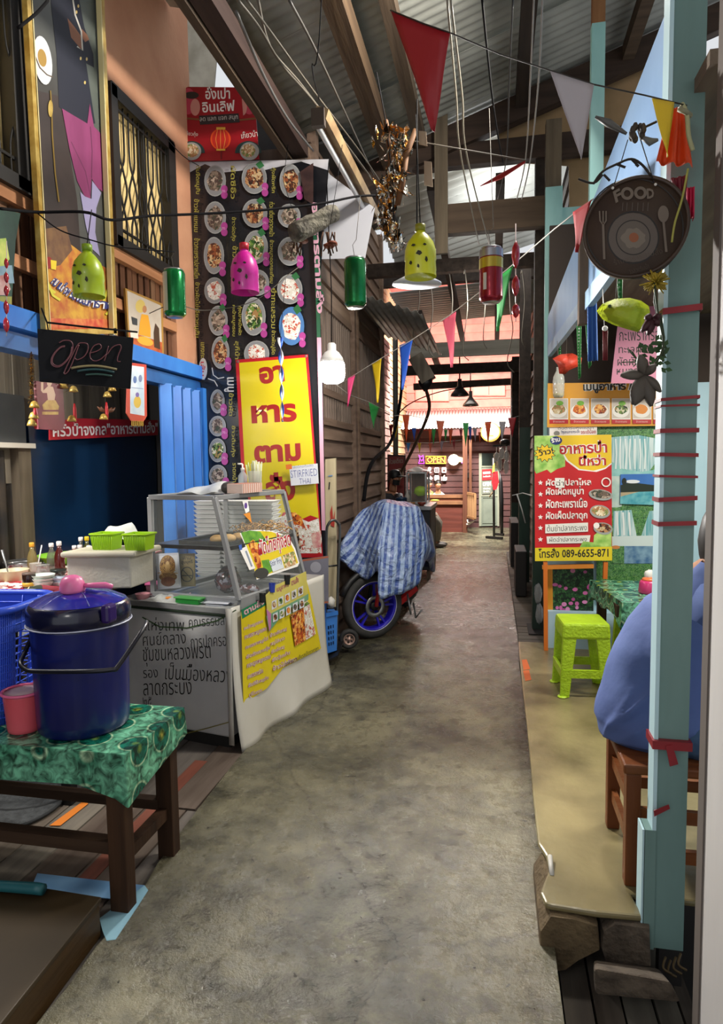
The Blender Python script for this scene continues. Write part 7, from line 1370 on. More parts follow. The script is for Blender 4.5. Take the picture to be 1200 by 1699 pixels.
# pale enamel shade behind the yellow lantern
t = thing('lamp_shade', 'wide pale enamel lamp shade just below the yellow lantern', 'lamp', ay(693, 470, 2.9)); c = ay(692, 472, 2.9); mb = MB(); mb.lathe([(.107, -.002), (.106, .006), (.06, .03), (.02, .05), (.02, .09)], c, mat('#ccd4e0', .4), 36, V((.03, -.06, 1)), cap=True); mb.build('shade', t); mb = MB(); mb.tube([c+V((0, 0, .08)), c+V((0, .05, .8))], .003, CABLE, 4); mb.build('cord', t)
def can(x, ytop, ybot, wpx, Y, m, label, lid='#a8a8aa', extra=None, tilt=V((0, 0, 1)), hang=None):
    c = ay(x, ybot, Y); h = ay(x, ytop, Y).z-c.z; r = wpx/1080*math.hypot(Y, c.x)*.5; t = thing('drink_can', label, 'can', c, 'hanging drink cans'); mb = MB(); mb.lathe([(r*.75, 0), (r*.98, h*.06), (r, h*.1), (r*.97, h*.5), (r, h*.9), (r*.88, h*.96)], c, m, 24, tilt); mb.build('body', t)
    mb = MB(); ly = mat(lid, .3, .8); mb.lathe([(r*.88, h*.955), (r*.86, h*.985), (r*.8, h*.97)], c, ly, 24, tilt); mb.build('top_rim', t); mb = MB(); mb.lathe([(r*.72, -.002), (r*.78, .004)], c, ly, 20, tilt); mb.build('bottom_rim', t)
    if extra:
        mb = MB(); 
        for a0, a1, z0, z1, em in extra: mb.grid(lambda s, tt: c+V((math.cos(R_(a0+(a1-a0)*s)), math.sin(R_(a0+(a1-a0)*s)), 0))*r*1.012+V((0, 0, h*(z0+(z1-z0)*tt))), 10, 3, em)
        mb.build('printing', t)
    mb = MB(); mb.tube([c+V((0, 0, h*.97)), c+V((-.01, .0, h*1.25)), c+V((.008, 0, h*1.35)), ay(*hang)], .0015, WIREC, 4); mb.build('wire', t); return t
GC = mat('#0e6a34', .22, .6, h2='#1a8a46', scale=8, bump=.4, bscale=6); WTP = mat('#b8c4b8', .3, .3)
can(291, 446, 526, 34, 3.2, GC, 'crumpled green drink can beside the small framed print', extra=[(-150, -100, .1, .9, WTP)], hang=(291, 418, 2.9)); can(590, 427, 510, 36, 3.2, mat('#0c5a2c', .22, .6, h2='#15793c', scale=8, bump=.4, bscale=6), 'green drink can hanging before the white bulb wall', extra=None, hang=(598, 326, 3.68))
can(815, 410, 502, 37, 2.6, mat('#7a1420', .22, .5, h2='#8e1a28', scale=6, bump=.3, bscale=6), 'red and yellow drink can hanging right of the yellow lantern', extra=[(-180, 0, .6, .78, mat('#a8942a', .3, .4)), (-180, 0, .8, .94, mat('#8a8c92', .3, .7)), (-130, -112, .2, .5, mat('#c8c0b8', .4))], hang=(812, 180, 3.1))
RS = mat('#a01020', .2, coat=.5)
def beads(x, segs, Y, label):
    t = thing('spindle_string', label, 'ornament', ay(x, segs[0][0], Y), 'red spindle strings'); 
    for a, b, w_ in segs:
        p, q = ay(x, b, Y), ay(x, a, Y); h = q.z-p.z; r = w_/1080*Y*.5; mb = MB(); mb.lathe([(.001, 0), (r*.6, h*.15), (r, h*.45), (r*.85, h*.75), (.002, h)], p, RS, 12); mb.build('spindle', t)
    mb = MB(); mb.tube([ay(x, segs[0][0]-28, Y), ay(x, segs[-1][1]+6, Y)], .002, mat('#c8b4b0', .4), 4); mb.build('cord', t)
beads(856, [(399, 446, 13), (456, 492, 13), (503, 528, 13)], 2.8, 'string of three red spindles beside the red and yellow can'); beads(11, [(428, 446, 8), (451, 470, 9), (473, 492, 9), (498, 522, 10), (526, 552, 11)], 2.6, 'string of five red spindles at the left edge')
# hanging log with roots
t = thing('hanging_log', 'mossy log with dangling roots hung on wires before the black banner', 'log', ay(520, 380, 3.6)); BARK = mat('#4a463e', .9, h2='#6e6a5c', scale=14, bump=1, bscale=40)
mb = MB(); a, b = ay(487, 388, 3.5), ay(556, 352, 3.7); mb.tube([a.lerp(b, k/8)+V((0, 0, random.uniform(-.006, .006))) for k in range(9)], [.05, .056, .052, .055, .05, .052, .048, .05, .045], BARK, 14); mb.build('trunk', t)
mb = MB(); RT = mat('#3a2418', .8, h2='#5a3820', scale=20)
for k in range(16): x = random.choice([random.uniform(535, 556), random.uniform(490, 505)]); p = ay(x, 385, 3.6); mb.tube([p, p+V((random.uniform(-.02, .02), 0, -.05)), p+V((random.uniform(-.03, .03), 0, -random.uniform(.08, .13)))], .004, RT, 4)
for x, y in ((545, 408), (552, 404), (503, 400)): mb.ball(ay(x, y, 3.6), (.03, .03, .014), mat('#6a3018', .7), 9, 6, .2)
mb.build('roots', t)['kind'] = 'stuff'; mb = MB()
for x0, x1 in ((493, 470), (548, 560)): mb.tube([ay(x0, 372, 3.55), ay(x1, 300, 3.6), ay(x1+8, 240, 3.6)], .002, CABLE, 4)
mb.build('wire', t)
# long foil mobile
t = thing('foil_mobile', 'long hanging cluster of silver and gold foil scraps and bark over the alley', 'mobile', ay(655, 400, 3.3)); FO = foil('crumpled_silver_foil', ['#c8c4b8', '#8a8478', '#e8e4d8', '#b07828', '#4a463e'], 40, .2); FO2 = foil('crumpled_gold_foil', ['#a86a20', '#5a3a18', '#c88a30', '#2a1c10'], 40, .3)
mb = MB()
for k in range(230):
    f = random.random(); y = 208+f*205; x = 652+8*math.sin(f*7)+random.gauss(0, 13*(1-.25*f)); p = ay(x, y, 3.3+random.uniform(-.06, .06)); L_ = random.uniform(.02, .05); d = V((random.gauss(0, .5), random.gauss(0, .5), random.gauss(0, 1))).normalized()*L_; s = V((random.gauss(0, 1), random.gauss(0, 1), 0)).normalized()*L_*.4
    mb.flat([p-d, p+s, p+d, p-s*.8], FO if random.random() < .62 else FO2)
mb.build('foil', t)['kind'] = 'stuff'; mb = MB()
for P in ([(690, 215), (672, 262), (652, 290), (640, 320)], [(676, 250), (668, 300), (660, 340)], [(640, 200), (650, 260), (645, 310)]): mb.tube([ay(x, y, 3.32) for x, y in P], [.012, .018, .015, .01][:len(P)], wood('#5a3c24', '#7c5634', 'z'), 7)
mb.tube([ay(655, 405, 3.3), ay(652, 300, 3.3), ay(640, 200, 3.3), ay(625, 120, 3.3)], .003, CABLE, 4); mb.build('bark', t)
for x, y, h, lb in ((703, 218, 20, 'small wooden tag near the red pennant tip'), (712, 268, 38, 'longer wooden tag below the red pennant tip')): mb = MB(); A, B = ay(x-8, y+h, 3.2), ay(x+6, y+h+3, 3.2); C_, D = ay(x+4, y, 3.2), ay(x-8, y-1, 3.2); mb.prism([A, B, C_, D], (0, .012, 0), wood('#8a7660', '#b09a80', 'z')); tag(mb.build('wood_tag'), lb, 'wooden tag', 'wooden tags on the mobile')
# fluorescent tube fitting
t = thing('tube_light', 'unlit white fluorescent tube in a long rusty fitting under the roof', 'lamp', ay(570, 260, 4.4)); A, B = ay(533, 186, 3.5), ay(622, 356, 5.3); mb = MB(); up = V((.35, 0, 1)); mb.beam(A, B, .07, .05, mat('#7a6244', .6, h2='#a08a64', scale=6), up); mb.build('fitting', t)
o = V((-.03, 0, -.05)); mb = MB(); mb.tube([A+o+(B-A)*.03, B+o-(B-A)*.03], .016, mat('#d0d2d4', .3), 12); mb.build('tube', t)
for p in (A+o*.5, B+o*.5): mb = MB(); mb.box(tuple(p-V((.035, .02, .05))), tuple(p+V((.035, .02, .04))), mat('#3a3028', .6)); mb.build('end_bracket', t)
# ---- overhead wires: every run a thing of its own
def wire(pts, r, m, label, n=8, g='overhead wires'): mb = MB(); mb.tube(smooth_pts([p if isinstance(p, V) else ay(*p) for p in pts], n), r, m, 5); tag(mb.build('wire'), label, 'wire', g)
wire([(0, 346, 2.3), (60, 352, 2.5), (140, 352, 2.6), (185, 365, 2.7), (250, 358, 2.9), (330, 355, 3.1), (430, 349, 3.3), (530, 338, 3.5), (600, 325, 3.7), (666, 326, 3.9)], .0065, CABLE, 'thick black cable crossing from the left edge past the portrait to the foil mobile')
wire([(30, 46, 2.2), (60, 22, 2.3), (80, 0, 2.4)], .006, CABLE, 'short black cable at the top of the tall portrait', 4)
wire([(60, 352, 2.5), (100, 382, 2.6), (150, 398, 2.6), (200, 410, 2.7), (290, 418, 2.9)], .003, CABLE, 'thin black wire drooping below the thick cable at the portrait')
wire([(272, 224, 3.9), (303, 258, 4.2), (330, 275, 4.5)], .003, CABLE, 'thin wire from the window corner to the black banner', 4)
wire([(248, 520, 3.3), (290, 505, 3.3), (340, 515, 3.5), (420, 500, 3.7), (480, 455, 3.9), (500, 440, 4)], .0025, WIREC, 'pale twig like wire crossing the lower black banner')
wire([(428, 0, 2.6), (450, 80, 3.0), (500, 140, 3.5), (560, 220, 4.2), (640, 330, 5.6)], .006, WIREC, 'pale cable under the roof, leftmost of the long bundle', 6)
wire([(395, 0, 2.5), (430, 45, 2.7), (470, 110, 3.1), (530, 180, 3.6), (620, 300, 5.2)], .006, WIREC, 'pale cable of the bundle, second from the left', 6)
wire([(410, 0, 2.5), (455, 60, 2.8), (520, 150, 3.5), (600, 255, 4.6), (650, 330, 5.8)], .005, WIREC, 'pale cable of the bundle running beside the tube fitting', 6)
wire([(480, 0, 2.6), (520, 75, 3.1), (565, 170, 3.9), (620, 290, 5.4)], .006, mat('#4a4640', .6), 'darker cable right of the pale bundle', 6)
wire([(392, 20, 2.6), (440, 130, 3.3), (480, 200, 4.0), (520, 250, 4.8)], .008, mat('#5a5a58', .5), 'grey conduit running along the roof edge beam', 6)
wire([V((ay(565, 0, 2.6).x, 2.6, slope(ay(565, 0, 2.6).x)+.03)), (530, 60, 3.0), (518, 110, 3.2), (530, 165, 3.6)], .003, CABLE, 'loose thin wire curling down to the tube fitting', 6)
for x0, x1, x2, lb in ((742, 765, 795, 'left of the hanging pale wires beyond the red pennant'), (748, 775, 812, 'second hanging pale wire beyond the red pennant')): wire([(x0, 0, 2.8), (x1-8, 160, 3.6), (x1, 260, 4.2), (x2, 405, 6)], .005, mat('#8a8474', .6), lb, 6)
wire([(800, 0, 2.8), (808, 80, 3.1), (818, 170, 3.6), (828, 235, 4.2), (835, 270, 4.6)], .005, CABLE, 'kinked black wire hanging in the middle of the roof', 6)
for x0, x1, lb in ((886, 872, 'left of the two pale wires before the plywood gable'), (900, 880, 'right of the two pale wires before the plywood gable'), (851, 840, 'dark wire hanging beside the central purlin')): wire([(x0, 0, 2.7), (x0-6, 130, 3.3), (x1, 265, 4.2), (x1-14, 330, 5)], .004, mat('#94908a' if x0 > 860 else '#2a2826', .6), lb, 6)
for k, (x, y0, y1) in enumerate([(690, 440, 560), (712, 455, 575), (745, 450, 545), (770, 440, 580), (800, 430, 560), (845, 500, 600), (865, 440, 560)]): wire([(x, 454, 7.36), (x+2, y0+12, 7.2), (x+6, (y0+y1)/2, 7.3), (x-5+4*k % 9, y1, 7.5), (x+8, y1+18, 7.6)], .006, mat('#8a8478', .7), ['leftmost loose cable in the tangle under the dark cross beam', 'second loose cable of the tangle under the dark cross beam', 'third loose cable, behind the pink flag', 'fourth loose cable, right of the pink flag', 'fifth loose cable, behind the red and yellow can', 'loose cable left of the red spindles', 'loose cable behind the red spindles'][k], 5)
wire([(668, 590, 9), (665, 660, 9), (650, 730, 8.6), ax(616, 770, -1.33), ax(604, 830, -1.33)], .022, CABLE, 'thick black hose bending down along the timber wall', 8)
wire([(705, 640, 9), (712, 680, 9.4), (690, 735, 10), (662, 790, 10.5)], .025, mat('#4a3424', .6), 'brown hose curving down from the hanging wooden spout', 8)
wire([(650, 700, 8), (680, 670, 8.6), (730, 650, 9.5), (790, 640, 10)], .008, CABLE, 'black wire rising from the pole towards the court', 6)
t = thing('wooden_spout', 'hanging block of weathered wood with a dark funnel beneath it', 'ornament', ay(706, 640, 9)); mb = MB(); mb.beam(ay(690, 592, 9), ay(712, 632, 9), .2, .2, wood('#5c5246', '#8a8070', 'z')); mb.build('block', t); mb = MB(); c = ay(706, 646, 9); mb.lathe([(.02, -.03), (.09, .06), (.1, .12)], c, BLACK, 14); mb.build('funnel', t)
mb = MB(); mb.tube([ay(657, 850, 10.7), ay(656, 560, 10.7)], .045, mat('#5c6058', .6), 10); tag(mb.build('drain_pipe'), 'grey upright pipe on the left before the court', 'pipe')
# ================================================================== THE FAR COURT
MAR = [mat('#3c1512', .7, h2='#481b17', scale=8), mat('#351210', .7, h2='#401714', scale=8)]
PNKW = [mat('#c8665a', .7, h2='#d07264', scale=5), mat('#c05e54', .7, h2='#cc6e60', scale=5)]
YFAR = 15.9
mb = MB(); siding(mb, (-2.4, YFAR, 0), (1, 0, 0), (0, -1, 0), 3.3, 0, 2.3, .14, MAR); mb.box((-2.4, YFAR, 0), (.9, YFAR+.1, 2.3), DARK); struct(mb.build('wall_far'))
mb = MB(); siding(mb, (-3.0, YFAR+.4, 2.3), (1, 0, 0), (0, -1, 0), 4.2, 0, 4.2, .2, PNKW, .03); mb.box((-3, YFAR+.4, 2.3), (1.2, YFAR+.5, 6.5), DARK); struct(mb.build('wall_far_upper'))
PSH = mat('#cc6a5c', .6, h2='#d47a6a', scale=4, sz=.2)
for nm, x0, x1, y0, y1 in (('window_3', 690, 745, 620, 665), ('window_4', 785, 838, 630, 656)):
    mb = MB(); fc = Face(mb, (0, YFAR+.33, 0), NY); fc.slab([(x0, y0), (x1, y0), (x1, y1), (x0, y1)], PSH, .04); fc.line([((x0+x1)/2, y0), ((x0+x1)/2, y1)], 1.2, mat('#8a3a34', .7)); o = struct(mb.build(nm))
    mb = MB(); fc = Face(mb, (0, YFAR+.31, 0), NY); fc.line([(x0, y0), (x1, y0), (x1, y1), (x0, y1)], 2, PNKW[1], True); mb.build('window_frame', o, solid=.02)
# pale corrugated awning, fascia board
mb = MB(); corrugated(mb, lambda s, t_: (V((-2.2+2.75*t_, YFAR-.75+1.1*s, 2.36+.5*s)), V((0, -.4, 1))), 1, 38, mat('#e0e0dc', .4), .011); struct(mb.build('ceiling_awning', solid=.004))
mb = MB(); mb.box((-1.25, YFAR-.78, 2.18), (.55, YFAR-.74, 2.33), MAR[0]); mb.box((-2.3, YFAR-.1, 2.16), (.6, YFAR-.04, 2.34), MAR[1]); struct(mb.build('trim_15'), 'dark red awning board')
# door with signs
mb = MB(); fc = Face(mb, (0, YFAR-.06, 0), NY); DOORM = mat('#666e62', .6, h2='#747c6e', scale=4); DF2 = mat('#868a78', .6)
fc.slab([(797, 752), (827, 752), (827, 872), (797, 873)], DOORM, .05); o = struct(mb.build('door_1'), 'pale green grey door with notices')
mb = MB(); fc = Face(mb, (0, YFAR-.07, 0), NY); fc.line([(797, 752), (797, 873)], 4, DF2); fc.line([(827, 752), (827, 873)], 3, DF2); fc.line([(797, 774), (827, 774)], 2, DF2); fc.line([(797, 822), (827, 822)], 3, DF2); fc.poly([(800, 752), (818, 752), (818, 772), (800, 772)], mat('#14201a', .3)); fc.line([(801, 826), (822, 826), (822, 868), (801, 868)], .8, mat('#6a7264', .6), True); mb.build('door_frame', o, solid=.012)
mb = MB(); fc = Face(mb, (0, YFAR-.1, 0), NY); fc.slab([(800, 779), (816, 778), (816, 796), (800, 797)], mat('#b01c24', .45), .004); fc.text('ทางออก', (802, 787), (814, 786), 4, CW, .03); fc.text('ยินดีต้อนรับ', (802, 792), (814, 791), 2.6, CW, .03); tag(mb.build('door_sign'), 'small red sign with white lettering on the far door', 'sign')
mb = MB(); fc = Face(mb, (0, YFAR-.1, 0), NY); fc.slab([(800, 798), (816, 797), (816, 819), (800, 820)], mat('#6a6e62', .5), .004); fc.text('OPEN', (801.5, 807), (815, 806), 7, CW, .03); fc.text('เปิดบริการ', (802, 812), (814, 812), 3, CW, .02); fc.text('จ-อา', (802, 817), (812, 817), 3, CW, .02); tag(mb.build('opening_sign'), 'grey sign reading OPEN below the red sign on the far door', 'sign')
# round gold sign
t = thing('round_sign', 'round white and gold sign standing on the far awning', 'sign', ay(815, 735, 14.9)); c = ay(814, 717, 15.0); mb = MB(); mb.lathe([(.22, 0), (.22, .06), (.19, .06)], c, mat('#b0863a', .4), 32, NY, cap=True); mb.build('ring', t); mb = MB(); mb.lathe([(.19, .061), (.19, .066)], c, mat('#e8dcb8', .4), 32, NY); mb.build('face', t); mb = MB(); fc = Face(mb, (0, c.y-.07, 0), NY); fc.poly([(811, 708), (813, 708), (813, 722), (819, 722), (819, 724), (809, 724), (809, 722), (811, 722)], mat('#b07a20', .4)); mb.build('letter', t); mb = MB(); mb.beam(c+V((0, .0, -.15)), V((c.x, 15.3, 2.42)), .04, .04, BLACK); mb.build('bracket', t)
# neon and icons
NM, NY_, NW = emis('#c030e0', 3.2), emis('#ffc838', 3.0), emis('#fff0d0', 5)
YN = YFAR-.12
def neon(fc, mb, pts, m, r=.012, closed=False): mb.tube([fc.at(x, y) for x, y in pts], r*.75, m, 6, closed)
mb = MB(); fc = Face(mb, (0, YN, 0), NY); neon(fc, mb, [(695, 769), (697, 760), (695, 755), (699, 758), (702, 755), (703, 762), (704, 769)], NM, .012, True); neon(fc, mb, [(697, 761), (700, 765), (703, 760)], NM); tag(mb.build('neon_cat'), 'magenta neon shape left of the yellow OPEN neon', 'neon light')
t = thing('neon_open', 'yellow neon box reading OPEN on the dark red wall', 'neon sign', ay(724, 769, YN)); mb = MB(); fc = Face(mb, (0, YN, 0), NY); neon(fc, mb, [(707, 757), (740, 757), (740, 769), (707, 769)], NY_, .014, True); mb.build('border', t)
mb = MB(); fc = Face(mb, (0, YN, 0), NY); fc.text('OPEN', (709, 767.5), (738.5, 767.5), 9, NY_, .0); mb.build('lettering', t)
mb = MB(); fc = Face(mb, (0, YN+.03, 0), NY); fc.slab([(706, 756), (741, 756), (741, 770), (706, 770)], mat('#4a1408', .5), .01); mb.build('backing', t)
t = thing('globe_lamp', 'glowing round white globe lamp right of the OPEN neon', 'lamp', ay(753, 775, YN-.15)); mb = MB(); mb.ball(ay(753, 763, YN-.15), .13, NW, 20, 14); mb.build('globe', t); mb = MB(); mb.tube([ay(758, 762, YN-.12), ay(768, 763, YN+.12)], [.07, .05], emis('#ffe890', 2.5), 10); mb.build('arm', t)
mb = MB(); fc = Face(mb, (0, YN, 0), NY); neon(fc, mb, [(766, 768), (770, 757), (775, 767)], emis('#d878e8', 4), .015, True); neon(fc, mb, [(769, 765), (772, 762), (771, 767)], NM); tag(mb.build('neon_triangle'), 'pale violet neon triangle right of the globe lamp', 'neon light')
IC = mat('#e4dcd8', .5)
def icon(fn, label): mb = MB(); fc = Face(mb, (0, YN, 0), NY); fn(fc); tag(mb.build('wall_icon', solid=.006), label, 'icon', 'white icons on the dark red wall')
def rr(fc, x, y): fc.poly([(x-4, y-3), (x-3, y-4.5), (x+3, y-4.5), (x+4, y-3), (x+4, y+3), (x+3, y+4.5), (x-3, y+4.5), (x-4, y+3)], IC)
def i1(fc): fc.ell(713, 778, 3, 3.2, IC); fc.poly([(711, 780), (715, 780), (713, 784)], IC); fc.ell(713, 784, 3.5, 1, IC); fc.ell(713, 778, 1, 1, MAR[0])
def i2(fc): rr(fc, 725, 780); fc.rect(722.5, 777, 724.4, 784, MAR[0]); fc.rect(725.8, 777, 727.6, 784, MAR[0])
def i3(fc): rr(fc, 737, 780); fc.ell(737, 781, 2, 2, MAR[0])
def i4(fc): fc.poly([(709, 792), (714, 792), (714, 789), (718.5, 793.5), (714, 798), (714, 795), (709, 795)], IC)
def i5(fc): rr(fc, 725, 793)
def i6(fc): fc.rect(732.5, 791, 734, 797.5, IC); fc.poly([(735, 792), (737, 788), (738.5, 788.5), (738, 791.5), (742, 791.5), (742, 796), (740, 797.5), (735, 797.5)], IC)
for f, lb in ((i1, 'white location pin icon, top left of the six'), (i2, 'white square icon with two figures, top middle of the six'), (i3, 'white square icon with a cup, top right of the six'), (i4, 'white arrow icon, bottom left of the six'), (i5, 'plain white rounded square icon, bottom middle of the six'), (i6, 'white thumbs up icon, bottom right of the six')): icon(f, lb)
# counter and half gate
CT = wood('#4e2a1a', '#643a26', 'x'); CTL = mat('#6a4830', .5, h2='#785438', scale=9); BRW = wood('#4a221a', '#5e2e24', 'x')
t = thing('bar_counter', 'long brown wooden bar counter with a raised shelf before the dark red wall', 'counter', (-1.3, 15.0, 0)); zz = lambda y, Y: ay(740, y, Y).z
mb = MB(); mb.box((-2.0, 14.75, 0), (ay(769, 800, 14.9).x, 14.8, zz(836, 14.8)), BRW); mb.build('front_panel', t)
mb = MB(); mb.box((-2.0, 14.7, zz(837, 14.7)), (ay(769, 800, 14.7).x, 15.0, zz(832, 14.7)), CTL); mb.build('lower_shelf', t); mb = MB(); mb.box((-2.0, 14.98, zz(832, 15)), (ay(769, 800, 15).x, 15.02, zz(824, 15)), CT); mb.build('riser', t); mb = MB(); mb.box((-2.0, 14.95, zz(826, 15)), (ay(769, 800, 15).x, 15.14, zz(821, 15)), CTL); mb.build('upper_shelf', t)
mb = MB(); a, b = ay(772, 873, 14.7), ay(772, 755, 14.7); mb.beam((a.x, 14.7, 0), (a.x, 14.7, 2.3), .1, .1, wood('#48281a', '#5e3826', 'z'), NY); a = ay(780, 800, 15); mb.beam((a.x, 15.3, .3), (a.x, 15.3, 2.3), .06, .06, wood('#543222', '#6a4430', 'z'), NY); struct(mb.build('trim_16'), 'brown porch posts')
t = thing('half_gate', 'brown slatted half gate standing open beside the bar counter', 'gate', ay(782, 858, 14.7)); GW_ = wood('#7c5a3c', '#9a7650', 'z'); g0, g1 = ay(775, 0, 14.68), ay(789, 0, 14.2); 
zl0, zh0 = ay(782, 858, 14.5).z, ay(782, 819, 14.5).z
mb = MB(); A = V((g0.x, 14.68, 0)); B = V((g1.x, 14.1, 0))
for f in (0, 1): p = A.lerp(B, f); mb.beam(p+V((0, 0, zl0)), p+V((0, 0, zh0)), .05, .04, GW_, NY)
for z in (zl0, zh0): mb.beam(A+V((0, 0, z)), B+V((0, 0, z)), .04, .05, GW_)
mb.build('gate_frame', t)
for k in range(4): mb = MB(); p = A.lerp(B, .2+.2*k); mb.beam(p+V((0, 0, zl0)), p+V((0, 0, zh0)), .05, .02, GW_, NY); mb.build('slat', t)
mb = MB(); mb.tube([ay(776, 862, 14.6), ay(777, 868, 14.6), ay(790, 863, 14.3), ay(778, 870, 14.6), ay(774, 870, 14.6)], .02, mat('#b8b4ac', .5), 5); tag(mb.build('door_stop'), 'pale bent rod frame on the ground by the half gate', 'frame')
mb = MB(); mb.box((-.62, 15.78, 1.2), (-.5, 15.9, 1.32), BLACK); tag(mb.build('meter_box'), 'small black box on the wall left of the far door', 'box')
# pendant lamps
for x, y, w_, Y, col, lb in ((763, 655, 30, 11.0, '#221c1c', 'dark enamel pendant lamp, the nearer larger one'), (781, 672, 26, 12.5, '#55504c', 'grey pendant lamp, the lower one further back')):
    c = ay(x, y, Y); r = w_/1080*Y/2; t = thing('pendant_lamp', lb, 'lamp', c, 'pendant lamps over the court'); mb = MB(); mb.lathe([(r, -.02), (r*.9, .02), (r*.45, .1), (r*.22, .15), (r*.2, .26)], c, mat(col, .4), 24, cap=False); mb.build('shade', t, solid=.006); mb = MB(); mb.tube([c+V((0, 0, .25)), c+V((0, 0, .75))], .012, CABLE, 5); mb.build('cord', t); mb = MB(); mb.ball(c+V((0, 0, .02)), .04, mat('#d8d0c0', .4), 10, 7); mb.build('bulb', t)
# ---- vendor's cart with glass box, pot, poster and people
t = thing('vendor_cart', 'dark vendor cart behind the covered motorbike', 'food cart', (-1.15, 9.2, 0)); ztop = ay(700, 838, 9).z; xr = ay(716, 900, 9).x
mb = MB(); mb.box((-1.62, 8.8, .12), (xr, 9.68, ztop-.05), mat('#20242a', .5)); mb.build('body', t); mb = MB(); mb.box((-1.66, 8.75, ztop-.05), (xr+.02, 9.72, ztop), STEEL); mb.build('worktop', t)
for y in (8.86, 9.62): mb = MB(); mb.box((xr-.05, y-.03, 0), (xr, y+.03, ztop-.05), wood('#5a4a3c', '#7a6858', 'z')); mb.build('leg', t)
t = thing('glass_box', 'tall glass display box on the vendor cart with cloth on its roof', 'display case', ay(693, 838, 9.3)); x0, x1 = ay(677, 800, 9.3).x, ay(708, 800, 9.3).x; z1 = ay(690, 784, 9.3).z
mb = MB(); 
for x in (x0, x1):
    for y in (9.2, 9.62): mb.beam((x, y, ztop), (x, y, z1), .025, .025, STEEL, NY)
for z in (ztop+.02, z1): mb.beam((x0, 9.2, z), (x1, 9.2, z), .025, .025, STEEL); mb.beam((x0, 9.62, z), (x1, 9.62, z), .025, .025, STEEL); mb.beam((x0, 9.2, z), (x0, 9.62, z), .025, .025, STEEL); mb.beam((x1, 9.2, z), (x1, 9.62, z), .025, .025, STEEL)
mb.build('frame', t); mb = MB(); mb.flat([(x0, 9.2, ztop), (x1, 9.2, ztop), (x1, 9.2, z1), (x0, 9.2, z1)], GL); mb.build('glass_pane', t); mb = MB(); mb.box((x0+.02, 9.58, ztop+.02), (x1-.02, 9.6, z1-.02), mat('#6a4a3a', .5, h2='#84604a', scale=8)); mb.build('back_panel', t)
mb = MB(); mb.grid(lambda s, tt: V((x0-.02+(x1-x0+.04)*s, 9.18+.46*tt, z1+.02+.07*math.sin(math.pi*s)**.7*(1-.5*s)*math.sin(math.pi*tt)+.01*math.sin(9*s+tt*7))), 14, 8, mat('#c8c4bc', .6)); tag(mb.build('white_cloth'), 'white cloth bundled on the roof of the vendor glass box', 'cloth')
mb = MB(); mb.ball(ay(698, 815, 9.25), (.1, .05, .07), mat('#a8d420', .5), 12, 8, .1); tag(mb.build('green_bag'), 'bright yellow green bag hanging in the vendor glass box', 'bag')
c = ay(666, 830, 8.9); c.z = ztop; t = thing('pot', 'dark blue pot on the vendor cart', 'pot', c); mb = MB(); mb.lathe([(.07, 0), (.08, .02), (.08, .09), (.085, .1)], c, mat('#14304a', .35), 20); mb.build('body', t); mb = MB(); mb.lathe([(.085, .1), (.06, .115), (.015, .12), (.015, .135)], c, mat('#1c3c58', .3), 20); mb.build('lid', t)
for x, m, lb in ((682, '#a8784a', 'brown bowl next to the blue pot on the vendor cart'), (700, '#8a3a28', 'red bowl under the glass box on the vendor cart')): c = ay(x, 834, 8.85); c.z = ztop; simple('bowl', [(.03, 0), (.055, .03), (.06, .05), (.055, .048)], c, mat(m, .4), lb, 'bowl', 16, 'bowls on the vendor cart')
c = ay(676, 818, 9.1); c.z = ztop; simple('bottle', [(.035, 0), (.038, .12), (.016, .17), (.016, .2)], c, mat('#b0aca4', .3), 'pale bottle behind the blue pot on the vendor cart', 'bottle', 14)
t = thing('vendor_poster', 'maroon framed poster board with a bowl behind the vendor', 'poster', ay(658, 850, 10.6)); mb = MB(); fc = Face(mb, (0, 10.6, 0), NY); fc.slab([(643, 754), (673, 755), (673, 850), (643, 850)], mat('#2a1614', .6), .03); fc.poly([(645, 757), (671, 758), (671, 848), (645, 848)], mat('#6e2424', .5, h2='#802e2c', scale=5)); fc.text('ก๋วยเตี๋ยว', (646, 770), (669, 768), 9, mat('#8a8478', .5), .02); fc.ell(663, 786, 7, 9, mat('#b8a890', .5)); fc.ell(663, 785, 5, 6, FOOD['brown']); mb.build('board', t)
def figure(label, base, parts, shirt_m, trouser_m, hd, fwd, r, mask=None, cap=None, group=None, hair='short'):
    t = thing('person', label, 'person', base, group); vs, es = parts; skin_body('body', vs, es, SKIN, t, 2); head(t, hd, fwd, r, hair, mask); return t
# vendor with cap and mask
hx = ay(655, 794, 10.2); f = V((.9, -.45, -.2)).normalized(); hb = V((hx.x-.06, 10.25, .95))
t = thing('person', 'person in a dark jacket, black cap and mask standing at the vendor cart', 'person', (hb.x, 10.25, 0)); sz = hx.z-.22
vs = [(hb.x-.06, 10.25, .85, .15, .11), (hb.x-.06, 10.25, sz-.1, .16, .11), (hx.x-.04, 10.23, sz, .07, .07), (hx.x-.02, 10.22, hx.z-.06, .055, .055)]; es = [(0, 1), (1, 2), (2, 3)]
for s in (-1, 1):
    k = len(vs); vs += [(hb.x-.06+.09*s, 10.25, .8, .09), (hb.x-.06+.1*s, 10.25, .45, .065), (hb.x-.06+.1*s, 10.26, .08, .04), (hb.x-.0+.1*s, 10.15, .04, .03)]; es += [(0, k), (k, k+1), (k+1, k+2), (k+2, k+3)]
    k = len(vs); vs += [(hb.x-.06+.17*s, 10.22, sz-.06, .06), (hb.x+.02+.17*s, 10.1, sz-.32, .045), (hb.x+.14+.08*s, 9.95, sz-.3, .033)]; es += [(1, k), (k, k+1), (k+1, k+2)]; hand(vs, es, k+2, V((.5, -.6, -.1)), V((0, 0, 1)), s)
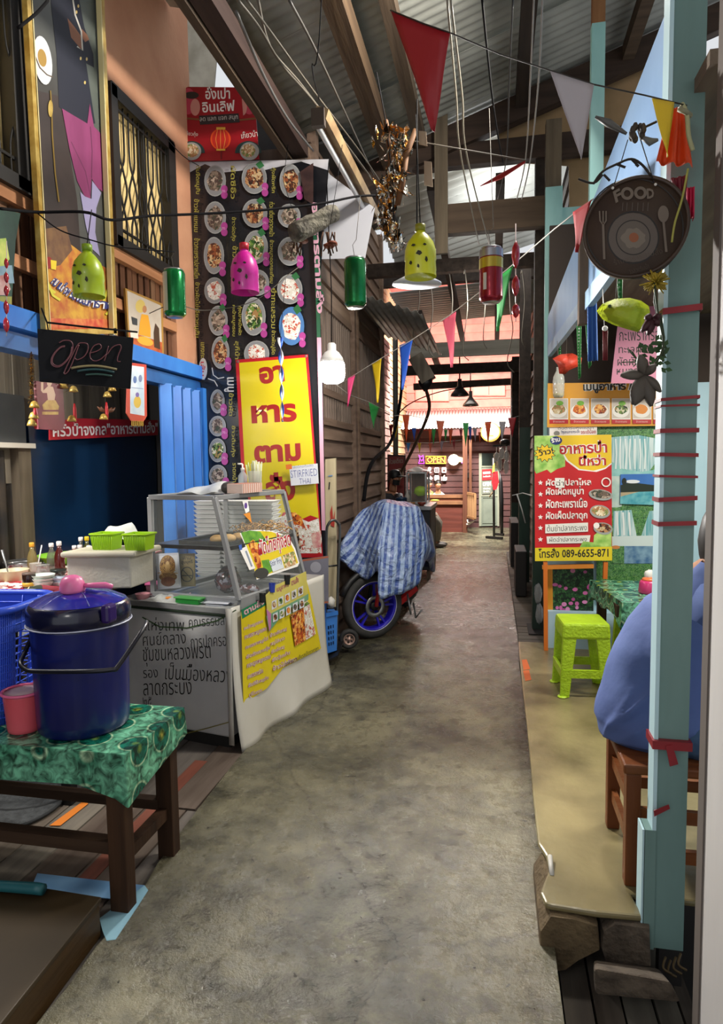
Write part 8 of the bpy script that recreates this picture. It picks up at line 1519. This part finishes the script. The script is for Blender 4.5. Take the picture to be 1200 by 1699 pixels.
skin_body('body', vs, es, SKIN, t); head(t, hx, f, .1, 'short', mat('#17181c', .6))
JK = mat('#2e2c30', .7, h2='#3a383c', scale=10); mb = MB(); mb.tube([V((hb.x-.06, 10.25, .78)), V((hb.x-.06, 10.25, 1.0)), V((hb.x-.06, 10.25, sz-.08)), V((hb.x-.05, 10.24, sz))], [.18, .175, .2, .1], JK, 18)
for s in (-1, 1): mb.tube([V((hb.x-.06+.16*s, 10.23, sz-.05)), V((hb.x+.02+.18*s, 10.1, sz-.32)), V((hb.x+.12+.09*s, 9.97, sz-.3))], [.085, .065, .05], JK, 12)
mb.build('jacket', t); mb = MB()
for s in (-1, 1): mb.tube([V((hb.x-.06+.08*s, 10.25, .86)), V((hb.x-.06+.1*s, 10.25, .45)), V((hb.x-.06+.1*s, 10.25, .06))], [.11, .085, .07], BLACK, 12)
mb.build('trousers', t); mb = MB(); mb.lathe([(.108, .02), (.112, .06), (.09, .12), (.03, .145), (.002, .147)], hx, BLACK, 18, cap=False); fx = V((f.x, f.y, 0)).normalized(); mb.ball(hx+fx*.13+V((0, 0, .035)), (.09, .08, .012), BLACK, 12, 6); mb.build('cap', t)
# seated person whose legs show beyond the cart
bx, by = ay(722, 870, 12.2).x, 12.2
t = thing('person', 'person in khaki trousers seated at the far end of the vendor cart, mostly hidden', 'person', (bx-.25, by, 0)); hx2 = V((bx-.42, by+.03, 1.28))
vs = [(bx-.42, by, .5, .14, .11), (bx-.43, by, .75, .13, .1), (bx-.42, by, .98, .15, .1), (bx-.42, by, 1.08, .06, .06), (bx-.42, by, 1.2, .05, .05)]; es = [(0, 1), (1, 2), (2, 3), (3, 4)]
for s in (-1, 1):
    k = len(vs); vs += [(bx-.36, by+.09*s, .5, .085), (bx, by+.11*s, .52, .07), (bx+.02, by+.11*s, .25, .05), (bx+.02, by+.11*s, .08, .035), (bx+.14, by+.11*s-.03, .04, .03)]; es += [(0, k), (k, k+1), (k+1, k+2), (k+2, k+3), (k+3, k+4)]
    k = len(vs); vs += [(bx-.4, by+.18*s, .95, .05), (bx-.28, by+.2*s, .72, .04), (bx-.08, by+.12*s, .64, .03)]; es += [(2, k), (k, k+1), (k+1, k+2)]; hand(vs, es, k+2, V((1, 0, -.1)), V((0, 0, 1)), s)
skin_body('body', vs, es, SKIN, t); KH = mat('#6e675a', .8, h2='#7e776a', scale=9); mb = MB()
for s in (-1, 1): mb.tube([V((bx-.45, by+.08*s, .52)), V((bx-.3, by+.1*s, .54)), V((bx, by+.11*s, .55)), V((bx+.05, by+.11*s, .45)), V((bx+.03, by+.11*s, .12))], [.09, .11, .09, .085, .065], KH, 14)
mb.build('trousers', t); mb = MB(); mb.tube([V((bx-.43, by, .45)), V((bx-.43, by, .75)), V((bx-.42, by, 1.0)), V((bx-.42, by, 1.08))], [.16, .15, .19, .09], mat('#34383c', .8), 16)
for s in (-1, 1): mb.tube([V((bx-.41, by+.16*s, 1.0)), V((bx-.28, by+.2*s, .73))], [.075, .06], mat('#34383c', .8), 10)
mb.build('shirt', t); mb = MB()
for s in (-1, 1): mb.ball(V((bx+.1, by+.11*s-.02, .045)), (.13, .05, .045), mat('#55504a', .6), 12, 7)
mb.build('shoes', t); head(t, hx2, (.8, -.6, 0), .1)
t = thing('bench', 'low dark stool under the khaki trousered person', 'stool', (bx-.45, by, 0)); mb = MB(); mb.box((bx-.62, by-.18, .36), (bx-.28, by+.18, .4), DKW); mb.build('seat', t)
for sx in (-.6, -.3):
    for sy in (-.15, .15): mb = MB(); mb.box((bx+sx-.02, by+sy-.02, 0), (bx+sx+.02, by+sy+.02, .36), DKW); mb.build('leg', t)
# two people behind the bar
def bar_person(x, y, lb, sm, fwd, lean, dy=0):
    hc = ay(x, y, 15.4+dy); t = thing('person', lb, 'person', (hc.x, (15.55+dy), 0)); z = hc.z; r = .095
    vs = [(hc.x+.02*lean, (15.65+dy), z-.75, .14, .11), (hc.x, (15.60+dy), z-.5, .14, .1), (hc.x, (15.53+dy), z-.3, .16, .1), (hc.x, (15.48+dy), z-.2, .06, .06), (hc.x, (15.43+dy), z-.06, .05, .05)]; es = [(0, 1), (1, 2), (2, 3), (3, 4)]
    for s in (-1, 1):
        k = len(vs); vs += [(hc.x+.08*s, (15.65+dy), z-.78, .08), (hc.x+.1*s, (15.63+dy), .3, .06), (hc.x+.1*s, (15.65+dy), .05, .04)]; es += [(0, k), (k, k+1), (k+1, k+2)]
        k = len(vs); vs += [(hc.x+.19*s, (15.51+dy), z-.32, .05), (hc.x+.24*s, (15.45+dy), z-.55, .04), (hc.x+.08*s, (15.30+dy), z-.5, .03)]; es += [(2, k), (k, k+1), (k+1, k+2)]; hand(vs, es, k+2, V((-.6*s, -.5, .1)), V((0, 0, 1)), s, .9)
    skin_body('body', vs, es, SKIN, t); mb = MB(); mb.tube([V((hc.x, (15.65+dy), z-.78)), V((hc.x, (15.60+dy), z-.5)), V((hc.x, (15.53+dy), z-.28)), V((hc.x, (15.49+dy), z-.2))], [.16, .16, .18, .09], sm, 16)
    for s in (-1, 1): mb.tube([V((hc.x+.15*s, (15.52+dy), z-.28)), V((hc.x+.23*s, (15.46+dy), z-.5))], [.08, .065], sm, 10)
    mb.build('shirt', t); mb = MB()
    for s in (-1, 1): mb.tube([V((hc.x+.07*s, (15.65+dy), z-.74)), V((hc.x+.1*s, (15.63+dy), .3)), V((hc.x+.1*s, (15.65+dy), .05))], [.1, .08, .06], BLACK, 10)
    mb.build('trousers', t); head(t, hc, fwd, r)
bar_person(727, 804, 'person in a white shirt leaning on the bar counter, arms folded', mat('#d0ccc8', .7), (.3, -1, -.2), 1); bar_person(711, 803, 'person in a bright yellow green shirt behind the bar, beside the one in white', mat('#b4cc70', .7), (.9, -.4, -.2), -1, .15)
mb = MB(); mb.ball(ay(722, 830, 14.75), (.1, .04, .02), mat('#a8b840', .5), 10, 6); tag(mb.build('green_dish'), 'small yellow green dish on the lower bar shelf', 'dish')
# ---- dark stand and hanging clear bags on the right, far
t = thing('stand', 'thin black steel stand with a crossbar foot, far right of the alley', 'stand', az(820, 892, 0)); YS_ = az(820, 892, 0).y; BS = mat('#0c0c0e', .5); mb = MB(); mb.tube([az(820, 892, 0), ay(819, 760, YS_)], .025, BS, 8); mb.build('pole', t); mb = MB(); mb.beam(az(807, 891, .03), az(834, 893, .03), .06, .05, BS); mb.beam(az(820, 886, .03), az(836, 887, .03), .06, .05, BS); mb.build('foot', t)
t = thing('folded_umbrella', 'tall black folded umbrella leaning by the right hand wall', 'umbrella', az(833, 889, 0)); YU = az(833, 889, 0).y; mb = MB(); mb.tube([az(833, 889, 0), ay(832, 830, YU), ay(831, 800, YU), ay(830, 785, YU)], [.03, .05, .045, .01], BS, 10); mb.build('canopy', t); mb = MB(); mb.tube([ay(812, 825, YU), ay(828, 802, YU)], .018, mat('#8a7a60', .5), 6); mb.build('handle', t)
mb = MB(); P = [ay(x, y, YS_-.06) for x, y in ((818, 783), (826, 782), (828, 800), (824, 812), (819, 813), (816, 800))]; mb.prism(P, (0, .04, 0), mat('#b81420', .6, bump=.3, scale=8)); tag(mb.build('red_flag'), 'folded red flag hanging on the black stand', 'flag')
mb = MB(); P = [ay(x, y, YS_-.06) for x, y in ((818, 772), (821, 768), (821, 786), (817, 784))]; mb.prism(P, (0, .03, 0), mat('#c8b040', .6)); tag(mb.build('yellow_flag'), 'small yellow flag above the folded red flag', 'flag')
CB_ = mat('#b8b8b4', .12, alpha=.55, coat=.6, bump=.8, scale=25)
for i, (x, y, rz_, lb) in enumerate([(824, 758, .08, 'clear hanging bag nearest the far door'), (833, 752, .1, 'clear hanging bag in the middle of the cluster'), (841, 757, .1, 'clear hanging bag nearest the right wall'), (829, 770, .12, 'lowest clear bag of the cluster above the black umbrella'), (840, 775, .12, 'long clear bag beside the lowest one')]): p = ay(x, y, 11.6); t = thing('clear_bag', lb, 'bag', p, 'clear bags hung on the right hand wall'); mb = MB(); mb.ball(p, (.05, .05, rz_), CB_, 12, 10, .1); mb.build('body', t); mb = MB(); mb.tube([p+V((0, 0, rz_*.9)), ay(x, 738.5, 11.6)], .006, WHITE, 4); mb.build('handle', t)
mb = MB(); mb.beam(ay(818, 740, 11.6), ay(846, 738, 11.6), .05, .03, BLACK); tag(mb.build('hook_rail'), 'dark rail from which the clear bags hang', 'rail')
mb = MB(); mb.ball(ay(838, 734, 11.58), (.09, .09, .06), BLACK, 12, 8); tag(mb.build('spot_lamp'), 'black spot lamp above the clear bags', 'lamp')
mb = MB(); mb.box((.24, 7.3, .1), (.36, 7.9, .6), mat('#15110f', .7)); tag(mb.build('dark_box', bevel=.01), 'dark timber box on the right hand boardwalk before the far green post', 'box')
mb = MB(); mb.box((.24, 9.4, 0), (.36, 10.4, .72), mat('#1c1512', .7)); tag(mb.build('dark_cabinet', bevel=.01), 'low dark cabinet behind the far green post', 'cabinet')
mb = MB(); mb.tube([ay(858, 820, 7.9), ay(866, 845, 7.9), ay(872, 868, 7.9)], .008, WHITE, 5); mb.tube([ay(850, 822, 8.1), ay(868, 818, 8.1), ay(882, 822, 6)], .006, WHITE, 5); tag(mb.build('rope'), 'white cord tied round the far green post', 'cord')
